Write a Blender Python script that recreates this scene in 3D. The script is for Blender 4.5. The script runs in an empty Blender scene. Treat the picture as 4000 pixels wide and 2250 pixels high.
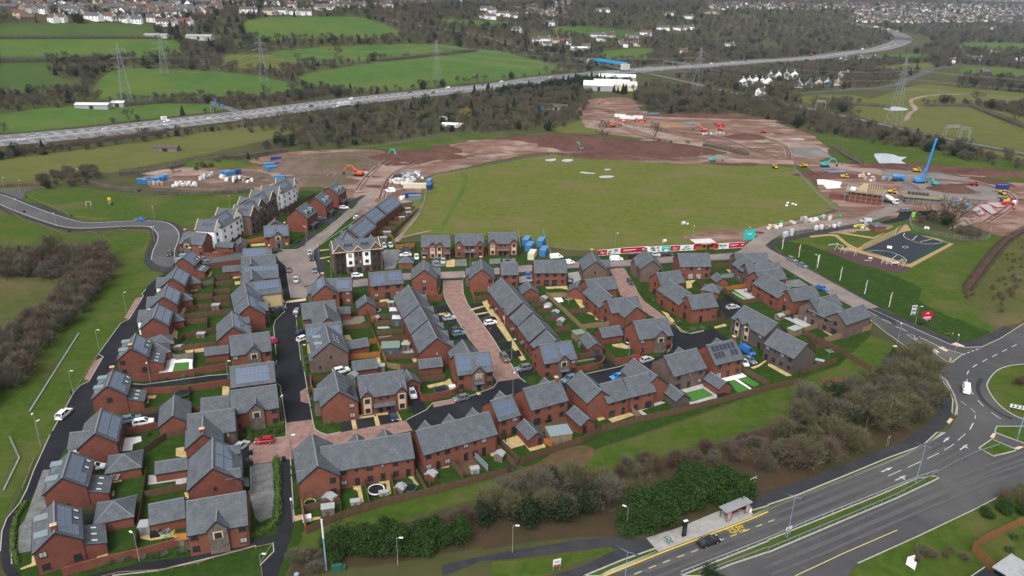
import bpy,bmesh,math,random
from mathutils import Vector,Matrix,noise
from math import sin,cos,pi,radians,sqrt,atan2,hypot
random.seed(7)
SC=bpy.context.scene
COL=SC.collection
FPX,CXP,CYP,HC=2826.0,2000.0,1125.0,95.0
_dn=Vector(((1863-CXP)/FPX,-(8120-CYP)/FPX,-1)).normalized()
_up=-_dn
_yw=Vector((0,0,-1));_yw=(_yw-_up*_yw.dot(_up)).normalized()
_xw=_yw.cross(_up)
RW=Matrix((_xw,_yw,_up))
cam=bpy.data.objects.new('camera',bpy.data.cameras.new('camera'))
COL.objects.link(cam)
cam.matrix_world=Matrix.Translation((0,0,HC)) @ RW.to_4x4()
cam.data.sensor_width=36
cam.data.lens=36*FPX/4000
cam.data.clip_end=40000
cam.data.clip_start=1
SC.camera=cam
W_=bpy.data.worlds.new('World');SC.world=W_;W_.use_nodes=True
_n=W_.node_tree.nodes;_l=W_.node_tree.links
_sky=_n.new('ShaderNodeTexSky');_sky.sky_type='NISHITA';_sky.sun_disc=False
SUN_EL,SUN_ROT=radians(52),radians(200)
_sky.sun_elevation=SUN_EL;_sky.sun_rotation=SUN_ROT
_sky.dust_density=4;_sky.air_density=1.0;_sky.ozone_density=1.0
_hs=_n.new('ShaderNodeHueSaturation');_hs.inputs['Saturation'].default_value=0.22
_l.new(_sky.outputs[0],_hs.inputs['Color'])
_l.new(_hs.outputs[0],_n['Background'].inputs[0])
_n['Background'].inputs[1].default_value=0.15
sun=bpy.data.objects.new('sun',bpy.data.lights.new('sun','SUN'));COL.objects.link(sun)
sun.data.energy=1.3;sun.data.angle=radians(40);sun.data.color=(1,0.965,0.92)
_sd=Vector((sin(SUN_ROT)*cos(SUN_EL),cos(SUN_ROT)*cos(SUN_EL),sin(SUN_EL)))
sun.rotation_euler=_sd.to_track_quat('Z','Y').to_euler()
vs=SC.view_settings
vs.view_transform='Standard';vs.look='None';vs.exposure=0.6;vs.gamma=1;vs.use_curve_mapping=False
SC.cycles.use_denoising=True
SC.cycles.max_bounces=6;SC.cycles.diffuse_bounces=3;SC.cycles.glossy_bounces=2
SC.cycles.transparent_max_bounces=6;SC.cycles.volume_bounces=0
SC.cycles.volume_step_rate=1;SC.cycles.volume_max_steps=32
TL={'P':(0,0,.644)}
for i in range(4):
 for r,y in (('D',1690),('C',1130),('B',570)):TL[r+str(i)]=(1000*i,y,2.576)
 TL['A'+str(i)]=(1000*i,0,2.542)
for i in range(3):TL['E'+str(i)]=(500+1000*i,850,2.576)
for i in range(2):TL['F'+str(i)]=(500+1000*i,1410,2.576)
def sstep(a,b,x):
 t=min(1,max(0,(x-a)/(b-a)));return t*t*(3-2*t)
def TH(x,y):
 n=-.728*(x+342)+.685*(y-483)
 a=sstep(30,560,n);h=74*a*sstep(420,620,y)
 h+=78*sstep(1250,5200,y)*(1-a)+28*a*sstep(1300,5200,y)
 h+=110*sstep(5200,12000,y)
 if y>600:
  k=sstep(600,1000,y)*(1-sstep(2500,4000,y))*(.35+.65*a)
  h+=k*7*noise.noise(Vector((x/230,y/230,3)))
 return h
def ray(t,u,v):
 o=TL[t]
 return RW @ Vector(((o[0]+u/o[2]-CXP)/FPX,-(o[1]+v/o[2]-CYP)/FPX,-1))
def hit(t,u,v,z=0.0):
 d=ray(t,u,v);k=(z-HC)/d.z
 return Vector((d.x*k,d.y*k,z))
def ground(t,u,v,dz=0.0):
 d=ray(t,u,v)
 if d.z<0:
  k=-HC/d.z
  if d.y*k<430:return Vector((d.x*k,d.y*k,dz))
 k=380/d.y;k0=k
 for _ in range(400):
  if HC+d.z*k<TH(d.x*k,d.y*k):break
  k0=k;k*=1.012
 for _ in range(24):
  m=(k0+k)/2
  if HC+d.z*m<TH(d.x*m,d.y*m):k=m
  else:k0=m
 x,y=d.x*k,d.y*k
 return Vector((x,y,TH(x,y)+dz))
def G(t,*uv):
 return [ground(t,uv[i],uv[i+1]) for i in range(0,len(uv),2)]
def smooth(pts,n=4,closed=False):
 out=[];N=len(pts)
 if N<3:return pts
 rng=range(N if closed else N-1)
 for i in rng:
  p0=pts[(i-1) % N] if closed or i else pts[i]
  p1,p2=pts[i],pts[(i+1) % N]
  p3=pts[(i+2) % N] if closed or i+2<N else p2
  for k in range(n):
   t=k/n
   out.append(.5*((2*p1)+(p2-p0)*t+(2*p0-5*p1+4*p2-p3)*t*t+(3*p1-p0-3*p2+p3)*t**3))
 if not closed:out.append(pts[-1])
 return out
MATS={}
def mat(name,col,rough=.8,col2=None,scale=1.0,spec=.3,metal=0,detail=4,lo=.35,hi=.65,bump=0,col3=None,scale3=.02,coord='Object',stretch=None,em=0):
 if name in MATS:return MATS[name]
 m=bpy.data.materials.new(name);m.use_nodes=True
 nt=m.node_tree;b=nt.nodes['Principled BSDF'];N=nt.nodes.new;L=nt.links.new
 b.inputs['Roughness'].default_value=rough;b.inputs['Metallic'].default_value=metal
 b.inputs['Specular IOR Level'].default_value=.05 if rough>=.8 and spec==.3 else spec
 b.inputs['Base Color'].default_value=(*col,1)
 m.diffuse_color=(*col,1)
 if em:
  b.inputs['Emission Color'].default_value=(*col,1);b.inputs['Emission Strength'].default_value=em
 if col2:
  tc=N('ShaderNodeTexCoord');src=tc.outputs[coord]
  if stretch:
   mp=N('ShaderNodeMapping');mp.inputs['Scale'].default_value=stretch;L(src,mp.inputs[0]);src=mp.outputs[0]
  nz=N('ShaderNodeTexNoise');nz.inputs['Scale'].default_value=scale;nz.inputs['Detail'].default_value=detail
  nz.inputs['Roughness'].default_value=.65;L(src,nz.inputs['Vector'])
  rp=N('ShaderNodeMapRange');rp.inputs[1].default_value=lo;rp.inputs[2].default_value=hi;L(nz.outputs[0],rp.inputs[0])
  mx=N('ShaderNodeMix');mx.data_type='RGBA';mx.inputs[6].default_value=(*col,1);mx.inputs[7].default_value=(*col2,1)
  L(rp.outputs[0],mx.inputs[0]);out=mx.outputs[2]
  if col3:
   n3=N('ShaderNodeTexNoise');n3.inputs['Scale'].default_value=scale3;n3.inputs['Detail'].default_value=6;n3.inputs['Roughness'].default_value=.6;L(src,n3.inputs['Vector'])
   r3=N('ShaderNodeMapRange');r3.inputs[1].default_value=.48;r3.inputs[2].default_value=.68;L(n3.outputs[0],r3.inputs[0])
   m3=N('ShaderNodeMix');m3.data_type='RGBA';m3.inputs[7].default_value=(*col3,1);L(out,m3.inputs[6]);L(r3.outputs[0],m3.inputs[0]);out=m3.outputs[2]
  L(out,b.inputs['Base Color'])
  if bump:
   bp=N('ShaderNodeBump');bp.inputs['Strength'].default_value=bump;bp.inputs['Distance'].default_value=.1
   L(nz.outputs[0],bp.inputs['Height']);L(bp.outputs[0],b.inputs['Normal'])
 MATS[name]=m
 return m
def tiled(name,col,col2,mortar,w,h,msize=.012,rough=.75,var=.5,spec=.1,offs=.5,bump=.4,big=None):
 m=bpy.data.materials.new(name);m.use_nodes=True
 nt=m.node_tree;b=nt.nodes['Principled BSDF'];N=nt.nodes.new;L=nt.links.new
 b.inputs['Roughness'].default_value=rough;b.inputs['Specular IOR Level'].default_value=spec
 m.diffuse_color=(*col,1)
 tc=N('ShaderNodeTexCoord');br=N('ShaderNodeTexBrick');L(tc.outputs['UV'],br.inputs['Vector'])
 br.inputs['Scale'].default_value=1;br.inputs['Brick Width'].default_value=w;br.inputs['Row Height'].default_value=h
 br.inputs['Mortar Size'].default_value=msize;br.offset=offs;br.inputs['Bias'].default_value=0
 br.inputs['Mortar Smooth'].default_value=.3
 br.inputs['Color1'].default_value=(*col,1);br.inputs['Color2'].default_value=(*col2,1);br.inputs['Mortar'].default_value=(*mortar,1)
 nz=N('ShaderNodeTexNoise');nz.inputs['Scale'].default_value=.6;nz.inputs['Detail'].default_value=6;L(tc.outputs['Object'],nz.inputs['Vector'])
 rp=N('ShaderNodeMapRange');rp.inputs[1].default_value=.3;rp.inputs[2].default_value=.7;rp.inputs[3].default_value=1-var*.5;rp.inputs[4].default_value=1+var*.35;L(nz.outputs[0],rp.inputs[0])
 mx=N('ShaderNodeMix');mx.data_type='RGBA';mx.blend_type='MULTIPLY';mx.inputs[0].default_value=1
 L(br.outputs['Color'],mx.inputs[6]);L(rp.outputs[0],mx.inputs[7])
 L(mx.outputs[2],b.inputs['Base Color'])
 bp=N('ShaderNodeBump');bp.inputs['Strength'].default_value=bump;bp.inputs['Distance'].default_value=.03;bp.invert=True
 L(br.outputs['Fac'],bp.inputs['Height']);L(bp.outputs[0],b.inputs['Normal'])
 MATS[name]=m
 return m
M=MATS
tiled('roof',(.128,.142,.158),(.10,.112,.126),(.042,.048,.056),.33,.34,.03,.62,.4,bump=.8)
tiled('brick_red',(.20,.06,.04),(.14,.042,.03),(.14,.08,.063),.225,.075,.008,.88,.35)
tiled('brick_orange',(.225,.075,.048),(.165,.053,.035),(.16,.092,.07),.225,.075,.008,.88,.35)
tiled('brick_brown',(.155,.105,.085),(.115,.078,.065),(.13,.10,.085),.225,.075,.008,.88,.35)
tiled('brick_dark',(.105,.085,.078),(.08,.066,.062),(.10,.085,.078),.225,.075,.008,.88,.35)
tiled('stone',(.17,.145,.12),(.10,.085,.075),(.12,.10,.085),.42,.16,.015,.9,.6)
tiled('block_paving',(.30,.19,.165),(.23,.145,.125),(.16,.105,.09),.2,.1,.008,.85,.55)
tiled('grey_setts',(.20,.20,.20),(.13,.132,.135),(.10,.10,.10),.24,.16,.012,.8,.6)
tiled('yellow_slabs',(.50,.38,.185),(.42,.315,.15),(.24,.18,.09),.6,.6,.02,.8,.5)
tiled('grey_slabs',(.44,.43,.42),(.36,.355,.35),(.22,.22,.21),.6,.6,.02,.75,.35)
tiled('timber_fence',(.135,.085,.052),(.105,.067,.043),(.05,.032,.02),.14,4,.012,.9,.5,offs=0)
tiled('timber_new',(.36,.15,.045),(.30,.12,.038),(.12,.05,.02),.14,4,.012,.85,.4,offs=0)
tiled('timber_pale',(.27,.19,.11),(.22,.155,.09),(.10,.07,.04),.14,4,.012,.9,.4,offs=0)
tiled('timber_grey',(.19,.17,.145),(.155,.14,.12),(.07,.06,.05),.14,4,.012,.9,.4,offs=0)
mat('render_white',(.86,.86,.86),.85,(.80,.80,.80),.6)
mat('render_cream',(.50,.39,.22),.85,(.45,.35,.2),.6)
mat('trim',(.022,.024,.03),.55)
mat('frame',(.016,.018,.022),.4)
mat('glass',(.025,.032,.038),.06,spec=.6)
mat('glass_blind',(.42,.43,.42),.25,(.25,.26,.26),1.5,spec=.6)
mat('stone_surround',(.52,.40,.28),.85)
mat('coping',(.55,.44,.29),.85)
mat('lead',(.20,.245,.265),.5,(.17,.21,.23),2)
mat('ridge_tile',(.17,.18,.195),.7)
mat('solar',(.065,.092,.145),.14,(.08,.112,.168),.9,spec=.6)
mat('solar_dark',(.018,.022,.035),.16,(.028,.033,.05),.9,spec=.6)
mat('alu',(.17,.19,.215),.4,metal=.2)
mat('skylight',(.55,.58,.62),.15,spec=.8)
mat('door_dark',(.018,.02,.025),.45)
mat('door_blue',(.03,.05,.09),.5)
mat('white_paint',(.80,.80,.80),.5)
mat('white_matt',(.72,.72,.71),.8,(.6,.6,.6),1.2)
mat('black',(.012,.012,.014),.5)
mat('dark_metal',(.05,.055,.06),.5,metal=.3)
mat('galv',(.32,.335,.345),.5,(.26,.27,.28),2,metal=.3)
mat('pole_blue',(.20,.30,.42),.5)
mat('tyre',(.012,.012,.012),.85)
mat('concrete',(.33,.32,.30),.9,(.26,.25,.235),.8)
mat('kerb_stone',(.36,.345,.315),.9,(.28,.27,.25),1.5)
mat('asphalt_black',(.015,.0155,.0195),.85,(.020,.0205,.025),.35,col3=(.027,.028,.032),scale3=.06)
mat('asphalt_grey',(.068,.068,.072),.88,(.085,.085,.088),.5,col3=(.105,.102,.10),scale3=.05,detail=8)
mat('asphalt_road',(.056,.057,.060),.85,(.07,.07,.073),.25,col3=(.09,.088,.086),scale3=.035,detail=8)
mat('asphalt_brown',(.20,.168,.152),.9,(.15,.13,.12),.3,col3=(.26,.215,.19),scale3=.05)
mat('footpath',(.030,.031,.036),.9,(.04,.041,.046),.6,col3=(.05,.05,.053),scale3=.08)
mat('bound_gravel',(.33,.235,.115),.9,(.28,.20,.098),1)
mat('sand',(.24,.155,.095),.95,(.19,.12,.075),.3)
mat('rubber_purple',(.085,.048,.052),.9,(.07,.04,.043),1)
mat('court',(.028,.032,.042),.88,(.036,.04,.051),.5)
mat('road_white',(.50,.50,.49),.85,(.38,.38,.37),.8)
mat('road_worn',(.078,.078,.08),.85,(.095,.094,.094),.3,detail=8)
mat('yellow_line',(.62,.43,.03),.8)
mat('faded_yellow',(.40,.35,.16),.85)
mat('turf',(.026,.056,.009),.95,(.016,.037,.006),.9,detail=8,col3=(.035,.06,.012),scale3=.3)
mat('astro',(.06,.17,.035),.95,(.05,.14,.03),1)
mat('astro_mint',(.16,.33,.15),.95)
mat('verge',(.056,.092,.013),.95,(.034,.060,.009),.5,detail=9,col3=(.085,.085,.027),scale3=.06)
mat('rough_grass',(.075,.083,.024),.95,(.050,.060,.018),.35,col3=(.105,.085,.042),scale3=.045,detail=10)
mat('scrub_floor',(.045,.037,.021),.95,(.065,.041,.026),.4,col3=(.035,.045,.014),scale3=.09,detail=9)
mat('mid_field',(.108,.122,.027),.95,(.076,.093,.018),.25,col3=(.13,.11,.046),scale3=.03,detail=12)
mat('pasture',(.062,.116,.024),.95,(.05,.094,.02),.05,col3=(.085,.115,.025),scale3=.012)
mat('pasture_dark',(.050,.088,.022),.95,(.042,.072,.02),.05,col3=(.065,.09,.025),scale3=.012)
mat('pasture_olive',(.098,.108,.028),.95,(.08,.09,.025),.06,col3=(.115,.105,.04),scale3=.012)
mat('base_land',(.066,.070,.026),.95,(.048,.052,.022),.06,col3=(.075,.06,.035),scale3=.01)
mat('dirt_red',(.185,.11,.085),.95,(.105,.058,.044),.13,col3=(.29,.205,.172),scale3=.04,detail=12,stretch=(1,2.2,1),bump=.6)
mat('dirt_pale',(.30,.222,.188),.9,(.22,.155,.128),.15,col3=(.18,.118,.094),scale3=.06,detail=10)
mat('earth_dark',(.105,.052,.042),.95,(.066,.033,.027),.25,col3=(.105,.058,.045),scale3=.08,detail=10,bump=.6)
mat('earth_grey',(.145,.102,.082),.95,(.095,.066,.052),.2,col3=(.08,.078,.034),scale3=.07,detail=10)
mat('hardcore',(.165,.155,.15),.95,(.125,.115,.11),.3,col3=(.21,.185,.17),scale3=.06,detail=9)
mat('bare_soil',(.12,.07,.046),.95,(.075,.05,.028),.4,col3=(.055,.06,.016),scale3=.16,detail=9)
mat('gravel_garden',(.20,.17,.13),.95,(.14,.12,.09),1.5)
mat('water',(.30,.33,.36),.04,spec=1.0)
mat('stone_pale',(.55,.52,.47),.9,(.42,.4,.36),1)
class MB:
 def __init__(s):s.v=[];s.f=[];s.m=[];s.uv=[]
 def face(s,pts,mi=0,uv=None):
  n=len(s.v);s.v+=[tuple(p) for p in pts];s.f.append(tuple(range(n,n+len(pts))));s.m.append(mi)
  if uv is None:
   p0=Vector(pts[0]);nrm=Vector((0,0,0))
   for i in range(1,len(pts)-1):nrm+=(Vector(pts[i])-p0).cross(Vector(pts[i+1])-p0)
   nrm.normalize() if nrm.length>1e-9 else None
   if abs(nrm.z)>.95:ex=Vector((1,0,0));ey=Vector((0,1,0))
   else:ex=Vector((-nrm.y,nrm.x,0)).normalized();ey=nrm.cross(ex)
   if abs(nrm.z)>.95:uv=[(p[0],p[1]) for p in pts]
   else:uv=[(Vector(p).dot(ex),Vector(p).dot(ey)) for p in pts]
  s.uv+=[tuple(q) for q in uv]
 def box(s,x0,x1,y0,y1,z0,z1,mi=0,top=None,bottom=False):
  a=[(x0,y0,z0),(x1,y0,z0),(x1,y1,z0),(x0,y1,z0),(x0,y0,z1),(x1,y0,z1),(x1,y1,z1),(x0,y1,z1)]
  for q in ((0,1,5,4),(1,2,6,5),(2,3,7,6),(3,0,4,7)):s.face([a[i] for i in q],mi)
  s.face([a[i] for i in (4,5,6,7)],mi if top is None else top)
  if bottom:s.face([a[i] for i in (3,2,1,0)],mi)
 def bar(s,p,q,w,h=None,mi=0,up=Vector((0,0,1))):
  p=Vector(p);q=Vector(q);h=h or w;d=(q-p)
  if d.length<1e-6:return
  d.normalize();sx=d.cross(up)
  if sx.length<1e-3:sx=d.cross(Vector((1,0,0)))
  sx.normalize();sz=sx.cross(d)
  c=[sx*(a*w/2)+sz*(b*h/2) for a,b in ((-1,-1),(1,-1),(1,1),(-1,1))]
  for i in range(4):s.face([p+c[i],p+c[(i+1) % 4],q+c[(i+1) % 4],q+c[i]],mi)
  s.face([p+k for k in reversed(c)],mi);s.face([q+k for k in c],mi)
 def tube(s,p,q,r0,r1=None,n=6,mi=0,cap=True):
  p=Vector(p);q=Vector(q);r1=r0 if r1 is None else r1;d=(q-p)
  if d.length<1e-6:return
  d.normalize();sx=d.cross(Vector((0,0,1)))
  if sx.length<1e-3:sx=Vector((1,0,0))
  sx.normalize();sz=sx.cross(d)
  a=[p+(sx*cos(2*pi*i/n)+sz*sin(2*pi*i/n))*r0 for i in range(n)]
  b=[q+(sx*cos(2*pi*i/n)+sz*sin(2*pi*i/n))*r1 for i in range(n)]
  for i in range(n):s.face([a[i],b[i],b[(i+1) % n],a[(i+1) % n]],mi)
  if cap and r1>0:s.face(list(reversed(b)),mi)
  if cap and r0>0:s.face(a,mi)
 def data(s,name,mats):
  me=bpy.data.meshes.new(name);me.from_pydata(s.v,[],s.f)
  for m in mats:me.materials.append(MATS[m] if isinstance(m,str) else m)
  if any(s.m):me.polygons.foreach_set('material_index',s.m)
  u=me.uv_layers.new(name='UVMap');u.data.foreach_set('uv',[c for q in s.uv for c in q])
  return me
 def build(s,name,mats,parent=None,loc=None):
  return link(name,s.data(name,[mats] if not isinstance(mats,(list,tuple)) else mats),parent,loc)
def link(name,me,parent=None,loc=None,rz=None,scale=None):
 o=bpy.data.objects.new(name,me);COL.objects.link(o)
 if parent:o.parent=parent
 if loc is not None:o.location=loc
 if rz is not None:o.rotation_euler=(0,0,rz)
 if scale is not None:o.scale=scale
 return o
USED={}
def tag(o,label,cat,group=None,kind=None):
 if label:o['label']=label
 if cat:o['category']=cat
 if group:o['group']=group
 if kind:o['kind']=kind
 return o
def thing(name,label,cat,loc=(0,0,0),rz=0,group=None):
 return tag(link(name,None,None,loc,rz),label,cat,group)
def copy_tree(o,parent=None):
 c=o.copy();COL.objects.link(c);c.parent=parent
 for ch in list(o.children):copy_tree(ch,c)
 return c
def place(o,loc,rz=0,s=1):
 o.location=loc;o.rotation_euler=(0,0,rz)
 o.scale=(s,s,s) if not isinstance(s,tuple) else s
 return o
LAND=[]
def landmark(p,txt):LAND.append((p[0],p[1],txt))
LSEEN={}
ORD=['','second ','third ','fourth ','fifth ','sixth ','seventh ','eighth ','ninth ','tenth ']
def near_label(desc,p):
 for x,y,t in sorted(LAND,key=lambda q:hypot(q[0]-p[0],q[1]-p[1]))[:24]:
  dx,dy=p[0]-x,p[1]-y
  rel=('just right of' if dx>0 else 'just left of') if abs(dx)>abs(dy) else ('behind' if dy>0 else 'in front of')
  s=f'{desc} {rel} {t}'
  if s not in LSEEN and len(s.split())<=16:
   LSEEN[s]=1;return s
 k=2
 while True:
  s=f'{desc}, number {k} along {LAND[0][2]}'
  if s not in LSEEN:LSEEN[s]=1;return s
  k+=1
XS=[-9000,-7000,-5000,-4000,-3200,-2600,-2200,-1900,-1700,-1500]+list(range(-1475,1801,25))+[1900,2050,2250,2500,2900,3400,4000,5000,7000,9000]
YS=[-900,-400,0,200,350]+list(range(375,1901,25))+[1950,2000,2075,2150,2250,2350,2450,2600,2750,2900,3100,3300,3600,4000,4500,5000,5500,6000,7000,8000,9000,10500,12500]
def base_ground():
 v=[(x,y,TH(x,y)) for y in YS for x in XS];n=len(XS)
 f=[(j*n+i,j*n+i+1,(j+1)*n+i+1,(j+1)*n+i) for j in range(len(YS)-1) for i in range(n-1)]
 me=bpy.data.meshes.new('ground');me.from_pydata(v,[],f);me.materials.append(M['base_land'])
 me.polygons.foreach_set('use_smooth',[True]*len(f))
 tag(link('ground',me),None,None,kind='structure')
def sheet(name,pts,m,dz=.02,sm=0,label=None,kind='structure',parent=None,rag=0):
 if sm:pts=smooth(pts,sm,True)
 if rag:
  q=[]
  for i,p in enumerate(pts):
   n2=pts[(i+1) % len(pts)];L=(n2-p).length;k=max(1,int(L/(rag*2.5)))
   for j in range(k):
    t=p.lerp(n2,j/k);w=noise.noise_vector(Vector((t.x/(rag*3),t.y/(rag*3),1.7)))
    q.append(t+Vector((w.x,w.y,0))*rag)
  pts=q
 bm=bmesh.new()
 f=bm.faces.new([bm.verts.new((p.x,p.y,0)) for p in pts])
 if f.normal.z<0 or (f.normal_update() or f.normal.z<0):f.normal_flip()
 if max(p.y for p in pts)>420:
  x0,x1=min(p.x for p in pts),max(p.x for p in pts);y0,y1=min(p.y for p in pts),max(p.y for p in pts)
  for X in XS:
   if x0<X<x1:bmesh.ops.bisect_plane(bm,geom=bm.verts[:]+bm.edges[:]+bm.faces[:],plane_co=(X,0,0),plane_no=(1,0,0))
  for Y in YS:
   if y0<Y<y1:bmesh.ops.bisect_plane(bm,geom=bm.verts[:]+bm.edges[:]+bm.faces[:],plane_co=(0,Y,0),plane_no=(0,1,0))
  bmesh.ops.triangulate(bm,faces=[f for f in bm.faces if len(f.verts)>4])
  for w in bm.verts:w.co.z=TH(w.co.x,w.co.y)+dz+(.12 if w.co.y>450 else 0)
 else:
  bmesh.ops.triangulate(bm,faces=bm.faces[:])
  for w in bm.verts:w.co.z=dz
 uv=bm.loops.layers.uv.new('UVMap')
 for fc in bm.faces:
  for lp in fc.loops:lp[uv].uv=(lp.vert.co.x,lp.vert.co.y)
 me=bpy.data.meshes.new(name);bm.to_mesh(me);bm.free();me.materials.append(MATS[m])
 o=link(name,me,parent)
 if not parent:tag(o,label,None,kind=kind)
 return o
def offset_line(c,w):
 l,r=[],[]
 for i,p in enumerate(c):
  d=(c[min(i+1,len(c)-1)]-c[max(i-1,0)]);d.z=0;d.normalize();n=Vector((-d.y,d.x,0))
  l.append(p+n*w/2);r.append(p-n*w/2)
 return l,r
def strip(name,c,w,m,dz=.03,kind='structure',parent=None,th=0):
 l,r=offset_line(c,w);mb=MB();s=0
 for i in range(len(c)-1):
  q=[r[i],r[i+1],l[i+1],l[i]]
  z=[TH(p.x,p.y)+dz+th+(.15 if p.y>450 else 0) if p.y>420 else dz+th for p in q]
  t=[Vector((p.x,p.y,zz)) for p,zz in zip(q,z)]
  mb.face(t)
  if th:
   for a,b in ((0,1),(2,3)):
    mb.face([t[a]-Vector((0,0,th)),t[b]-Vector((0,0,th)),t[b],t[a]])
 o=mb.build(name,m,parent)
 if not parent:tag(o,None,None,kind=kind)
 return o
def kerb(c,w=.22,h=.11,m='kerb_stone'):
 return strip('kerb',c,w,m,0.0,th=max(h,.17))
def dashes(name,c,on,off,w,m='white_paint',dz=.05):
 mb=MB();pos=0
 for i in range(len(c)-1):
  a,b=c[i],c[i+1];L=(b-a).length;d=(b-a)/L if L else Vector((1,0,0));n=Vector((-d.y,d.x,0))*w/2
  s=-pos
  while s<L:
   s0,s1=max(0,s),min(L,s+on)
   if s1>s0:
    q=[a+d*s0-n,a+d*s1-n,a+d*s1+n,a+d*s0+n]
    mb.face([Vector((p.x,p.y,(TH(p.x,p.y)+.15 if p.y>450 else 0)+dz)) for p in q])
   s+=on+off
  pos=(pos+L) % (on+off)
 o=mb.build(name,m);tag(o,None,None,kind='structure');return o
# THE GROUND
base_ground()
_z=[0]
FIELDS=[]
def S(name,m,pts,base=.02,sm=0,rag=0):
 _z[0]+=1
 if name=='field':FIELDS.append(smooth(pts,sm,True) if sm else pts)
 return sheet(name,pts,m,base+_z[0]*.0003,sm,rag=rag)
for m,q in (
 ('pasture_dark',(0,62,200,60,365,64,368,94,180,97,0,96)),
 ('pasture',(0,99,200,97,425,99,462,130,400,142,180,152,0,156)),
 ('pasture_dark',(0,158,130,160,120,180,180,210,170,226,0,236)),
 ('pasture',(240,250,275,182,400,173,650,192,780,228,650,246,430,252)),
 ('pasture',(0,288,300,262,530,264,560,277,330,304,100,328,0,335)),
 ('pasture',(625,50,830,42,920,47,1010,90,760,97,640,98)),
 ('pasture',(690,130,1050,111,1185,127,930,152,790,160)),
 ('pasture',(745,192,960,156,1150,131,1250,128,1400,165,1380,185,1000,227,830,224)),
 ('pasture_olive',(580,138,730,140,740,165,650,178,560,165)),
 ('pasture_olive',(-80,415,300,365,600,322,745,322,700,345,560,378,300,430,90,470,-80,478)),
 ('pasture_dark',(1460,70,1600,78,1640,92,1540,98,1430,85)),
 ('pasture',(1100,48,1290,55,1230,66,1120,62)),
 ('pasture',(1400,68,1500,70,1480,88,1400,84)),
 ('pasture',(1530,128,1640,122,1620,150,1500,148)),
 ('pasture_olive',(2190,170,2330,158,2345,172,2300,180,2210,182)),
 ('pasture',(2210,140,2330,136,2330,150,2220,152)),
 ('pasture',(2440,108,2600,112,2600,128,2420,124)),
 ('pasture',(2430,168,2600,178,2600,200,2440,196)),
 ('pasture_olive',(2010,243,2150,240,2190,262,2040,262)),
 ('pasture_olive',(2160,262,2310,214,2400,220,2600,238,2600,268,2440,262,2310,262,2230,275)),
 ('pasture_olive',(2140,268,2320,262,2310,300,2200,305)),
 ('pasture_olive',(2210,310,2320,268,2440,268,2600,305,2600,400,2440,372,2330,345)),
 ('pasture_olive',(1570,285,1480,300,1400,322,1420,335,1500,340)),
):S('field',m,G('P',*q),.0,sm=3)
S('field','mid_field',G('P',1003,600,1030,540,1070,450,1180,425,1400,388,1500,391,1680,413,1780,411,1990,422,2060,480,2115,522,1920,570,1880,598,1860,612,1500,632,1340,612,1310,596,1060,590),sm=3)
S('verge','verge',G('P',-60,500,90,480,160,470,340,490,400,492,620,488,640,510,600,530,500,570,440,565,200,560,60,520),sm=3)
S('verge','verge',G('P',-60,520,40,545,180,590,370,580,395,590,380,660,410,690,300,860,200,1000,60,1200,0,1330,-80,1500,-120,1100,60,900,240,740,290,690,280,640,160,600,0,640,-80,640),sm=3)
S('field','rough_grass',G('P',-80,705,200,705,270,690,180,790,100,880,-100,960),sm=3)
S('verge','verge',G('P',1880,600,1960,600,2060,640,2290,790,2460,850,2500,830,2450,770,2430,740,2520,600,2600,560,2600,540,2480,600,2400,610,2290,560,2150,575,2000,590),sm=2)
S('verge','rough_grass',G('P',2620,560,2520,620,2430,740,2450,770,2500,825,2620,760),sm=2)
S('verge','verge',G('P',760,1340,800,1320,1180,1215,1500,1135,1950,980,2110,920,2190,845,2260,870,2270,900,2200,960,2000,1030,1860,1090,1500,1190,1250,1240,1000,1310,880,1330,760,1400))
S('verge','scrub_floor',G('P',740,1400,1000,1320,1250,1250,1500,1200,1860,1100,2010,1040,2260,900,2350,930,2365,1020,2330,1080,2200,1150,1900,1260,1700,1330,1560,1345,1300,1365,800,1440,720,1460),rag=1.5)
S('bare_patch','bare_soil',G('F1',1230,1180,1500,1050,1760,900,1980,860,2110,880,2090,990,1900,1090,1640,1130,1420,1190,1260,1220),sm=3,rag=1)
S('bare_patch','bare_soil',G('C3',490,880,600,890,720,870,780,930,640,975,520,960),sm=3,rag=.8)
S('verge','verge',G('D2',-200,1300,420,1260,1000,1150,1030,1190,600,1320,350,1443,-200,1500))
S('verge','scrub_floor',G('D2',-300,1180,200,1100,700,1050,1090,1040,1060,900,600,950,0,1050,-300,1100))
S('verge','turf',G('P',20,1510,20,1300,110,1130,260,870,400,690,440,640,440,580,600,600,640,520,760,480,850,480,1000,520,1000,610,1310,600,1330,650,1860,625,1990,640,2190,800,2190,850,2110,920,1950,975,1500,1130,1180,1210,800,1312,770,1332,690,1510),.01)
D=lambda m,*q,**k:S('bare_earth',m,G('P',*q),.03,**k)
D('dirt_red',365,440,470,418,600,428,640,398,740,382,930,376,1000,388,1100,376,1190,362,1270,347,1400,343,1560,353,1720,382,1785,392,1780,409,1690,411,1560,404,1400,384,1250,404,1070,446,1062,480,1045,505,1000,512,925,548,880,510,850,478,760,470,735,492,600,482,390,472,sm=3,rag=2.5)
D('dirt_red',1462,256,1580,246,1645,292,1850,287,1980,318,2050,345,2085,372,2035,412,1780,409,1700,392,1640,358,1500,328,1455,292,sm=3,rag=4)
D('dirt_red',2020,408,2200,414,2300,426,2480,455,2600,470,2600,585,2500,590,2420,560,2280,540,2150,560,1900,592,1872,602,1905,572,2112,528,2062,485,2056,440,sm=3,rag=2.5)
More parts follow.
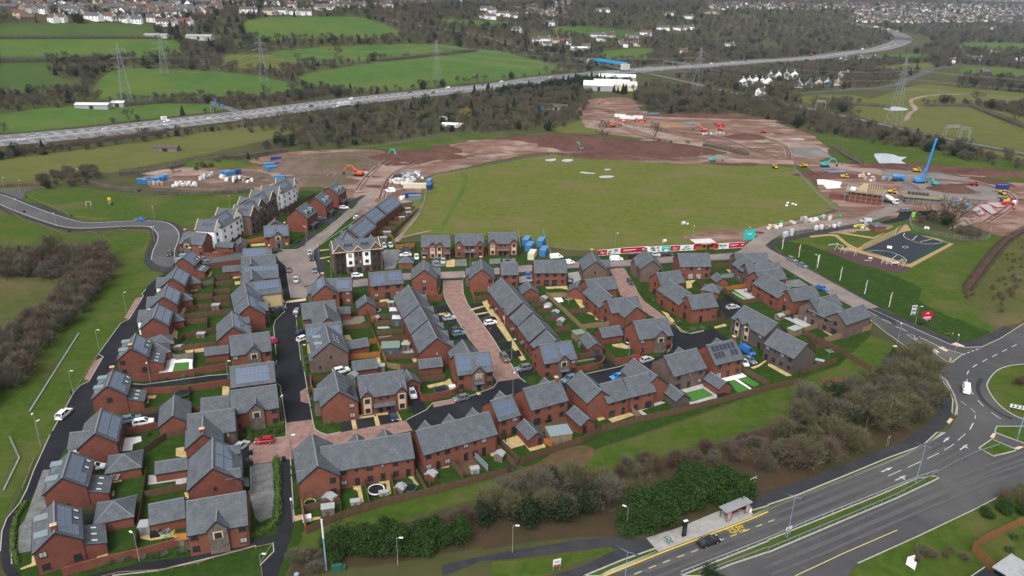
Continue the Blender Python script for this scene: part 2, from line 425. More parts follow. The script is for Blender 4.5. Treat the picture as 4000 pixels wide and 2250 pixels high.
for q in ((1470,320,1640,345,1740,380,1850,385,1830,372,1650,330,1520,300),(1640,292,1850,296,1960,304,1960,308,1850,302,1650,298),(1860,340,1990,350,2070,372,2070,385,1930,362,1880,352),(1780,398,2060,408,2200,424,2300,460,2330,478,2300,482,2220,445,2060,418,1780,406),(2450,450,2540,480,2560,510,2500,545,2400,575,2400,568,2490,530,2530,500,2500,470),(640,430,700,440,720,460,740,470,700,478,660,455,630,440),(900,470,1000,400,1250,372,1250,380,1040,420,960,480,930,520,900,510),(1200,385,1330,372,1350,378,1220,398)):
 D('dirt_pale',*q,sm=3,rag=1.5)
for q in ((1165,378,1290,350,1400,345,1560,355,1700,382,1660,398,1500,380,1300,378,1200,388),(960,405,1050,390,1100,395,1070,410,980,418),(2130,410,2300,418,2480,445,2560,470,2480,462,2300,430,2140,420),(1780,405,1900,412,1900,418,1790,414)):
 D('earth_dark',*q,sm=3,rag=1.5)
D('hardcore',2210,432,2330,432,2440,450,2540,490,2470,530,2360,510,2290,480,sm=3,rag=1.5)
D('hardcore',1965,372,2060,370,2095,398,2000,396,rag=1)
D('earth_grey',770,398,860,382,960,385,985,400,900,430,820,468,760,466,690,470,720,420,sm=3,rag=2)
D('earth_grey',640,430,560,440,400,462,470,474,640,470,700,452,sm=3,rag=1)
def churn():
 R_=random.Random(17);kz=0
 for (u0,v0,u1,v1),n in (((880,385,1060,500),26),((1090,350,1700,385),34),((1480,262,1620,330),16),((1640,300,2020,400),44),((2070,420,2540,560),50),((400,440,720,470),14),((1900,570,2250,590),10)):
  for _ in range(n):
   u,v=R_.uniform(u0,u1),R_.uniform(v0,v1);c=ground('P',u,v);k=R_.uniform(2,9);q=R_.uniform(.25,.6);a0=R_.uniform(-.4,.4);pts=[]
   for j in range(9):a=2*pi*j/9;w=R_.uniform(.6,1.2);x,y=k*w*cos(a),k*q*w*sin(a);pts.append(c+Vector((x*cos(a0)-y*sin(a0),x*sin(a0)+y*cos(a0),0)))
   kz+=1;sheet('bare_earth',pts,R_.choice(('earth_dark','dirt_pale','dirt_red','dirt_pale','earth_grey')) if R_.random()>.06 else 'water',.075+kz*.0002,2)
 for q in ((1860,335,1930,350,1975,370,1985,400),(1500,300,1600,330,1720,372,1800,392),(960,500,990,440,1080,405,1250,385),(900,480,930,440,990,400,1150,380),(2080,430,2200,440,2300,470,2340,530),(2330,450,2480,465,2550,505,2480,560),(1660,330,1800,345,1900,380,1960,400),(1200,365,1400,350,1560,362,1690,392),(820,460,850,420,900,395,980,390),(1470,270,1540,280,1560,320,1640,350)):
  c=smooth(G('P',*q),5)
  for w,m in ((2.2,'earth_dark'),(3.6,'dirt_pale')):
   l,r=offset_line(c,w);strip('wheel_rut',l,.7,m,.19+w*.01);strip('wheel_rut',r,.7,m,.2+w*.01)
churn()
S('verge','verge',G('P',840,372,1000,362,1130,340,1260,338,1275,345,1100,372,1000,384,940,374),.04,sm=3,rag=1.5)
S('verge','verge',G('P',1280,338,1480,336,1640,352,1790,388,1720,384,1560,354,1400,343),.05,sm=3)
S('verge','verge',G('P',2050,345,2120,345,2330,372,2600,420,2600,455,2480,448,2300,425,2180,412,2110,405,2095,380),.04,sm=3,rag=1.5)
S('pond','water',G('B3',1075,80,1240,85,1320,110,1400,115,1340,150,1395,190,1290,200,1150,190,1100,150),.07,sm=3)
S('puddle','water',G('A3',1140,1080,1260,1060,1390,1085,1340,1100,1200,1098),.1,sm=3)
S('track','dirt_pale',smooth(G('A3',1340,1200,1390,1120,1440,1090,1400,1020,1430,980,1600,945,1900,935,1900,942,1640,950,1470,985,1440,1020,1490,1080,1430,1130,1390,1200),3,True),.1)
for q in ((340,140,430,130,440,145,370,155),(500,145,580,135,620,150,540,162),(930,235,990,232,995,243,940,245),(700,262,820,272,830,282,710,276),(880,305,1000,300,1010,318,900,320)):
 S('puddle','water',G('B2',*q),.06,sm=3,rag=1.2)
S('track','pasture',smooth(G('B1',2075,290,2120,290,2125,400,1960,700,1890,850,1850,840,1930,680,2080,400),3,True),.05)
for q in ((1370,960,1480,870,1560,770,1640,670,1650,680,1570,790,1500,880,1440,965),(1480,915,1600,880,1760,850,1760,858,1600,895,1490,925)):
 S('track','dirt_pale',G('B1',*q),.06,sm=2)
S('bare_patch','dirt_red',G('B2',1700,920,2050,850,2340,860,2340,970,2000,950,1800,960),.05,sm=3,rag=3)
S('bare_patch','mid_field',G('B2',1580,850,1700,850,1690,885,1590,885),.05,sm=3,rag=1)
S('road','asphalt_road',G('D2',880,1455,1470,1200,2430,842)+G('D3',0,770,800,460,1370,232,1620,100,1780,0)+G('C3',1830,1400,1900,1270,1908,1180,1880,1075,1800,920,1690,830,1480,640,1190,440,990,280,780,130,590,0,720,0,1000,185,1440,382,1830,555,1980,587,2150,582,2330,500,2576,345,2900,240,3300,900,3100,1443)+G('D3',2700,420,2576,520,2300,660,2100,765,1500,1050,900,1320,780,1470),.02)
def island(name,*g,m='verge',sm=0):
 pts=[]
 for t,q in g:pts+=G(t,*q)
 o=S(name,m,pts,.09,sm=sm)
 c=smooth(pts,sm,True) if sm else pts
 kerb(c+[c[0]],.3,.09+_z[0]*.0003+.03)
 return o
island('roundabout_island',('C3',(2205,950,2215,1010,2260,1090,2340,1180,2440,1250,2576,1310,2800,1330,2950,1200,3000,1000,2900,830,2740,760,2576,757,2400,780,2280,840)),sm=3)
island('central_reserve',('D2',(1690,1448,2060,1300,2576,1095)),('D3',(0,1085,460,900,1100,640,1500,465,1680,440,1715,460,1660,490,1300,660,800,870,0,1210)),('D2',(2576,1205,2200,1330,1900,1448)))
island('splitter_island',('D3',(2120,160,2250,70,2480,165,2490,185,2270,240)))
island('splitter_island',('D3',(2280,0,2576,110,2800,60,2600,-60,2300,-60)))
island('splitter_island',('C3',(1480,510,1500,495,1560,500,1740,590,1960,655,1850,738,1800,730,1620,610)),m='asphalt_grey')
island('verge',('D2',(720,1448,1100,1290,1440,1170,1470,1200,1000,1385,880,1448)))
island('verge',('D2',(2420,840,2400,790,2576,740)),('D3',(0,730,300,630,900,385,1200,260,1560,130,1700,0,1760,0,1620,100,1370,230,800,460,0,770)))
island('verge',('C3',(1690,835,1720,880,1820,1010,1860,1120,1850,1240,1880,1275,1900,1180,1875,1080,1790,930)))
S('verge','verge',G('D3',820,1448,905,1320,1500,1055,2100,770,2300,665,2576,560,2800,600,2800,1500),.02)
S('pavement','footpath',G('D2',-700,1448,-300,1290,20,1270,400,1220,980,1150,1040,1180,820,1290,620,1380,350,1448,720,1448,1100,1290,1440,1168,1350,1060,1090,1050,700,1075,200,1160,-100,1205,-700,1330),.03)
S('pavement','footpath',G('D2',2400,790,2350,690,2576,610)+G('D3',0,590,300,500,700,345,1200,150,1380,70,1500,0)+G('C3',1500,1415,1640,1330,1720,1210,1740,1130,1720,1040,1690,830,1820,1010,1860,1120,1850,1240,1800,1370,1700,1448)+G('D3',1560,130,1200,260,900,385,300,630,0,730)+G('D2',2576,740),.03)
S('pavement','concrete',G('D2',1350,1062,1470,1200,2430,842,2385,770,2080,790,1700,950),.04)
S('pavement','footpath',G('C3',730,0,820,0,1200,220,1480,350,1800,490,1900,515,2060,510,2200,460,2380,375,2480,410,2330,490,2150,578,1980,583,1830,552,1440,378,1000,182),.035)
S('pavement','footpath',G('C3',1190,440,1330,580,1380,620,1480,640,1690,830,1640,850,1450,720,1320,600,1250,520),.035)
for q in ((1840,555,1890,537,1980,575,1970,585,1900,577),(1620,612,1690,605,1720,640,1690,655),(1710,590,1760,580,1815,622,1790,630),(1462,650,1500,643,1555,690,1530,695),(1795,1340,1830,1298,1862,1315,1825,1357),(1250,570,1290,565,1308,585,1270,590)):
 S('tactile_paving','stone_surround',G('C3',*q),.1)
for q in ((2230,50,2260,10,2295,15,2270,65),(2475,160,2530,140,2576,150,2510,178)):S('tactile_paving','stone_surround',G('D3',*q),.14)
for a,b in ((900,1443),(1470,1205)):pass
kerb(G('D2',880,1455,1470,1202,2430,844)+G('D3',0,772,800,462,1370,234,1620,102,1780,2),.25,.13)
kerb(G('D3',900,1320,1500,1050,2100,765,2300,660),.2,.13)
kerb(G('C3',1900,1270,1908,1180,1880,1075,1800,920,1690,830,1480,640,1190,440,990,280,780,130,590,0),.2,.13)
kerb(G('C3',720,0,1000,185,1440,382,1830,555,1980,587,2150,582,2330,500,2576,345),.2,.14)
yl=G('D2',895,1462,1480,1222,2420,868)+G('D3',0,800)
dashes('road_marking',yl,500,0,.28,'yellow_line',.13)
dashes('road_marking',G('D2',1230,1430,1500,1320,1840,1195,2130,1075,2576,905)+G('D3',0,905,90,870),1.6,1.6,.22,'faded_yellow',.13)
dashes('road_marking',G('D3',825,1032,1450,765,2130,460,2400,350,2700,240),4,5,.14,'road_worn',.13)
dashes('road_marking',G('D3',1210,440,1560,285,1740,200,1870,120,1990,10),4.5,2.3,.16,'road_white',.13)
dashes('road_marking',G('D3',430,1210,130,1350),2,1,.15,'road_worn',.13)
dashes('road_marking',G('D3',270,1448,790,1205,1300,985),400,0,.2,'faded_yellow',.13)
dashes('road_marking',G('C3',2030,1415,2065,1350),9,9,.25,'road_white',.13)
dashes('road_marking',smooth(G('C3',2500,560,2240,690,2040,800,2000,900,2030,1010,2110,1120,2200,1210,2330,1300,2470,1370),3),3,3,.22,'road_white',.13)
dashes('road_marking',G('C3',1940,1130,2060,1220,2090,1250,2080,1320),2,1.5,.16,'road_white',.13)
for q in ((740,70,830,118),(875,150,1095,270),(1140,305,1240,350,1200,318,1140,305),(1280,380,1400,428,1350,395,1280,380),(1400,460,1480,515,1470,465,1400,458)):
 dashes('road_marking',G('C3',*q),60,0,.16,'road_white',.13)
dashes('road_marking',G('C3',1960,660,2140,595),1.2,1,.3,'road_white',.13)
def road_arrow(t,u,v,u2,v2,turn=False):
 a,b=G(t,u,v,u2,v2);d=(b-a).normalized();n=Vector((-d.y,d.x,0));mb=MB();L=(b-a).length;z=Vector((0,0,.135))
 mb.face([a-n*.14+z,a+d*(L-1.9)-n*.14+z,a+d*(L-1.9)+n*.14+z,a+n*.14+z])
 mb.face([a+d*(L-1.9)-n*.38+z,b+z,a+d*(L-1.9)+n*.38+z])
 if turn:mb.face([a+d*(L*.45)-n*.14+z,a+d*(L*.6)-n*.9+z,a+d*(L*.7)-n*.14+z])
 tag(mb.build('road_arrow','road_white'),None,None,kind='structure')
for q in ((1140,400,1255,352,0),(1280,485,1390,435,1),(1765,98,1825,48,0),(1930,178,2008,122,1)):road_arrow('D3',*q)
def road_word(t,txt,a,b,hgt):
 p,q=G(t,*a)[0],G(t,*b)[0];rz=atan2(q.y-p.y,q.x-p.x)
 cu=bpy.data.curves.new('road_lettering','FONT');cu.body=txt;cu.size=1;cu.fill_mode='FRONT'
 o=bpy.data.objects.new('road_lettering',cu);COL.objects.link(o)
 me=bpy.data.meshes.new_from_object(o);bpy.data.objects.remove(o)
 w=max(v.co.x for v in me.vertices) or 1
 for v in me.vertices:v.co.x*=(q-p).length/w;v.co.y*=hgt/.72
 me.materials.append(M['yellow_line'])
 o=link('road_lettering',me,None,(p.x,p.y,.14),rz);tag(o,None,None,kind='structure')
road_word('D2','BUS',(2240,950),(2295,1012),1.7)
road_word('D2','STOP',(2142,975),(2222,1032),1.7)
TZ=[.112]
for c in (G('D2',1100,1443,1560,1255,2576,870)+G('D3',100,850,900,520,1480,290,1750,130),G('D2',1380,1443,1720,1310,2576,985)+G('D3',100,950,1000,580,1600,330,1900,170),G('D3',0,1300,700,1010,1500,660,2200,370,2640,210),G('D3',0,1400,500,1200,1300,850,2200,480,2640,330)):
 TZ[0]+=.0016;tz=TZ[0];l,r=offset_line(c,1.7);strip('tyre_track',l,.65,'road_worn',tz);strip('tyre_track',r,.65,'road_worn',tz+.0007)
c=smooth(G('C3',2150,900,2110,980,2150,1100,2300,1230,2460,1310),4);strip('tyre_track',c,1.0,'footpath',.1195)
S('road','asphalt_black',G('D0',338,392,510,20)+G('C0',530,1430,745,1040,805,972,890,930,1000,650,1215,345,1300,300,1420,60,1470,-10)+G('E0',245,650,330,582,430,556,420,620,300,760)+G('C0',1590,0,1480,190,1400,375,1180,745,950,1190,890,1290,850,1440)+G('D0',710,60,560,330,520,378),.03)
for q in ((1365,95,1440,72,1305,303,1252,290),(948,722,1040,682,900,925,842,906)):S('parking_bay','block_paving',G('C0',*q),.06)
S('path','asphalt_black',smooth(G('D0',110,1460,30,1380,5,1200,20,1000,70,870,200,715,270,580,338,392,430,378,350,590,260,720,140,870,110,1100,120,1330,235,1460),2,True),.03)
S('driveway','grey_setts',G('D0',432,378,522,372,455,600,490,740,352,1000,342,1185,190,1218,178,1150,190,950,250,880,345,620),.03)
S('path','asphalt_black',G('D0',800,1460,1200,1362,1400,1312,2000,1240,2576,1078)+G('D1',200,1022,240,900,256,650,240,450,222,292,346,266,385,900,350,1060,280,1250,210,1460,70,1460,40,1350,180,1205,172,1112,0,1140)+G('D0',2200,1240,1600,1388,1100,1460),.03)
S('parking_court','grey_setts',G('F0',1232,1050,1458,1022,1478,1420)+G('D1',170,300,190,700,160,850,40,905,-10,850,-60,640,-120,560)+G('F0',1190,1345,1238,1300),.03)
S('road','block_paving',G('F0',1590,625,1856,590,1880,690,1930,720,2000,747,2576,640)+G('F1',0,640,220,600,288,700,0,765)+G('F0',1690,985,1640,990,1232,1046,1225,857,1290,802,1590,766),.035)
S('road','asphalt_black',G('E0',1590,850,1575,950,1485,1035,1465,1100,1475,1200)+G('F0',1505,-200,1500,0,1473,50,1482,212,1532,252,1582,622,1856,588,1790,200,1755,0)+G('E0',1735,1380,1695,1050,1740,920,1792,838),.03)
S('parking_bay','block_paving',G('F0',1730,310,1800,268,1832,436,1738,412),.06)
S('crossing','stone_surround',G('E0',1590,842,1792,812,1792,838,1590,862),.05)
S('road','block_paving',G('E1',596,636,786,630,796,760,846,880,960,1030,1090,1210,1235,1443)+G('F1',1270,20,1370,176,1144,212,1085,135)+G('E1',1010,1440,870,1240,740,1040,650,890,600,790),.035)
S('road','asphalt_black',G('F1',220,600,430,492,492,425,862,360,1100,270,1144,212,1370,176,1425,216)+G('C2',140,940,240,1000,480,900,700,850,1080,782,1160,752,1430,690,1500,670,1600,600,1622,520,1588,358,1700,430,1800,446,1930,415,2030,398,2165,492,2165,560,1900,650,1620,690,1430,780,1130,915,870,960,600,1010,500,1100,400,1180,0,1260)+G('F1',1440,380,1060,470,850,560,640,640,400,690,290,702),.03)
S('parking_bay','block_paving',G('F1',490,428,712,388,730,425,500,470),.06)
S('road','block_paving',G('B2',985,1240,1125,1220,1250,1430)+G('C2',1260,20,1330,120,1640,350,1590,360,1380,260,1090,60),.035)
for t,q in (('C2',(705,640,810,600,1060,780,960,815)),('C1',(1512,975,1620,960,1715,1215,1590,1275,1540,1180)),('C1',(495,880,960,860,930,905,510,945)),('C0',(1220,1300,1600,1245,1600,1390,1220,1425)),('D0',(810,830,970,800,950,910,830,930)),('C2',(2260,690,2330,640,2520,740,2380,790)),('C2',(30,830,190,790,240,860,70,890)),('C2',(2030,100,2200,90,2330,200,2300,260,2160,300,2050,230)),('C0',(1360,955,2100,870,2300,860,2290,905,1440,1005,1340,980)),('E0',(1045,350,1150,335,1150,385,1050,385)),('C1',(-20,415,135,425,190,480,200,580,160,590,-20,600)),('C1',(120,130,300,110,300,180,270,250,130,240)),('D0',(2400,100,2510,90,2520,330,2410,340)),('F1',(1325,90,1500,60,1530,135,1380,165))):
 S('driveway','asphalt_black',G(t,*q),.028)
for q in ((1795,165,1920,158,1965,235,1830,245),(1830,270,1990,255,2030,345,1880,360),(1925,385,2080,375,2140,500,1960,515),(2140,155,2300,130,2330,190,2180,215),(2200,225,2320,200,2340,220,2215,250),(2230,260,2380,240,2400,275,2260,305),(2260,330,2430,300,2530,490,2420,530),(2425,545,2576,520,2576,600,2460,610),(2480,640,2576,620,2576,700,2540,700)):
 S('parking_bay','asphalt_black',G('C1',*q),.03)
for t,q in (('C1',(865,1335,950,1322,972,1412,875,1432)),('C1',(1000,1310,1185,1285,1205,1375,1020,1405)),('C1',(1225,1272,1410,1255,1435,1325,1250,1368)),('C2',(0,630,70,610,100,675,20,690))):
 S('parking_bay','asphalt_black',G(t,*q),.03)
S('path','yellow_slabs',G('E1',985,850,1040,830,1160,1010,1290,1220,1430,1430,1380,1443,1250,1250,1110,1050),.028)
S('path','yellow_slabs',G('C1',950,1275,1420,1215,1470,1320,1440,1330,1410,1255,1225,1275,1250,1370,1205,1378,1185,1287,1000,1312,1020,1405,975,1412),.026)
for q in ((855,925,1030,880,1040,890,870,940),(920,970,1060,945,1065,958,930,985),(550,965,640,955,680,975,555,985)):S('path','yellow_slabs',G('E1',*q),.04)
S('road','asphalt_brown',G('E0',1488,372,1532,328,1700,322,1790,282)+G('B1',490,985,740,800,950,622,1130,480,1190,440,1250,470,1180,540,900,765,760,900,590,1040)+G('E0',1862,335,1872,420,1925,590,1830,715,1792,812,1640,808,1602,640,1582,490,1522,436),.03)
for c in (G('E0',1530,436,1590,490,1610,640,1640,812),):S('pavement','asphalt_black',c+G('E0',1580,812,1540,620,1490,440),.04)
S('pavement','footpath',G('B1',470,1010,720,830,950,640,1130,490,1060,500,930,560,830,650,760,700,640,790,450,960,320,1040),.025)
S('pavement','footpath',G('E0',1862,335,1930,290,1960,330,1990,590,1960,610,1925,590,1872,420),.035)
strip('pavement',smooth(G('B0',-300,440,0,540,240,640,550,750,800,810,1100,800,1400,785,1600,800,1690,880,1690,960,1650,1060,1640,1160,1740,1215,1900,1190,2200,1145,2440,1110),4),12.5,'footpath',.152)
strip('road',smooth(G('B0',-300,450,0,535,240,635,550,745,800,803,1100,795,1400,783,1600,800,1690,880,1690,960,1650,1060,1640,1140,1740,1190,1900,1180,2200,1140,2440,1110,2700,1075),4),7.6,'asphalt_grey',.205)
S('road','asphalt_grey',G('B0',-100,445,200,440,400,415,420,428,250,470,200,560,-100,520),.08,sm=2)
for o in (-3.95,3.95):
 c=smooth(G('B0',-300,450,0,535,240,635,550,745,800,803,1100,795,1400,783,1600,800,1690,880,1690,960,1650,1060,1640,1140),4)
 l,r=offset_line(c,abs(o)*2);kerb(l if o<0 else r,.3,.28)
S('parking_bay','footpath',G('B0',320,580,400,575,660,690,640,710),.08)
strip('pavement',smooth(G('E0',1800,740,2100,690,2420,650)+G('E1',180,600,560,585,820,572,1100,545,1500,510,1900,480,2300,468,2576,455)+G('E2',300,425,800,400,1000,380),3),9.5,'footpath',.15)
strip('road',smooth(G('E0',1800,740,2100,690,2420,650)+G('E1',180,600,560,585,820,572,1100,545,1500,510,1900,480,2300,468,2576,455)+G('E2',300,425,800,400,1050,370,1150,290,1290,190,1500,120,2000,62)+G('B3',850,765,1000,735,1200,660,1280,600,1280,540),3),6.6,'asphalt_brown',.2)
strip('road',smooth(G('E2',1150,280,1230,340,1500,480,1800,650,2100,815,2300,922),3),8.6,'asphalt_brown',.21)
S('pavement','footpath',G('E2',1280,260,1330,225,1480,205,1700,150,2050,95,2300,60,2320,78,2100,115,1720,185,1500,235,1370,262,1360,300,1480,420,1700,560,2100,800,2576,1040,2576,1085,2050,800,1650,560,1450,440,1320,340),.11)
S('parking_court','grey_setts',G('B1',1270,1070,1380,1045,1450,1050,1420,1180,1400,1235,1300,1250),.04)
S('parking_court','grey_setts',G('E1',0,325,150,320,150,420,20,525,0,520),.04)
for q in ((710,425,830,420,835,490,710,490),(885,445,990,440,990,485,885,488),(1060,420,1175,412,1175,465,1062,470),(1190,412,1320,410,1330,450,1200,460),(480,430,620,430,620,490,480,495)):
 S('parking_bay','grey_setts',G('E1',*q),.05)
S('verge','turf',G('E1',625,520,705,520,705,548,628,548),.08)
S('path','yellow_slabs',G('E1',690,420,710,420,712,495,625,500,622,440),.045)
S('driveway','concrete',G('E1',1850,560,1980,540,1995,620,1870,700),.03)
S('driveway','concrete',G('E1',1355,600,1500,570,1500,640,1360,660),.03)
S('driveway','grey_setts',G('E2',1440,640,1600,620,1700,690,1560,700,1480,700),.03)
S('driveway','footpath',G('B1',590,760,720,690,770,720,640,800),.04)
for q in ((595,868,660,800,745,797,640,880),(770,740,860,680,885,680,800,757),(935,625,1000,570,1030,572,965,638)):S('verge','turf',G('B1',*q),.05)
S('verge','turf',G('B3',75,985,200,968,420,1000,600,1072,900,1190,1150,1262,1300,1320,1550,1443)+G('C3',1500,100,1800,260,2100,380,2240,430,2060,505,1900,510,1480,345,1200,215,850,10)+G('B3',600,1330,300,1150,120,1050),.05,sm=2,rag=1.2)
S('path','bound_gravel',G('B3',410,905,640,888,700,895,800,980,900,1030,935,1015,960,988,1275,842,1340,800,1400,795,1440,850,1350,870,1700,930,1870,990,1440,1225,1320,1200,1100,1130,900,1075,700,1040,720,1025,820,1030,780,1000,680,915,620,905,430,925),.05)
S('path','bound_gravel',G('B3',650,862,700,862,1060,920,1180,870,1170,880,1070,935,1040,935,680,875),.045)
S('play_surface','rubber_purple',G('B3',565,1042,720,1042,900,1080,1100,1135,1320,1200,1440,1228,1380,1265,1270,1275,1120,1245,900,1180,700,1110,600,1065),.055,sm=1)
S('sports_court','court',G('B3',945,1055,1345,872,1400,868,1490,890,1815,985,1420,1190,1360,1170,1110,1095),.07)
for c in (G('B3',1375,880,1365,910,1420,945,1540,985,1680,988,1760,970),G('B3',990,1065,1080,1055,1200,1065,1320,1100,1390,1150,1380,1175),G('B3',1455,950,1500,905),G('B3',1530,970,1650,940),G('B3',1250,1140,1300,1095)):
 dashes('court_line',smooth(c,4),300,0,.16,'white_paint',.17)
c=G('B3',1350,1020,1380,1010,1410,1020,1380,1032);dashes('court_line',smooth(c+[c[0]],4),90,0,.16,'white_paint',.17)
S('hard_standing','dirt_pale',G('B3',-20,905,300,830,700,770,900,745,700,740,300,790,-20,850),.03,rag=.6)
S('driveway','asphalt_black',G('B3',1120,770,1300,720,1340,640,1480,650,1470,690,1430,740,1200,785),.09)
MWY=smooth(G('A0',-400,1440,0,1402,1000,1310,1600,1240,2542,1130)+G('A1',1000,1002,2000,897,2542,838)+G('A2',380,782,1100,712,1700,668,2200,630,2500,605)+G('A3',300,588,900,515,1200,462,1340,402,1330,355,1200,300,1000,258,800,230),3)
strip('verge',MWY,54,'scrub_floor',.0)
mat('motorway_surface',(.15,.15,.155),.85,(.12,.12,.125),.1)
strip('motorway',MWY,44,'motorway_surface',.15)
strip('motorway_reserve',MWY,3,'concrete',.22)
for o in (-19.6,-2,2,19.6):
 l,r=offset_line(MWY,abs(o)*2);dashes('lane_line',l if o<0 else r,9000,0,.35,'white_paint',.24)
for o in (-15.8,-12.2,-5.4,5.4,8.8,12.2,15.8):
 l,r=offset_line(MWY,abs(o)*2);dashes('lane_line',l if o<0 else r,3.5,5.5,.4,'white_paint',.24)
l,r=offset_line(MWY[4:34],17.5);dashes('lane_line',l,4,3.4,1.1,'white_paint',.26)
SIDE=smooth(G('A3',300,930,850,890,1200,860,1400,790,1640,690,1900,660,2200,655),3)
strip('road',SIDE,11,'asphalt_grey',.15)
strip('road',smooth(G('A2',1650,755,2000,745,2300,728),2),8,'asphalt_grey',.15)
RAIL=smooth(G('A1',1200,180,1700,270,2200,350)+G('A2',0,452,400,545,800,622,1100,690,1550,775,2000,880,2540,998)+G('A3',420,1085,1050,1222,1600,1345,2542,1530,2900,1610),3)
strip('railway_bank',RAIL,16,'scrub_floor',.05)
strip('railway_ballast',RAIL,8.5,'hardcore',.3)
for o in (-2.4,-.95,.95,2.4):
 l,r=offset_line(RAIL,abs(o)*2);strip('rail',l if o<0 else r,.25,'dark_metal',.4)
for t,q in (('C0',(1470,0,1425,55,1445,68,1300,303,1215,345,1000,640,990,655,1040,682,895,930,805,972,745,1040,528,1430)),('D0',(505,25,338,392,270,578,200,713,70,868,20,1000,5,1200)),('D0',(120,1330,110,1100,140,870,262,718)),
   ('F0',(1500,0,1473,50,1482,212,1532,252,1588,622,1592,766,1290,802,1225,857,1232,1046,1238,1300,1190,1345)),('F0',(1755,0,1790,200,1856,590,1880,690,1930,720,2000,747,2140,718)),
   ('E0',(1590,850,1575,950,1485,1035,1465,1100,1490,1380)),('E0',(1695,1040,1700,1100,1740,1443)),('E0',(1530,436,1590,490,1610,640,1640,812)),('E0',(2230,0,1790,282,1700,322,1532,328)),('E0',(2335,0,1912,292,1862,335,1872,420,1925,590)),
   ('E1',(596,636,600,790,650,890,740,1040,870,1240)),('E1',(786,630,796,760,846,880,960,1030,1090,1210,1230,1440)),
   ('F1',(220,600,430,492,492,425,862,360,1100,270,1144,212,1085,130)),('F1',(1270,20,1370,176,1425,216)),('C2',(640,900,760,850,1080,782,1160,752)),('C2',(1640,350,1700,430,1800,446,1930,415)),('C2',(1592,500,1612,560,1600,600,1560,640)),('C0',(1330,955,1450,962,2100,872,2300,858)),('D1',(385,900,346,266)),('D1',(172,1112,180,1200,40,1340)),('D0',(1130,1443,1600,1390,2200,1243,2576,1142)),('E2',(355,1080,440,1150,510,1170,640,1145))):
 kerb(G(t,*q),.2,.11)
# HOUSES
WM={}
def win_mesh(kind):
 if kind in WM:return WM[kind]
 w,h,mul={'w':(1.2,1.15,1),'s':(.62,.85,0),'n':(.62,1.3,0),'W':(1.75,1.2,2),'t':(.75,1.35,0),'d':(.95,2.08,0),'p':(1.8,2.1,1),'P':(2.6,2.1,2),'g':(2.4,2.1,0),'k':(.78,.98,0),'q':(1.15,1.15,0)}[kind]
 f=MB();p=MB();t=.075
 x0,x1,z0,z1=-w/2,w/2,-h/2,h/2
 for a in ((x0,x1,z0,z0+t),(x0,x1,z1-t,z1),(x0,x0+t,z0+t,z1-t),(x1-t,x1,z0+t,z1-t)):f.box(a[0],a[1],-.07,.05,a[2],a[3],bottom=True)
 for k in range(mul):
  x=x0+w*(k+1)/(mul+1);f.box(x-.035,x+.035,-.06,.05,z0+t,z1-t)
 if kind in 'wW':f.box(x0-.08,x1+.08,-.11,.05,z0-.07,z0,bottom=True)
 if kind=='g':
  for k in range(1,4):f.box(x0+t,x1-t,-.045,.05,z0+h*k/4-.015,z0+h*k/4+.015)
 p.face([(x0+t,-.03,z0+t),(x1-t,-.03,z0+t),(x1-t,-.03,z1-t),(x0+t,-.03,z1-t)])
 WM[kind]=(f.data('window_frame',['frame']),{m:p.data('pane',[m]) for m in ('glass','glass_blind','door_dark','door_blue')},w,h)
 return WM[kind]
def wall_item(kind,parent,sec,side,s,z,rnd,bay=None):
 fm,pm,w,h=win_mesh(kind)
 L,W=sec['L']-.24,sec['W']
 x,y,rz={'R':(-L/2+s*L,-W/2,0),'L':(L/2-s*L,W/2,pi),'A':(-L/2,W/2-s*W,-pi/2),'B':(L/2,-W/2+s*W,pi/2)}[side]
 if kind in 'dpPg':z=h/2+.02
 a=sec['rz'];o=sec['o']
 loc=(o.x+x*cos(a)-y*sin(a),o.y+x*sin(a)+y*cos(a),z)
 nm='door' if kind=='d' else 'patio_door' if kind in 'pP' else 'garage_door' if kind=='g' else 'window'
 ob=link(nm,fm,parent,loc,a+rz)
 if kind=='d':link('door_leaf',pm['door_dark'],ob)
 elif kind=='g':link('door_panel',pm['door_blue'],ob)
 else:link('pane',pm['glass_blind' if rnd.random()<.22 else 'glass'],ob)
 return ob
PANEL=None
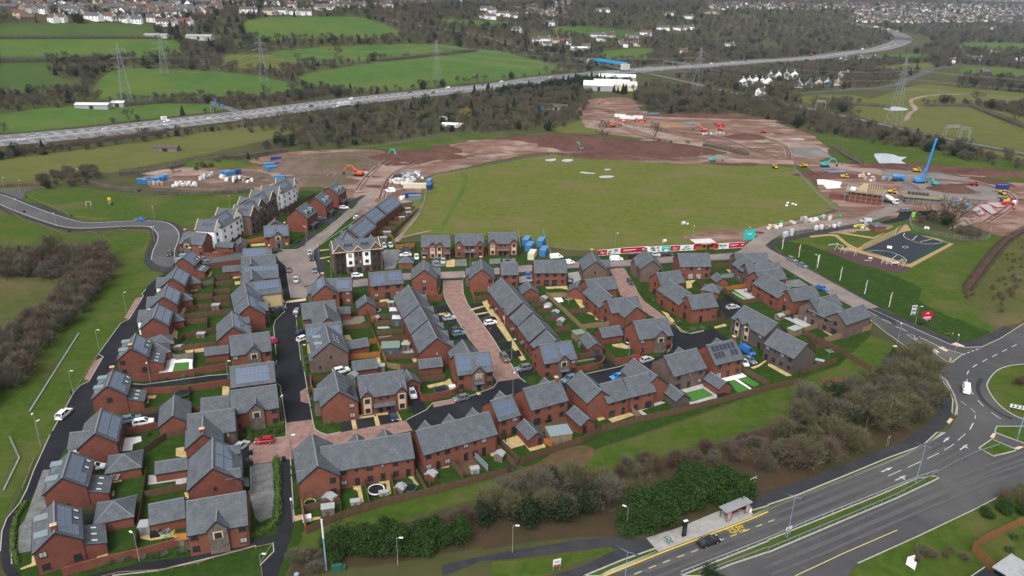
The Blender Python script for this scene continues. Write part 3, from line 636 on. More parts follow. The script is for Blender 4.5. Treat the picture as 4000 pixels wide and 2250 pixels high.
def section(root,base,sec,brick,rnd):
 L,W,he,hr,a,o=sec['L'],sec['W'],sec['he'],sec['hr'],sec['rz'],sec['o']
 p=(hr-he)/(W/2);e=L/2;wx=e-.12;wy=W/2;ov=sec.get('ov',.28)
 mb=MB()
 for s in (1,-1):
  mb.face([(-wx*s,-wy*s,-.2),(wx*s,-wy*s,-.2),(wx*s,-wy*s,he-.12),(-wx*s,-wy*s,he-.12)],0)
  mb.face([(wx*s,-wy*s,-.2),(wx*s,wy*s,-.2),(wx*s,wy*s,he-.12),(wx*s,0,hr-.14),(wx*s,-wy*s,he-.12)],1)
 mb.build('wall',[brick,sec.get('end') or brick],root,o).rotation_euler.z=a
 mb=MB();k=sqrt(1+p*p)
 for s in (1,-1):
  ye,ze=-(wy+ov)*s,he-ov*p
  q=[(-e*s,ye,ze),(e*s,ye,ze),(e*s,0,hr),(-e*s,0,hr)]
  sl=(wy+ov)*k
  mb.face(q,0,[(0,0),(L,0),(L,sl),(0,sl)])
  lo=[(x,y,z-.13) for x,y,z in q]
  mb.face([lo[3],lo[2],lo[1],lo[0]],1)
  mb.face([lo[0],lo[1],q[1],q[0]],1);mb.face([lo[1],lo[2],q[2],q[1]],1);mb.face([lo[3],lo[0],q[0],q[3]],1)
 mb.build('roof',['roof','trim'],root,o).rotation_euler.z=a
 rd=MB();rd.bar((-e,0,hr+.02),(e,0,hr+.02),.26,.09);rd.build('ridge','ridge_tile',root,o).rotation_euler.z=a
 for s in (1,-1):
  bg=MB()
  for t in (1,-1):bg.bar((s*(e+.03),0,hr-.11),(s*(e+.03),t*(wy+ov),he-ov*p-.11),.05,.26)
  bg.build('bargeboard','trim',root,o).rotation_euler.z=a
  g=MB();g.bar((-e,s*(wy+ov+.06),he-ov*p-.06),(e,s*(wy+ov+.06),he-ov*p-.06),.12,.11)
  if he>3:g.tube((s*(wx-.25),-s*(wy+.06),0),(s*(wx-.25),-s*(wy+.06),he-.2),.045,n=5)
  g.build('gutter','trim',root,o).rotation_euler.z=a
 for side in 'ABLR':
  pat=sec.get('p'+side)
  if not pat:continue
  rows=pat.split('/');n=len(rows)
  for i,row in enumerate(rows):
   z=1.45+(n-1-i)*2.62
   for j,c in enumerate(row):
    if c !='.':wall_item(c,root,sec,side,(j+.5)/len(row),z,rnd)
def loc3(sec,x,y,z):
 a,o=sec['rz'],sec['o'];return Vector((o.x+x*cos(a)-y*sin(a),o.y+x*sin(a)+y*cos(a),z))
def slope(sec,side,t,v):
 s=-1 if side=='R' else 1;p=(sec['hr']-sec['he'])/(sec['W']/2)
 x=(t-.5)*sec['L'];y=s*v*(sec['W']/2+.28);z=sec['hr']-abs(y)*p
 return x,y,z,p,s
def solar(root,sec,side,t0,t1,v0,v1,nx,ny,m='solar'):
 global PANEL
 if PANEL is None:PANEL={}
 if m not in PANEL:
  mb=MB();mb.box(-.5,.5,-.5,.5,0,.06,0);mb.face([(-.47,-.48,.064),(.47,-.48,.064),(.47,.48,.064),(-.47,.48,.064)],1);PANEL[m]=mb.data('solar_panel',['alu',m])
 p=slope(sec,side,0,0)[3];s=-1 if side=='R' else 1;k=sqrt(1+p*p)
 for i in range(nx):
  for j in range(ny):
   t=t0+(t1-t0)*(i+.5)/nx;v=v0+(v1-v0)*(j+.5)/ny
   x,y,z,_,_=slope(sec,side,t,v)
   w=(t1-t0)/nx*sec['L']*.97;h=(v1-v0)/ny*(sec['W']/2+.28)*k*.97
   ob=link('solar_panel',PANEL[m],root)
   R=Matrix.Rotation(sec['rz'],4,'Z') @ Matrix.Rotation(-s*math.atan(p),4,'X')
   ob.matrix_local=Matrix.Translation(loc3(sec,x,y,z+.04)) @ R @ Matrix.Diagonal((w,h,1,1))
SKY=None
def skylight(root,sec,side,t,v,w=.7,h=1.0):
 global SKY
 if SKY is None:
  mb=MB();mb.box(-.5,.5,-.5,.5,0,.09,0);mb.face([(-.38,-.4,.094),(.38,-.4,.094),(.38,.4,.094),(-.38,.4,.094)],1);SKY=mb.data('skylight',['frame','skylight'])
 x,y,z,p,s=slope(sec,side,t,v);ob=link('skylight',SKY,root)
 ob.matrix_local=Matrix.Translation(loc3(sec,x,y,z+.05)) @ Matrix.Rotation(sec['rz'],4,'Z') @ Matrix.Rotation(-s*math.atan(p),4,'X') @ Matrix.Diagonal((w,h,1,1))
def chimney(root,sec,t,brick):
 x=(t-.5)*sec['L'];hr=sec['hr'];mb=MB()
 mb.box(-.32,.32,-.45,.45,hr-1.2,hr+.85,0);mb.box(-.4,.4,-.53,.53,hr+.85,hr+.98,1,bottom=True)
 mb.tube((0,-.18,hr+.98),(0,-.18,hr+1.2),.11,n=6,mi=2);mb.tube((0,.18,hr+.98),(0,.18,hr+1.2),.11,n=6,mi=2)
 c=loc3(sec,x,0,0);mb.build('chimney',[brick,'coping','stone_surround'],root,c).rotation_euler.z=sec['rz']
def dormer(root,sec,side,t,rnd,w=1.5):
 x,y,z,p,s=slope(sec,side,t,.78);top=z+1.55;yi=s*max(.3,(sec['hr']-top)/p)
 mb=MB();f=y
 pts=[(-w/2,f),(w/2,f)]
 mb.face([(-w/2,f,z-.1),(w/2,f,z-.1),(w/2,f,top),(-w/2,f,top)][::(1 if s<0 else-1)],1)
 for k in (-1,1):mb.face([(k*w/2,f,z-.1),(k*w/2,f,top),(k*w/2,yi,top)][::(-k*s)],1)
 mb.box(-w/2-.14,w/2+.14,min(f-.18*(1 if s<0 else-1),yi),max(f+.18*(1 if s>0 else-1),yi),top,top+.1,0,bottom=True)
 d=mb.build('dormer',['lead','lead'],root,loc3(sec,x,0,0));d.rotation_euler.z=sec['rz']
 fm,pm,ww,hh=win_mesh('q');wo=link('window',fm,d,(0,f,z+.78),0 if s<0 else pi)
 link('pane',pm['glass'],wo)
def small_gable(root,sec,side,t,w,proj,drop,m,rnd,win='w',lower='',surround=False,bottom=0,pitch=1.0):
 s=-1 if side=='R' else 1;p=(sec['hr']-sec['he'])/(sec['W']/2)
 hr=sec['hr']-drop;hr=max(hr,sec['he']+.3);he=hr-w/2*pitch
 yo=sec['W']/2+proj;yi=max(0,(sec['hr']-hr)/p-.3);L=yo-yi
 x=(t-.5)*sec['L'];mid=s*(yo+yi)/2
 c=loc3(sec,x,mid,0);a=sec['rz']+(-pi/2 if s<0 else pi/2)
 g=dict(L=L,W=w,he=he,hr=hr,rz=a,o=c)
 e=L/2;mb=MB();wx=e-.1;wy=w/2
 mb.face([(wx,-wy,bottom),(wx,wy,bottom),(wx,wy,he-.05),(wx,0,hr-.12),(wx,-wy,he-.05)])
 for q in (1,-1):mb.face([(wx,q*wy,bottom),(wx-max(proj,.3)-1.2,q*wy,bottom),(wx-max(proj,.3)-1.2,q*wy,he-.05),(wx,q*wy,he-.05)][::q])
 mb.build('gable_wall',m,root,c).rotation_euler.z=a
 rb=MB();ov=.2;k=sqrt(1+pitch*pitch)
 for q in (1,-1):
  pts=[(-e*q,-(wy+ov)*q,he-ov*pitch),(e*q,-(wy+ov)*q,he-ov*pitch),(e*q,0,hr),(-e*q,0,hr)]
  sl=(wy+ov)*k;rb.face(pts,0,[(0,0),(L,0),(L,sl),(0,sl)])
  rb.bar((e+.03,0,hr-.1),(e+.03,-q*(wy+ov),he-ov*pitch-.1),.05,.24,1)
 rb.bar((-e,0,hr+.02),(e,0,hr+.02),.22,.08,2)
 rb.build('gable_roof',['roof','trim','ridge_tile'],root,c).rotation_euler.z=a
 gg=dict(g);gg['L']=L-.2+.24
 for i,ch in enumerate((win,lower)):
  if ch and ch !='.':
   z=4.05 if i==0 else 1.45
   fm,pm,ww,hh=win_mesh(ch)
   if surround or (i==0 and m=='stone'):
    sb=MB();zz=hh/2+.02 if ch in 'dp' else z
    if surround and i==0:sb.box(-ww/2-.3,ww/2+.3,-.035,.05,-hh/2-3.0,hh/2+.3,0,bottom=True)
    elif not surround:sb.box(-ww/2-.25,ww/2+.25,-.035,.05,-hh/2-.25,hh/2+.25,0,bottom=True)
    if sb.f:
     q=loc3(g,wx,0,z);ob=sb.build('window_surround','stone_surround',root,q);ob.rotation_euler.z=a+pi/2
   ob=wall_item(ch,root,gg,'B',.5,z,rnd)
   if surround or m=='stone':ob.location+=Vector((cos(a),sin(a),0))*.04
 return g
def canopy(root,sec,side,t,w,m='roof',z=2.55,d=1.0,legs=False):
 s=-1 if side=='R' else 1;y0=sec['W']/2;mb=MB()
 q=[(-w/2,s*(y0+d),z-.35),(w/2,s*(y0+d),z-.35),(w/2,s*y0,z+.1),(-w/2,s*y0,z+.1)]
 if s>0:q=q[::-1]
 mb.face(q,0,[(0,0),(w,0),(w,d),(0,d)]);mb.face([(x,y,zz-.1) for x,y,zz in q][::-1],1)
 for i in range(4):
  a,b=q[i],q[(i+1) % 4];mb.face([(a[0],a[1],a[2]-.1),(b[0],b[1],b[2]-.1),b,a],1)
 if legs:
  for k in (-1,1):mb.bar((k*(w/2-.15),s*(y0+d-.15),0),(k*(w/2-.15),s*(y0+d-.15),z-.42),.28,.28,2)
 mb.build('porch_canopy',[m,'trim','stone'],root,loc3(sec,(t-.5)*sec['L'],0,0)).rotation_euler.z=sec['rz']
def lean_to(root,sec,side,t0,t1,d,brick,rnd,lights=3):
 s=-1 if side=='R' else 1;y0=sec['W']/2;x0,x1=(t0-.5)*sec['L'],(t1-.5)*sec['L'];ho,hi=2.35,3.5
 ya,yb=s*y0,s*(y0+d);mb=MB()
 P=lambda x,y,z:(x,y,z)
 f=[[P(x0,yb,0),P(x1,yb,0),P(x1,yb,ho),P(x0,yb,ho)],[P(x1,yb,0),P(x1,ya,0),P(x1,ya,hi),P(x1,yb,ho)],[P(x0,ya,0),P(x0,yb,0),P(x0,yb,ho),P(x0,ya,hi)]]
 for q in f:mb.face(q if s<0 else q[::-1])
 o=loc3(sec,0,0,0);e=mb.build('extension_wall',brick,root,o);e.rotation_euler.z=sec['rz']
 p=(hi-ho)/d;k=sqrt(1+p*p);mb=MB();v=.22
 q=[(x0-.1,s*(y0+d+v),ho-v*p+.12),(x1+.1,s*(y0+d+v),ho-v*p+.12),(x1+.1,s*y0,hi+.12),(x0-.1,s*y0,hi+.12)]
 if s>0:q=[q[1],q[0],q[3],q[2]]
 mb.face(q,0,[(0,0),(x1-x0,0),(x1-x0,d*k),(0,d*k)])
 for i in range(4):
  a,b=q[i],q[(i+1) % 4];mb.face([(a[0],a[1],a[2]-.2),(b[0],b[1],b[2]-.2),b,a],1)
 r=mb.build('extension_roof',['roof','trim'],root,o);r.rotation_euler.z=sec['rz']
 g=dict(sec);g['W']=2*(y0+d);g['he']=ho;g['hr']=hi+.12+p*y0
 for i in range(lights):
  t=t0+(t1-t0)*(i+.5)/lights
  skylight(root,g,side,t,(y0+d*.5)/(y0+d+.28),.62,1.15)
 fm,pm,ww,hh=win_mesh('p');c=loc3(sec,(x0+x1)/2,s*(y0+d),hh/2+.02)
 w=link('patio_door',fm,root,c,sec['rz']+(0 if s<0 else pi));link('pane',pm['glass'],w)
def hip_block(root,o,w,d,he,rise,rz,brick,ov=.3,door=None):
 mb=MB();x,y=w/2,d/2
 for q in ([(-x,-y),(x,-y)],[(x,-y),(x,y)],[(x,y),(-x,y)],[(-x,y),(-x,-y)]):
  mb.face([(*q[0],-.2),(*q[1],-.2),(*q[1],he),(*q[0],he)])
 mb.build('wall',brick,root,o).rotation_euler.z=rz
 mb=MB();X,Y=x+ov,y+ov;c=(0,0,he+rise);z=he-.05
 for q in ([(-X,-Y),(X,-Y)],[(X,-Y),(X,Y)],[(X,Y),(-X,Y)],[(-X,Y),(-X,-Y)]):
  a,b=Vector((*q[0],z)),Vector((*q[1],z));L=(b-a).length;h=(Vector(c)-(a+b)/2).length
  mb.face([a,b,c],0,[(0,0),(L,0),(L/2,h)]);mb.face([a-Vector((0,0,.16)),b-Vector((0,0,.16)),b,a],1)
  mb.bar(a,c,.2,.08,2)
 mb.face([(-X,Y,z-.16),(X,Y,z-.16),(X,-Y,z-.16),(-X,-Y,z-.16)],1)
 mb.build('roof',['roof','trim','ridge_tile'],root,o).rotation_euler.z=rz
 if door:
  fm,pm,ww,hh=win_mesh('g');a=rz+{'R':0,'L':pi,'A':-pi/2,'B':pi/2}[door]
  k=y if door in 'RL' else x
  ob=link('garage_door',fm,root,o+Vector((sin(a)*k,-cos(a)*k,hh/2+.02)),a);link('door_panel',pm['door_blue'],ob)
def sec_from(t,ax,ay,bx,by,W,he=5.0,pitch=.8,drop=0,**k):
 hr=he+W/2*pitch
 if drop:he-=drop;hr-=drop
 k={('p'+q if q in 'ABLR' else q):v for q,v in k.items()}
 A,B=hit(t,ax,ay,hr),hit(t,bx,by,hr);d=B-A
 return dict(L=d.length,W=W,he=he,hr=hr,rz=atan2(d.y,d.x),o=Vector(((A.x+B.x)/2,(A.y+B.y)/2,0)),**k)
HN=[0]
def house(label,short,brick,secs,name='house',cat='house',group=None,sol=(),chim=(),dorm=(),gab=(),ext=(),porch=(),sky=(),skip_land=False):
 HN[0]+=1;rnd=random.Random(HN[0])
 secs=[sec_from(*s[0],**s[1]) for s in secs]
 base=secs[0]['o'].copy();root=thing(name,label,cat,base,0,group)
 for s in secs:s['o']=s['o']-base
 for i,s in enumerate(secs):
  s['he']-=.013*i;s['hr']-=.017*i
  section(root,base,s,s.get('brick') or brick,rnd)
 for i,side,*r in sol:solar(root,secs[i],side,*r)
 for i,t in chim:chimney(root,secs[i],t,brick)
 for i,side,ts in dorm:
  for t in ts:dormer(root,secs[i],side,t,rnd)
 for i,side,*r in gab:
  kw=r.pop() if isinstance(r[-1],dict) else {}
  small_gable(root,secs[i],side,*r,rnd,**kw)
 for i,side,*r in ext:lean_to(root,secs[i],side,*r[:3],brick,rnd,*(r[3:]))
 for i,side,*r in porch:canopy(root,secs[i],side,*r)
 for i,side,lst in sky:
  for t,v in lst:skylight(root,secs[i],side,t,v)
 if not skip_land and short:landmark(base,short)
 return root
def sc(*a,**k):return (a,k)
RED,ORG,BRN,DRK='brick_red','brick_orange','brick_brown','brick_dark'
DS=dict(L='',R='ww/wp')
def dormer_house(label,short,t,a,b,W=7.2,chim=None,A='w.s/...',ext=(.03,.62,3.4),n=(4,4)):
 house(label,short,RED,[sc(t,*a,*b,W,he=5.0,A=A,R='ww/.w',L='w.w/wdw')],dorm=[(0,'L',(.2,.72))],ext=[(0,'R',*ext,3)],
  sol=[(0,'R',.1,.93,.1,.42,4,1),(0,'R',.1,.55,.42,.74,2,1),(0,'R',.1,.3,.74,.95,1,1)][:0] or [(0,'R',.08,.9,.12,.38,5,1),(0,'R',.08,.9,.38,.62,5,1),(0,'R',.08,.4,.62,.86,2,1)],
  sky=[(0,'R',((.62,.78),(.86,.78)))],chim=[(0,chim)] if chim is not None else ())
dormer_house('red brick house with dormers and brick chimney, nearest of the left row','the nearest left row house','D0',(545,1008),(540,692),chim=.12,A='w../w.w')
dormer_house('red brick house with dormers, second from the front in the left row','the second left row house','D0',(620,458),(705,180),A='.../.s.')
XW=dict(L='w/.',R='',A='',B='')
def wing_house(label,short,t,a,b,xw,W=7.2,**k):
 house(label,short,RED,[sc(t,*a,*b,W,A='',R='ww/pw'),sc(t,*xw,5.2,he=4.7,brick='render_white',R='w/.')],
  sol=[(0,'R',.1,.9,.1,.5,3,1),(0,'R',.1,.9,.52,.92,3,1)],**k)
wing_house('red brick house with white carport wing, third in the left row','the third left row house','D0',(950,10),(1020,-248),(700,0,930,-20))
dormer_house('red brick house with dormers and far chimney, fourth in the left row','the fourth left row house','C0',(1072,975),(1140,795),chim=.9,A='.w./...')
dormer_house('red brick house with dormers beside the white patio, fifth in the left row','the white patio house','C0',(1310,598),(1365,440),chim=.08,A='w../w.w')
wing_house('red brick house with carport wing, sixth in the left row','the sixth left row house','C0',(1535,290),(1590,140),(1395,212,1560,206))
wing_house('red brick house with carport wing, seventh in the left row','the seventh left row house','E0',(345,800),(395,668),(190,800,370,790))
wing_house('red brick house with carport wing, eighth in the left row','the eighth left row house','E0',(430,612),(495,490),(287,605,470,596))
dormer_house('red brick house with chimney at the far end of the left row','the farthest left row house','E0',(540,405),(630,325),chim=.95,A='')
house('red brick house with stone gable on the grey street bend, white block behind','the stone gable house at the bend',ORG,[sc('E0',562,140,800,157,8.2,R='w..w/w..w',B='.w/..p')],chim=[(0,.06)],gab=[(0,'R',.34,3.2,.5,1.4,'stone',dict(lower='d'))])
house('house with solar roof and right chimney at the north end of the middle column','the north end of the middle column',ORG,[sc('E0',1150,315,1450,300,7.6,R='www/w.w')],sol=[(0,'R',.06,.8,.1,.55,7,1),(0,'R',.06,.8,.56,.97,7,1)],chim=[(0,.9)])
LH=lambda label,short,t,r,wg,W=7.6,br=ORG,**k:house(label,short,br,[sc(t,*r,W,R='ww/ww',B='w/.'),sc(t,*wg,7.0,he=4.9)],**k)
LH('L-shaped house with plain grey roof, second in the middle column','the second middle column house','E0',(1135,392,1488,370),(1236,470,1232,380))
LH('L-shaped house with a solar strip along its ridge, middle column','the solar strip house','E0',(1140,500,1510,472),(1246,620,1240,500),sol=[(0,'R',.08,.98,.08,.4,8,1)])
house('house with cream side wall and solar roof in the middle column','the cream walled house',ORG,[sc('E0',1200,655,1530,616,7.6,R='',brick='render_cream')],sol=[(0,'R',.2,.93,.1,.6,7,1)])
house('red semi-detached house, the far one of a stepped solar pair','the far stepped house',RED,[sc('E0',1198,775,1165,652,8.2)],sol=[(0,'R',.3,.95,.12,.5,2,1),(0,'R',.3,.95,.52,.9,2,1)])
house('red semi-detached house with stone porch side, nearer of a stepped pair','the near stepped house',RED,[sc('E0',1216,886,1196,752,8.2,R='w./.d'),sc('E0',1260,862,1415,852,4,he=4.6,brick='stone',B='w/w')],sol=[(0,'R',.1,.8,.12,.5,2,1),(0,'R',.1,.8,.52,.9,2,1)])
house('red gabled house with two roof gables to the right and solar panels','the twin side gable house',RED,[sc('E0',1054,1100,1045,938,8.8,R='../wd')],sol=[(0,'R',.12,.88,.08,.42,3,1),(0,'R',.4,.72,.42,.8,1,1)],gab=[(0,'R',.2,2.4,.1,1.6,RED),(0,'R',.8,2.4,.1,1.6,RED)])
def stone_front(label,short,t,r,W=8.8,br=ORG,g=.56,A='',B='',chim=(),sol=(),extra=(),**k):
 house(label,short,br,[sc(t,*r,W,R='w...w/w...w',A=A,B=B),*extra],gab=[(0,'R',g,3.3,.7,1.5,'stone',dict(lower=''))],porch=[],chim=chim,sol=sol,**k)
stone_front('red house with stone front gable and plain roof, left of the black street','the stone front left of the street','E0',(1015,1195,1425,1145))
house('house with one wide solar array beside the black back lane','the wide solar array house',RED,[sc('F0',1020,58,1470,5,8.4,R='s.s/...')],sol=[(0,'R',.13,.87,.16,.5,8,1),(0,'R',.13,.87,.52,.86,8,1)])
stone_front('red house with stone front gable behind the dense front hedge','the hedge front house','F0',(1020,302,1495,235),g=.52)
house('L-shaped house with chimney and brown side wall above the red car','the brown walled L house',RED,[sc('F0',590,540,1072,472,8.0,brick=BRN,R='..n/...'),sc('F0',745,738,752,545,7.2,he=5.0,brick=RED,A='')],chim=[(1,.12)])
house('large red gabled house with four solar blocks and two side gables','the four block solar house',RED,[sc('D0',2136,362,2140,50,9.8,A='.s./...',R='w.w/wdw')],sol=[(0,'R',.12,.5,.1,.36,1,1),(0,'R',.12,.5,.38,.66,1,1),(0,'R',.52,.9,.1,.36,1,1),(0,'R',.52,.9,.38,.66,1,1)],gab=[(0,'R',.12,2.3,.1,1.9,RED),(0,'R',.88,2.3,.1,1.9,RED)],porch=[(0,'R',.2,3,'roof',3,1.2)])
stone_front('red house with stone front gable and square window, nearest the bottom path','the nearest stone front house','D0',(1870,692,2475,590),W=9.2,g=.5)
house('red L-shaped house with chimney and two solar arrays by the brown junction','the house at the brown junction',ORG,[sc('E0',1982,682,1956,580,8.2,A='..w/...'),sc('E0',1995,614,2252,603,7.4,R='.ww/.pw'),sc('E0',1808,690,1960,682,3.8,he=4.5,brick='stone')],sol=[(1,'R',.4,.9,.2,.8,4,2),(0,'L',.1,.9,.1,.5,3,1)],chim=[(0,.95)])
house('house with brown wall and long wing roof right of the black street','the long wing roof house',ORG,[sc('E0',1735,868,2085,830,8.0,brick=BRN,R='s./..'),sc('E0',2010,1010,1968,862,7.8,he=5.0)])
house('house with solar strip roof and cream wall right of the black street','the cream corner house',ORG,[sc('E0',1780,1080,2146,1045,8.0,brick='render_cream')],sol=[(0,'R',.05,.95,.25,.7,8,1)])
house('brown brick gabled house with two left dormers and skylights','the brown dormer house',BRN,[sc('C1',742,535,700,365,9.0,A='.s./s..'),],dorm=[(0,'L',(.3,.68))],sky=[(0,'R',((.3,.3),(.3,.5),(.45,.3),(.45,.5),(.6,.3),(.6,.5)))],gab=[(0,'L',.15,2.6,1.2,4.6,BRN,dict(win=''))])
house('red gabled house with dark solar panels and stone left wing','the dark solar gable house',ORG,[sc('C1',832,1030,785,812,8.4,A='..w/..w'),sc('C1',580,1000,800,985,4.4,he=4.6,brick='stone')],sol=[(0,'R',.12,.86,.1,.45,4,1,'solar_dark'),(0,'R',.12,.86,.46,.8,4,1,'solar_dark')])
house('pair of red semis with twin cream bordered bays and long canopy','the long canopy semis',ORG,[sc('C1',1015,876,1485,812,8.8,R='..ss../..dd..')],gab=[(0,'R',.14,2.6,.55,2.0,ORG,dict(win='w',lower='w',surround=True)),(0,'R',.87,2.6,.55,2.0,ORG,dict(win='w',lower='w',surround=True))],porch=[(0,'R',.5,5.4,'roof',2.7,1.3,True)])
for i,(r,lab) in enumerate((((240,672,352,876),'far'),((356,884,438,1026),'middle'),((443,1036,531,1214),'near'))):
 house(f'red terrace house with dark solar strip, {lab} one left of the red street',f'the {lab} left terrace house',RED,[sc('E1',r[2],r[3],r[0],r[1],9.4,A='.s./...' if i==2 else '',L='wsw/wdw',R='w.w/dwd')],sol=[(0,'R',.12,.9,.05,.4,5,2,'solar_dark')],gab=[(0,'R',.2,3.0,.4,2.6,RED,dict(win='')),(0,'R',.78,3.0,.4,2.6,RED,dict(win=''))],cat='terrace house')
house('red house with two solar arrays, stone gable and rear wing on red street','the stone front by the red street',ORG,[sc('C1',1990,662,2348,622,8.6,R='w...w/w...w',A='.s/.w'),sc('C1',2150,640,2072,506,7.6,he=4.95,R='w./..')],sol=[(0,'R',.04,.42,.12,.8,4,2),(0,'R',.6,.98,.12,.7,4,2),(1,'R',.3,.9,.1,.5,3,1,'solar_dark')],gab=[(0,'R',.58,3.2,.8,1.6,'stone',dict(lower='d'))],porch=[(0,'R',.58,2.6,'roof',2.6,1.6)])
for i,(r,lab) in enumerate((((1172,602,1392,858),'farthest'),((1402,870,1494,955),'second'),((1500,968,1620,1116),'third'),((1627,1128,1735,1236),'nearest'))):
 house(f'red terrace house with front path, {lab} one right of the red street',f'the {lab} right terrace house',RED,[sc('E1',r[2],r[3],r[0],r[1],8.8,L='wsw/wdw' if i else 'wswsw/wdwdw',R='w.w/wpw',drop=.12*(i % 2))],gab=[(0,'L',.16,3.0,.35,2.4,RED,dict(win='w',lower='w',surround=True))] if i in (0,3) else (),porch=[(0,'L',.5,1.6)],sol=[(0,'R',.1,.9,.1,.6,3,2,'solar_dark')] if i==3 else (),cat='terrace house')
house('red house with two solar arrays and stone gable, end of the right terrace','the solar end house',ORG,[sc('E1',1555,1286,1886,1236,8.2,R='w...w/w...w',A='s./w.')],sol=[(0,'R',.08,.46,.12,.78,4,2),(0,'R',.56,.94,.12,.7,4,2)],gab=[(0,'R',.58,3.0,.7,1.6,'stone',dict(lower='d'))],porch=[(0,'R',.58,2.6,'roof',2.6,1.6)])
N3=dict(A='',B='')
house('red semis with two paired gables, left of the three by the big field','the left field edge semis',ORG,[sc('E1',372,180,668,178,8.0,R='s....s/d....d')],gab=[(0,'R',.39,2.4,.3,1.5,ORG,dict(lower='w',surround=True)),(0,'R',.62,2.4,.3,1.5,ORG,dict(lower='w',surround=True))],porch=[(0,'R',.13,2.6,'roof',2.6,1.2,True),(0,'R',.88,2.6,'roof',2.6,1.2,True)],cat='semi-detached house')
house('red semis with square bays and central canopy, middle of the field edge','the middle field edge semis',ORG,[sc('E1',712,166,1005,165,8.0,R='..ww../..dd..')],gab=[(0,'R',.14,2.7,.3,1.5,ORG,dict(lower='w')),(0,'R',.86,2.7,.3,1.5,ORG,dict(lower='w'))],porch=[(0,'R',.5,4.8,'roof',2.6,1.3,True)],cat='semi-detached house')
house('red semis with tall cream bays, right of the three beside blue containers','the right field edge semis',ORG,[sc('E1',1046,149,1340,148,8.0,R='..ss../..dd..')],gab=[(0,'R',.15,2.5,.3,1.5,ORG,dict(lower='w',surround=True)),(0,'R',.87,2.5,.3,1.5,ORG,dict(lower='w',surround=True))],porch=[(0,'R',.52,4.8,'roof',2.6,1.3,True)],cat='semi-detached house')
house('red gabled house with far chimney and stone left wing at red street top','the gable right of the red street top',ORG,[sc('E1',986,520,974,412,8.4,A='..w/..p'),sc('E1',818,512,970,505,4,he=4.5,brick='stone')],chim=[(0,.95)])
house('red gabled house with right solar strip and chimney at red street top','the gable left of the red street top',ORG,[sc('E1',402,526,404,418,8.4,A='.w./.w.'),sc('E1',420,512,568,508,4,he=4.5,brick='stone')],chim=[(0,.95)],sol=[(0,'R',.1,.9,.08,.4,4,1,'solar_dark')])
house('red house with two square solar arrays in front of the flats','the twin array house by the flats',ORG,[sc('B1',1128,1278,1465,1248,7.8,R='www/wpp')],sol=[(0,'R',.1,.46,.2,.82,4,2),(0,'R',.58,.96,.12,.74,4,2)])
house('small red house with plain roof behind the right terrace','the small plain house',ORG,[sc('E1',1170,455,1346,452,7.4,R='bw/ww'.replace('b','w'))])
house('red semis with four upper windows and grey drives both sides','the four window semis',ORG,[sc('E1',1502,428,1832,425,8.0,R='wwww/wppw')],cat='semi-detached house')
house('brown brick gabled house with chimney in front of the hoarding','the brown gable by the hoarding',BRN,[sc('E1',2132,440,2086,338,8.4,A='.s./...'),sc('E1',2130,430,2272,426,4.4,he=4.5)],chim=[(0,.95)])
house('brown brick gabled house with front wing across from the hoarding','the brown winged gable',BRN,[sc('E2',130,432,56,318,8.2,A='...w/...'),sc('B2',1225,1140,1400,1125,4.6,he=4.6)],chim=[(0,.95)])
house('red semis with patio doors right of the winged brown gable','the semis by the sales cabin',ORG,[sc('E2',375,361,692,358,8.6,R='swww/wppw')],cat='semi-detached house')
def pair(label,short,br,t,w1,w2,mid,W=6.6,Wm=8.0,wm2=None,**k):
 s=[sc(t,*w1,W,A='w/p',R=k.pop('R1','')),sc(t,*w2,W,A='w/p',R=k.pop('R2',''),end=k.pop('end2',None)),sc(t,*mid,Wm,he=4.7,R='ww/dw',L='ww/wd')]
 if wm2:s.append(sc(t,*wm2,Wm,he=4.7))
 house(label,short,br,s,cat='semi-detached house',**k)
pair('pair of brown brick semis with twin rear gables at the estate road corner','the brown twin gables by the corner',BRN,'E2',(945,354,1276,351),(1056,460,1402,449),(1040,372,1155,452))
pair('pair of red semis with twin rear gables beside the mint green lawn','the red twin gables',ORG,'E2',(1155,542,1428,506),(1476,726,1758,686),(1250,556,1520,705))
pair('pair of brown semis with cream end wall nearest the roundabout road','the cream ended semis',BRN,'E2',(1710,836,1966,766),(1986,956,2246,871),(1800,808,2050,915))
pair('red terrace with two end gables facing the small red lane','the red lane terrace',ORG,'E2',(160,558,405,529),(470,788,735,757),(290,616,522,768),W=7.4,R2='.ss./.d.s')
house('brown brick semis with two gabled bays facing the black court','the brown bay semis',DRK,[sc('E2',1045,880,1392,1064,8.4,R='w..w/w..d',B='')],gab=[(0,'R',.22,2.3,.4,2.2,DRK,dict(lower='w',surround=True)),(0,'R',.5,2.3,.4,2.2,DRK,dict(lower='w',surround=True))],cat='semi-detached house')
house('brown brick house with blank end wall and framed windows at the right','the blank ended brown house',DRK,[sc('E2',1372,1122,1686,1273,8.4,R='wsww/dwww')],cat='semi-detached house')
house('red house group with stepped gables behind the fenced green lawns','the stepped gable group',ORG,[sc('E1',2020,626,2310,592,7.0,A='w/p'),sc('E1',2240,822,2548,786,7.4,A='w/p'),sc('E1',2118,642,2300,795,8.0,he=4.7,R='ww/pw'),sc('C2',1258,176,1150,95,7.4,he=4.8,L='',R='')],cat='terrace house')
stone_front('red house with stone front gable across the black court','the stone front in the court','C2',(1215,322,1556,279),W=9.0,g=.62,A='.s/p.')
house('plain brown brick house with grey paved patio and square lawn','the grey patio brown house',BRN,[sc('C2',1525,672,1862,590,9.0,R='wsw/pdw',A='')],gab=[(0,'L',.82,3.0,.6,1.6,BRN)])
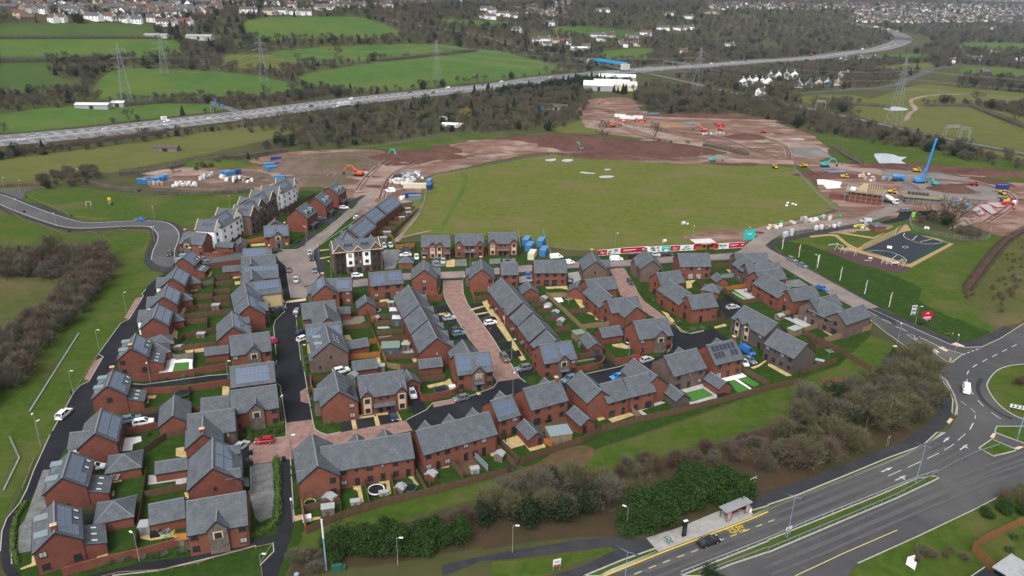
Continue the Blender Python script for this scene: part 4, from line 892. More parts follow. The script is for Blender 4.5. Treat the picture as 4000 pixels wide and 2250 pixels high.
house('red house with black solar roof and chimney beside artificial lawns','the black solar house',ORG,[sc('C2',1950,562,2240,500,9.0,R='wsw/pdw')],sol=[(0,'R',.1,.9,.1,.42,6,1,'solar_dark'),(0,'R',.1,.45,.43,.76,3,1,'solar_dark'),(0,'R',.65,.9,.43,.76,2,1,'solar_dark')],chim=[(0,.97)],gab=[(0,'L',.8,3.0,.6,1.6,ORG)])
house('red semis with mossy twin gables and yellow rear patio','the mossy twin gables',ORG,[sc('C2',900,1018,682,815,6.8,A='.w/.w',L=''),sc('C2',872,958,1106,897,7.6,he=4.8,R='sw/pd'),sc('C2',1114,895,1372,838,7.6,he=4.8,R='ws/dp'),sc('C2',1463,872,1216,690,6.8,A='w./w.')],cat='semi-detached house')
house('red house with right chimney and muddy back garden','the muddy garden house',ORG,[sc('C2',106,1002,482,906,8.4,R='wsw/pdw',A='')],chim=[(0,.9)],gab=[(0,'L',.84,3.0,.6,1.4,ORG)])
house('narrow red house with one solar array and yellow rear terrace','the narrow solar house',ORG,[sc('F1',1066,402,1290,338,7.8,R='ww/wp')],sol=[(0,'R',.1,.92,.2,.5,5,1),(0,'R',.1,.92,.51,.82,5,1)],gab=[(0,'L',.85,3.0,.6,1.0,ORG)])
house('long red terrace with three rear gardens and three front gable tips','the long right terrace',ORG,[sc('F1',316,706,1060,506,8.2,R='wswswsww/wdw.dwd.'.replace('ww/','w./'))],gab=[(0,'L',.88,3.2,.4,.9,ORG),(0,'L',.55,3.2,.4,.9,ORG),(0,'L',.22,3.2,.4,.9,ORG)],cat='terrace house')
house('long red terrace with big left cross gable above the boundary fence','the cross gable terrace',ORG,[sc('D1',622,337,562,12,7.8,A='..w/..w',L='w.w/wdw'),sc('D1',640,146,1555,2,8.2,he=4.9,R='.wswsws/.wdwdwd')],gab=[(0,'L',.22,2.4,.3,2.2,ORG),(0,'L',.74,2.4,.3,2.2,ORG),(1,'L',.74,3.0,.4,.9,ORG),(1,'L',.42,3.0,.4,.9,ORG)],cat='terrace house')
for r,lab in (((400,636,510,568),'nearest'),((592,522,670,456),'middle'),((725,416,812,358),'farthest')):
 house(f'tall red semis with two roof dormers, {lab} of three up the brown street',f'the {lab} tall red semis',RED,[sc('B1',*r,9.0,he=6.4,A='',R='ww/wddw')],dorm=[(0,'R',(.3,.7))],porch=[(0,'R',.5,6.5,'roof',2.7,1.6,True)],cat='semi-detached house')
house('red house with stone gable and twin solar arrays at brown street corner','the solar corner house',ORG,[sc('E0',1362,84,1614,69,8.0,R='w..w/w..w',B='w/.'),sc('E0',1475,40,1472,8,7.4,he=4.9)],sol=[(0,'R',.05,.42,.18,.8,4,2),(0,'R',.55,.95,.12,.75,4,2)],gab=[(0,'R',.55,3.0,.6,1.5,'stone',dict(lower='d'))],chim=[(0,.85)])
for r,lab in (((1206,600,1366,491),'farthest'),((1078,692,1202,608),'middle'),((930,842,1096,712),'nearest')):
 house(f'red terrace house with full solar roof, {lab} of the row by the field',f'the {lab} solar row house',RED,[sc('B1',*r,9.2,R='wsws/wdwd',A='',L='wsw/wdw')],sol=[(0,'R',.08,.94,.14,.5,6,1),(0,'R',.08,.94,.52,.9,6,1)],gab=[(0,'L',.25,3,.6,2.4,RED,dict(win='')),(0,'L',.75,3,.6,2.4,RED,dict(win=''))],cat='terrace house')
house('house with tilted solar roof tucked behind the flats','the house behind the flats',ORG,[sc('B1',850,942,905,848,8.6,A='')],sol=[(0,'R',.15,.9,.15,.85,4,2)])
def garage(label,brick,t,r,W=3.6,he=2.4,**k):
 return house(label,None,brick,[sc(t,*r,W,he=he,pitch=k.pop('pitch',.72),**k)],name='garage',cat='garage')
garage('low red garage with plain pitched roof behind the bend house',ORG,'E0',(885,244,1072,250),R='..s')
garage('small red garage with dark door and upright gable behind the bend',ORG,'E0',(1130,256,1134,196),3.8,A='g')
garage('red garage left of the stone front house by the black street',RED,'E0',(766,1312,1012,1284),R='')
garage('red garage with plain roof left of the hedge front house',RED,'F0',(730,378,1022,346),6.4)
garage('long red garage left of the four block solar house',ORG,'D0',(1556,298,1886,248),3.8,R='')
garage('red garage with wide roof left of the nearest stone front house',ORG,'D0',(1490,724,1852,652),6.0,he=2.6,R='')
garage('garage with grey canopy beside the two parked cars',ORG,'C0',(1735,1275,1752,1066),6.4,he=2.6)
garage('red garage with plain roof behind the solar strip houses',RED,'E0',(950,492,1138,478),R='')
garage('red garage right of the brown dormer house',RED,'C1',(890,528,1120,488),3.9,R='')
garage('red garage with plain roof behind the long canopy semis',RED,'C1',(960,728,1212,696),4.2)
garage('red garage with dark door and white car in front',ORG,'C1',(1572,905,1512,808),4.2,he=2.6,A='g')
garage('red garage below the near left terrace house',RED,'C1',(1626,710,1868,684),4.0,R='')
garage('small red gabled garage between the L house and twin array house',ORG,'E0',(2400,850,2380,775),5.6,he=2.5)
garage('low grey roofed garage behind the long wing roof house',ORG,'E0',(2095,905,2240,897),3.6)
garage('wide gabled garage right of the far left terrace garden',ORG,'E1',(1480,712,1440,635),5.6,he=2.5)
garage('gabled garage left of the stepped gable group',ORG,'E1',(1930,700,1960,632),5.6,he=2.5)
garage('red garage with broad roof beside the fenced court lawn',RED,'C2',(872,392,1086,362),5.0,R='')
garage('red garage with blue door at the end of the black drive',RED,'C2',(848,545,752,425),4.4,he=2.5,A='g')
garage('red garage between the grey patio and the artificial lawns',ORG,'C2',(2160,935,1995,828),4.0,A='.')
garage('brown garage left of the square artificial lawn',DRK,'C2',(1732,1058,1588,950),4.0)
garage('red garage with narrow door beside the yellow terrace and log cabin',RED,'F1',(1538,722,1405,580),3.8,A='.d')
garage('red garage between the muddy garden and the mossy twin gables',RED,'F1',(2062,582,1908,446),3.8,A='d.')
garage('red garage between the semis and the twin gable gardens',ORG,'E2',(838,606,768,550),4.2)
def hip_garage(label,t,u,v,w,rz,he=2.4,rise=2.0,brick=ORG,door=None,name='garage',cat='garage'):
 c=hit(t,u,v,he+rise);c.z=0;r=thing(name,label,cat,c);hip_block(r,Vector((0,0,0)),w,w,he,rise,rz,brick,door=door);return r
for lab,t,u,v,w in (('square hipped garage behind the second left row house','D0',1238,212,6.3),('square hipped garage right of the nearest left row house','D0',1142,690,6.4),('upper of two touching hipped garages in the left row','C0',1612,458,5.8),('lower of two touching hipped garages beside the white patio','C0',1575,542,5.8),('small hipped garage behind the eighth left row house','E0',640,590,4.6),('small hipped garage behind the seventh left row house','E0',552,755,4.6),('small hipped garage behind the sixth left row house','E0',458,958,4.6)):
 hip_garage(lab,t,u,v,w,radians(28) if t !='D0' else radians(22),rise=1.9)
hip_garage('small hipped brick cycle store by the grey parking court','B1',1512,1112,5.2,radians(2),rise=1.6)
hip_garage('brick hipped garage with blue door in the red lane court','E2',730,665,5.8,radians(-28),rise=1.8)
hip_garage('small brick substation with grey hipped roof by the play area','B3',1110,768,5.0,radians(8),rise=1.3,name='substation',cat='substation')
# GARDENS: fences, walls, patios, sheds
FP={}
def fence_meshes(m,h):
 if (m,h) in FP:return FP[(m,h)]
 a=MB();a.box(0,1.8,-.025,.025,.05,h);a.box(0,1.8,-.05,-.026,h*.2,h*.2+.08);a.box(0,1.8,-.05,-.026,h*.8,h*.8+.08)
 b=MB();b.box(-.055,.055,-.055,.055,-.1,h+.1,0,bottom=True)
 FP[(m,h)]=(a.data('fence_panel',[m]),b.data('fence_post',[m]));return FP[(m,h)]
def fence(desc,t,m,*q,h=1.75,label=None,pts=None):
 pts=pts or G(t,*q);c=sum(pts,Vector())/len(pts)
 root=thing('fence',label or near_label(desc,c),'fence',pts[0]);pm,qm=fence_meshes(m,h);o=pts[0]
 for i in range(len(pts)-1):
  a,b=pts[i],pts[i+1];L=(b-a).length;n=max(1,round(L/1.85));rz=atan2(b.y-a.y,b.x-a.x)
  for k in range(n):
   p=a.lerp(b,k/n)-o;hz=.03*((k*7+i*3) % 3-1)
   link('fence_panel',pm,root,p,rz,(L/n/1.8*.985,1,1+hz));link('fence_post',qm,root,p,rz)
 link('fence_post',qm,root,pts[-1]-o);return root
def wall(desc,t,m,*q,h=1.75,sm=3,label=None,w=.26):
 pts=smooth(G(t,*q),sm) if sm else G(t,*q);c=sum(pts,Vector())/len(pts);o=pts[0]
 root=thing('garden_wall',label or near_label(desc,c),'wall',o)
 l,r=offset_line(pts,w);L2,R2=offset_line(pts,w+.08);mb=MB();cp=MB()
 for i in range(len(pts)-1):
  z0,z1=Vector((0,0,-.1)),Vector((0,0,h))
  mb.face([r[i]-o+z0,r[i+1]-o+z0,r[i+1]-o+z1,r[i]-o+z1]);mb.face([l[i+1]-o+z0,l[i]-o+z0,l[i]-o+z1,l[i+1]-o+z1])
  a,b=z1,z1+Vector((0,0,.08))
  cp.face([R2[i]-o+b,R2[i+1]-o+b,L2[i+1]-o+b,L2[i]-o+b]);cp.face([R2[i]-o+a,R2[i+1]-o+a,R2[i+1]-o+b,R2[i]-o+b]);cp.face([L2[i+1]-o+a,L2[i]-o+a,L2[i]-o+b,L2[i+1]-o+b])
 for i in (0,-1):
  q=[l[i]-o+z0,r[i]-o+z0,r[i]-o+z1,l[i]-o+z1];mb.face(q if i==0 else q[::-1])
 mb.build('wall_face',m,root);cp.build('coping',m,root);return root
TF,TN,TP,TG='timber_fence','timber_new','timber_pale','timber_grey'
fence('','D1',TF,label='long weathered brown fence along the front edge of the estate',pts=G('D1',518,1022,700,940,900,860,1080,800,1300,735,1700,640,2090,540,2520,430)+G('D2',80,330,250,260,500,170,700,112)+G('C2',900,1438,1170,1368,1300,1335,1650,1262,2080,1152,2576,1022)+G('C3',320,952,322,860),h=1.9)
B='brown panel fence'
for a in (
 (B,'C3',TF,330,852,690,742,722,650),('weathered brown fence','C3',TF,600,572,722,640,1030,838),('pale new fence','C3',TP,560,535,800,460,1025,395,1052,352),(B,'C3',TF,400,510,480,600,600,572),(B,'C3',TF,480,612,590,580),
 (B,'D1',TF,820,580,862,800),(B,'D1',TF,1085,500,1152,768),(B,'D1',TF,1350,450,1420,690),(B,'D1',TF,1600,400,1720,620),(B,'D1',TF,480,800,840,720),(B,'F1',TF,320,1040,470,1270),(B,'F1',TF,655,1020,798,1190),('grey painted fence','F1','lead',895,960,1045,1112),(B,'F1',TF,1130,890,1300,1052),(B,'F1',TF,1142,820,1360,1030),('short orange fence','F1',TN,1600,830,1690,868),
 (B,'D0',TF,1482,420,1372,1190),(B,'D0',TF,1465,660,1912,570),(B,'D0',TF,832,1000,975,965),(B,'D0',TF,902,800,975,785),('dark trellis fence','D0',TF,940,320,1090,290),(B,'F0',TF,150,950,390,785,588,745),(B,'F0',TF,0,585,315,515),(B,'F0',TF,615,530,735,515),(B,'F0',TF,615,300,625,440),
 (B,'C0',TF,1770,585,1862,500,2170,430),(B,'C0',TF,1832,615,2180,575),(B,'C0',TF,1852,300,2330,245),(B,'C0',TF,1875,250,2000,200,2320,168),(B,'C0',TF,1822,358,2090,340),(B,'C0',TF,2092,300,2090,420),(B,'C0',TF,1945,112,2140,95),(B,'C0',TF,2150,118,2310,105),(B,'C0',TF,2150,45,2320,35),('curved grey fence','C0',TG,1722,690,1780,712,1950,690),('pale screen fence','C0',TG,1958,640,1946,815),
 (B,'E0',TF,876,610,850,870),(B,'E0',TF,880,690,1060,670),(B,'E0',TF,868,772,1025,752),(B,'E0',TF,862,858,1020,838),(B,'E0',TF,650,826,850,806),('pale fence','E0',TG,752,690,868,665),(B,'E0',TF,880,630,1025,610),
 (B,'C1',TF,1102,215,1165,420,1210,530),('bright orange new fence','C1',TN,1212,540,1312,748),('bright orange fence','C1',TN,912,715,1248,680),('short orange fence','C1',TN,1126,560,1206,545),(B,'C1',TF,872,412,1142,392),(B,'C1',TF,1142,310,1345,292),(B,'C1',TF,1200,372,1372,360),(B,'C1',TF,1212,470,1480,445),(B,'C1',TF,1242,545,1525,505),(B,'C1',TF,1310,715,1622,690),('pale brown fence','C1',TP,1320,790,1452,812),(B,'C1',TF,1455,812,1620,795),(B,'C1',TF,1632,945,1900,905),(B,'C1',TF,950,250,1092,235),(B,'C1',TF,580,945,700,915),(B,'C1',TF,1000,1250,1065,1235),(B,'C1',TF,2195,118,2345,105),
 ('long pale brown fence','C2',TP,345,70,560,268,700,405,742,452),(B,'C2',TF,132,130,345,118),(B,'C2',TF,200,182,360,165),(B,'C2',TF,262,245,410,230),(B,'C2',TF,340,328,490,312),(B,'C2',TF,430,438,590,418),('pale brown fence','C2',TP,362,82,692,80),(B,'C2',TF,545,250,832,228),('pale brown fence','C2',TP,700,402,1005,368),(B,'C2',TF,895,600,1030,740),(B,'C2',TF,635,705,830,675),(B,'C2',TF,2310,830,2576,975),('pale fence','C2',TP,1150,1190,1285,1320),(B,'C2',TF,2050,225,2140,310,2010,360),
 ('brown fence','E2',TN,832,745,1095,700),(B,'E2',TF,1035,872,1300,835),('brown fence','E2',TP,1425,990,1640,958),('brown fence','E2',TP,1645,1155,1820,1100),(B,'E2',TF,1600,1160,2000,1360),(B,'E2',TF,562,640,622,722),('dark fence','E2',TF,742,508,910,500),('grey painted fence','E2','lead',822,612,985,600),('pale rail fence','E2',TP,1870,1262,2315,1130),(B,'E2',TF,770,705,1040,880),
 ('brown fence','B1',TN,1362,915,1408,1035,1600,1020),('brown fence','B1',TF,1640,655,1365,910),('brown fence','B1',TF,1400,705,1555,705),('brown fence','B1',TF,1365,745,1520,745),('brown fence','B1',TF,1300,790,1470,795),('brown fence','B1',TF,1250,845,1410,850),('brown fence','B1',TF,1450,655,1600,640),('brown fence','B1',TF,1215,880,1360,905),('brown fence','B1',TF,70,790,350,640,600,505),('brown fence','B1',TF,215,650,320,660),('brown fence','B1',TF,160,700,270,705),('brown fence','B1',TF,105,740,215,750),('brown fence','B1',TF,50,770,140,785),('brown fence','B1',TN,0,960,85,950),('brown fence','B1',TF,330,690,430,600),('brown fence','B0',TN,2450,910,2620,850),('brown fence','E0',TN,1195,260,1380,238),('brown fence','E1',TF,1350,400,1380,320),('brown fence','E1',TN,690,300,688,400),('brown fence','E1',TN,1020,300,1030,400),('brown fence','E1',TN,305,290,305,400),
):fence(*a)
fence('','E0','brick_red',810,520,1138,470,label='dark red panel fence along the grey lane by the solar strip house')
BW='curved red brick wall'
for a in (('','D0',RED,640,1448,1000,1345,1400,1252,1700,1172,1860,1112,1915,1062),(BW,'C0',RED,1345,915,1500,920,1900,870,2300,800),(BW,'C0',RED,1445,1062,1900,1030,2230,980,2310,968),(BW,'F0',RED,0,745,100,725,300,680),(BW,'C1',RED,1638,1020,1665,1125,1800,1110,1985,1068,2030,1035),(BW,'C1',RED,555,920,558,1010,592,1105),(BW,'C2',RED,1032,752,1170,742,1280,692,1295,640),(BW,'C2',RED,640,840,770,822,900,782,922,730),(BW,'E0',ORG,775,400,900,398,1048,372),(BW,'E0',ORG,1045,345,1085,345),(BW,'E1',ORG,880,760,905,830,915,850),(BW,'E1',ORG,450,850,585,820,590,800),(BW,'C1',ORG,1700,55,1830,60,1838,20),(BW,'D1',ORG,462,740,505,1022),(BW,'C1',ORG,1100,200,1320,175),(BW,'C1',RED,1750,120,1875,110)):
 if a[0]:wall(*a)
 else:wall(*a,label='long curved red brick wall beside the bottom path')
for m,t,q in (
 ('yellow_slabs','D0',(960,1005,1068,1000,1085,1245,975,1285)),('yellow_slabs','D0',(1075,480,1225,462,1225,495,1130,510,1115,585,1155,590,1150,640,1045,675)),('yellow_slabs','D0',(925,705,1000,690,980,735,920,745)),('yellow_slabs','D0',(1410,1030,1520,1020,1760,975,1775,1050,1520,1090,1410,1070)),('yellow_slabs','D0',(325,1185,345,1240,385,1330,215,1385,205,1370,320,1320)),('yellow_slabs','D0',(2195,1120,2240,1115,2260,1150,2200,1180)),('yellow_slabs','D0',(1855,605,1925,595,1930,660,1870,670)),('yellow_slabs','D0',(1770,160,1885,140,1895,260,1770,240)),
 ('grey_slabs','D0',(1490,430,1890,430,1895,530,1770,530,1770,490,1490,530)),('white_matt','D0',(1210,60,1330,50,1420,40,1425,90,1340,120,1330,180,1180,200)),('white_matt','C0',(1720,700,1950,705,1940,820,1690,850)),('grey_slabs','C0',(1610,730,1720,710,1690,850,1600,850)),('astro','C0',(1760,745,1905,735,1900,815,1735,835)),
 ('yellow_slabs','C0',(1460,1075,1575,1070,1560,1100,1490,1110,1500,1140,1430,1200,1330,1225,1400,1180)),('yellow_slabs','C0',(2240,975,2310,985,2300,1065,2235,1070)),('yellow_slabs','C0',(1740,365,1775,360,1760,420,1790,420,1780,500,1715,470)),('yellow_slabs','C0',(1800,180,1880,172,1850,250,1800,290,1790,250)),('yellow_slabs','C0',(1860,620,2060,590,2050,630,1880,655)),('yellow_slabs','E0',(815,550,850,545,830,590,770,605)),('yellow_slabs','E0',(615,720,720,710,700,735,620,750)),('yellow_slabs','E0',(1055,575,1140,565,1140,600,1060,620)),('yellow_slabs','E0',(1070,645,1140,640,1140,670,1080,680)),('yellow_slabs','E0',(830,345,955,335,940,355,850,365)),('yellow_slabs','E0',(1230,270,1380,255,1380,285,1240,292)),
 ('yellow_slabs','C1',(870,465,940,460,965,510,885,515)),('gravel_garden','C1',(870,290,1080,270,1100,320,1040,350,880,375)),('yellow_slabs','C1',(905,650,1010,640,1010,665,910,680)),('yellow_slabs','C1',(1210,690,1245,685,1260,760,1225,765)),('yellow_slabs','C1',(1475,515,1530,510,1535,540,1490,550)),('concrete','C1',(1430,600,1590,590,1600,640,1440,655)),('yellow_slabs','C1',(1565,700,1625,695,1630,730,1590,740)),('yellow_slabs','C1',(1720,970,1900,930,1950,900,2000,990,1960,1000,1900,960,1740,1000)),('yellow_slabs','C1',(2215,1040,2245,1035,2265,1060,2230,1070)),('grey_slabs','C1',(950,930,990,930,1050,1190,1020,1200)),('yellow_slabs','C1',(1240,110,1330,100,1340,130,1250,140)),('grey_slabs','C1',(1220,380,1330,375,1350,395,1225,400)),('gravel_garden','C1',(1225,480,1370,465,1380,485,1235,505)),
 ('yellow_slabs','C2',(620,85,695,80,800,175,690,190,640,120)),('yellow_slabs','C2',(740,240,800,235,920,320,840,310,830,270)),('white_paint','C2',(400,90,495,85,520,125,440,145)),('yellow_slabs','C2',(1000,560,1110,545,1190,585,1130,600,1020,580)),('gravel_garden','C2',(640,720,830,695,840,705,650,745)),('yellow_slabs','C2',(850,1300,1170,1230,1230,1270,1010,1345,960,1305,870,1330)),('grey_slabs','C2',(1240,1200,1500,1130,1545,1145,1300,1225,1380,1275,1330,1290)),('grey_slabs','C2',(1660,1000,1900,945,2065,1055,2060,1105,1800,1170,1760,1130,1820,1135,2030,1070,1920,1000,1750,1045)),('astro','C2',(1750,1048,1920,1000,2030,1068,1815,1138)),('white_matt','C2',(2080,880,2290,830,2365,880,2270,905,2420,1010,2400,1015,2240,915,2120,935)),('astro','C2',(2180,935,2240,918,2385,1015,2270,1045)),('astro','C2',(2275,905,2360,880,2490,960,2430,985)),('yellow_slabs','C2',(2400,790,2480,760,2576,700,2576,715,2490,780,2430,805)),('yellow_slabs','C2',(2030,380,2140,350,2160,370,2060,395)),('yellow_slabs','C2',(1500,380-160,1570,245,1640,330,1600,335,1540,260)),('bare_soil','C2',(180,1350,560,1280,600,1330,700,1420,700,1443,250,1443)),
 ('yellow_slabs','F1',(1190,800,1350,750,1440,840,1250,895)),('yellow_slabs','F1',(1420,850,1590,810,1630,870,1470,915)),('yellow_slabs','F1',(390,1110,640,1040,660,1070,550,1090,430,1155)),('yellow_slabs','F1',(1060,920,1110,905,1125,960,1080,965)),('bare_soil','F1',(690,1030,890,975,1000,1105,810,1160)),('yellow_slabs','D1',(975,530,1050,515,1085,700,1050,720,1020,590,980,575)),('yellow_slabs','D1',(1230,490,1340,475,1360,620,1325,632,1310,520,1240,520)),('yellow_slabs','D1',(1510,440,1590,420,1590,460,1640,530,1610,540,1560,470)),('yellow_slabs','D1',(515,860,650,850,650,870,530,900)),('yellow_slabs','D1',(385,840,475,825,480,870,390,900)),
 ('grey_slabs','E2',(940,730,1085,715,1210,800,1100,830)),('astro_mint','E2',(900,755,940,748,1098,832,1035,848)),('grey_slabs','E2',(1440,1010,1640,970,1750,1090,1660,1115)),('yellow_slabs','E2',(460,640,560,630,520,670,525,705,470,720)),('yellow_slabs','E2',(1840,1145,1880,1135,1965,1190,1930,1200)),('yellow_slabs','E2',(865,525,920,520,945,550,900,560)),('yellow_slabs','E2',(745,1105,870,1080,870,1095,760,1120)),('yellow_slabs','E1',(1620,700,1840,690,1850,730,1780,715,1640,720)),('yellow_slabs','C3',(0,750,40,760,245,870,190,880,0,775)),('yellow_slabs','C3',(560,420,600,418,690,462,650,470)),('yellow_slabs','B1',(640,1050,740,1040,740,1048,645,1060)),('yellow_slabs','B1',(640,1130,760,1110,760,1120,650,1142)),
):S('lawn' if m.startswith('astro') else 'patio',m,G(t,*q),.05)
def shed(desc,t,u,v,w,d,h,wallm,roofm,rz,mono=False):
 c=ground(t,u,v);r=thing('garden_shed',near_label(desc,c),'shed',c,rz);x,y=w/2,d/2;mb=MB()
 e=h*.75;rz_=.06
 if mono:
  mb.box(-x,x,-y,y,0,h-.12);mb.build('wall',wallm,r);mb=MB();mb.box(-x-.12,x+.12,-y-.12,y+.12,h-.12,h,0,bottom=True);mb.build('roof',roofm,r)
 else:
  for s in (1,-1):
   mb.face([(-x*s,-y*s,0),(x*s,-y*s,0),(x*s,-y*s,e),(-x*s,-y*s,e)]);mb.face([(x*s,-y*s,0),(x*s,y*s,0),(x*s,y*s,e),(x*s,0,h-.06),(x*s,-y*s,e)])
  mb.build('wall',wallm,r);p=(h-e)/y;X,Y=x+.12,y+.14
  for s in (1,-1):
   mb=MB();q=[(-X*s,-Y*s,e-.14*p),(X*s,-Y*s,e-.14*p),(X*s,0,h),(-X*s,0,h)]
   mb.face(q);mb.face([(a,b,c_-.06) for a,b,c_ in q][::-1])
   for i in range(4):a,b=q[i],q[(i+1) % 4];mb.face([(a[0],a[1],a[2]-.06),(b[0],b[1],b[2]-.06),b,a])
   mb.build('roof_slope',roofm,r)
 mb=MB();mb.box(-.38,.38,-y-.04,-y,.05,1.7 if h>1.9 else h*.6);mb.build('door','timber_grey' if wallm !='timber_grey' else 'timber_fence',r)
 return r
mat('felt_grey',(.33,.34,.345),.85,(.27,.28,.285),1.2);mat('felt_green',(.16,.21,.17),.85);mat('shed_red',(.22,.08,.055),.85);mat('shed_blue',(.05,.075,.10),.7)
for a in (('timber garden shed','D1',742,705,1.8,2.4,2.1,TG,'felt_grey',1.2),('low timber shed','D1',728,815,2.4,1.6,1.9,TG,'felt_grey',.25,True),('timber garden shed','D1',1455,600,1.7,2.0,2.0,TG,'felt_grey',1.2),('red timber garden shed','D1',1762,470,1.7,2.2,2.1,'shed_red','felt_grey',1.2),('timber garden shed','D1',2450,270,1.8,2.0,2.2,TG,'felt_grey',1.2),('pale timber log cabin with grey felt roof','F1',1755,790,5.2,4.0,2.6,TP,'lead',.27,True),('grey storage box','D1',1285,625,1.8,.9,.9,'felt_grey','felt_grey',.27,True),('grey storage box','D1',1000,715,1.8,1.0,.9,'felt_grey','felt_grey',.27,True),('grey storage box','D1',2200,400,1.8,1.2,1.3,'felt_grey','felt_grey',.27,True),
  ('green roofed summer house','C1',1358,640,5.0,4.2,2.7,'shed_blue','felt_green',.15,True),('pink and red playhouse shed','C1',1175,325,1.6,1.4,1.8,'shed_red','shed_red',1.3),('red playhouse shed','C1',1215,318,1.6,1.4,1.8,'shed_red','felt_grey',1.3),('timber shed','C1',1362,180,2.2,1.8,2.0,TG,'felt_grey',.1,True),('narrow timber shed','C1',1508,610,2.2,1.6,2.1,TG,'felt_grey',.1,True),('tall grey shed','C1',978,915,1.9,2.3,2.4,TG,'lead',1.3),('timber garden shed','C1',1255,825,2.2,1.6,2.0,TG,'felt_grey',.2,True),('pale blue glass roofed gazebo','C1',1392,275,2.6,2.6,2.6,'shed_blue','skylight',.1,True),('pale blue glass roofed gazebo','C1',1420,355,2.6,2.6,2.6,'shed_blue','skylight',.1,True),
  ('timber garden shed','C2',185,95,2.2,1.6,2.0,TG,'felt_grey',.1,True),('timber garden shed','C2',318,125,1.8,2.2,2.1,TG,'felt_grey',1.2),('white timber shed','C2',360,200,1.8,2.2,2.2,'white_matt','felt_grey',1.2),('blue timber shed','C2',435,270,1.8,2.2,2.2,'shed_blue','felt_grey',1.2),('dark timber shed','C2',488,355,2.2,2.0,2.2,TG,'felt_grey',1.2),('green roofed corner summer house','C2',668,500,3.2,3.0,2.4,TP,'felt_green',.4,True),('pale timber shed','C2',712,580,2.2,2.0,2.0,TG,'felt_grey',1.0),('pale flat roofed timber shed','C3',260,455,4.2,2.4,2.3,TP,'felt_grey',.6,True),('small timber shed','C3',110,300,2.4,2.0,2.0,TG,'felt_grey',.6),('dark storage box','C3',515,745,2.2,1.2,1.1,'shed_blue','felt_grey',-.5,True),
  ('timber playhouse with orange roof','D0',1845,1110,2.2,1.8,2.2,TF,'timber_new',.2),('grey garden shed','D0',1475,1000,2.0,2.0,2.1,'lead','felt_grey',.2,True),('low timber shed','C0',2178,205,2.2,1.6,1.9,TG,'felt_grey',.1,True),('grey garden store','C0',2028,480,2.2,1.4,1.4,TG,'felt_grey',.1,True),('low grey store','C0',1795,605,2.4,1.2,1.2,TG,'felt_grey',.3,True),('small timber shed','B1',1530,665,2.4,1.8,2.0,TG,'felt_grey',.4,True),('timber shed','B1',1470,755,2.4,1.8,2.0,TG,'felt_grey',.4,True),('timber shed','B1',1320,905,3.0,1.8,1.9,TG,'felt_grey',.2,True),('timber shed','B1',1285,960,2.6,1.8,1.9,TG,'felt_grey',.2,True),('timber shed','B1',1535,705,2.4,1.8,2.0,TG,'felt_grey',.4,True),('timber shed','E1',1475,800,2.2,1.8,1.9,TG,'felt_grey',.1,True)):
 shed(*a)
def canopy_sail():
 c=ground('C0',1740,1400);r=thing('garden_canopy','dark grey pitched canopy in front of the twin car garage','canopy',c,radians(24));mb=MB()
 mb.box(-2.6,2.6,-1.8,1.8,2.3,2.42,0,bottom=True);mb.build('roof','lead',r)
 for x in (-2.4,2.4):
  for y in (-1.6,1.6):b=MB();b.bar((x,y,0),(x,y,2.3),.12);b.build('post','trim',r)
canopy_sail()
def trampoline(desc,t,u,v,r,rim,tall=.75,net=True):
 c=ground(t,u,v);o=thing('trampoline',near_label(desc,c),'trampoline',c);n=20;mb=MB();R=r*.84
 pt=lambda rr,i,z:(rr*cos(2*pi*i/n),rr*sin(2*pi*i/n),z)
 mb.face([pt(R,i,tall) for i in range(n)]);mb.build('bed','black',o);mb=MB()
 for i in range(n):mb.face([pt(R,i,tall+.02),pt(r,i,tall+.02),pt(r,i+1,tall+.02),pt(R,i+1,tall+.02)]);mb.face([pt(r,i,tall-.12),pt(r,i+1,tall-.12),pt(r,i+1,tall+.02),pt(r,i,tall+.02)])
 mb.build('pad',rim,o)
 for i in range(0,n,4):b=MB();b.tube(pt(r,i,0),pt(r,i,2.4 if net else tall),.03,n=5);b.build('leg','dark_metal',o)
 if net:
  mb=MB()
  for i in range(n):mb.bar(pt(r,i,2.38),pt(r,i+1,2.38),.05)
  mb.build('top_hoop','dark_metal',o)
mat('lime',(.22,.62,.03),.6);mat('sky_pad',(.30,.46,.52),.7);mat('green_dark',(.02,.09,.06),.6)
for a in (('trampoline with white padded rim','D1',1210,600,1.8,'white_matt'),('trampoline with green net poles','D1',1548,580,1.5,'green_dark'),('small trampoline with bright green rim','D1',545,735,1.25,'lime'),('low trampoline with pale blue rim','C1',1203,218,1.75,'sky_pad',.35,False),('black netted trampoline','C2',2128,1095,1.7,'black'),('dark green netted trampoline','F0',552,345,2.0,'green_dark'),('dark netted trampoline','C1',1860,1035,1.9,'green_dark')):trampoline(*a)
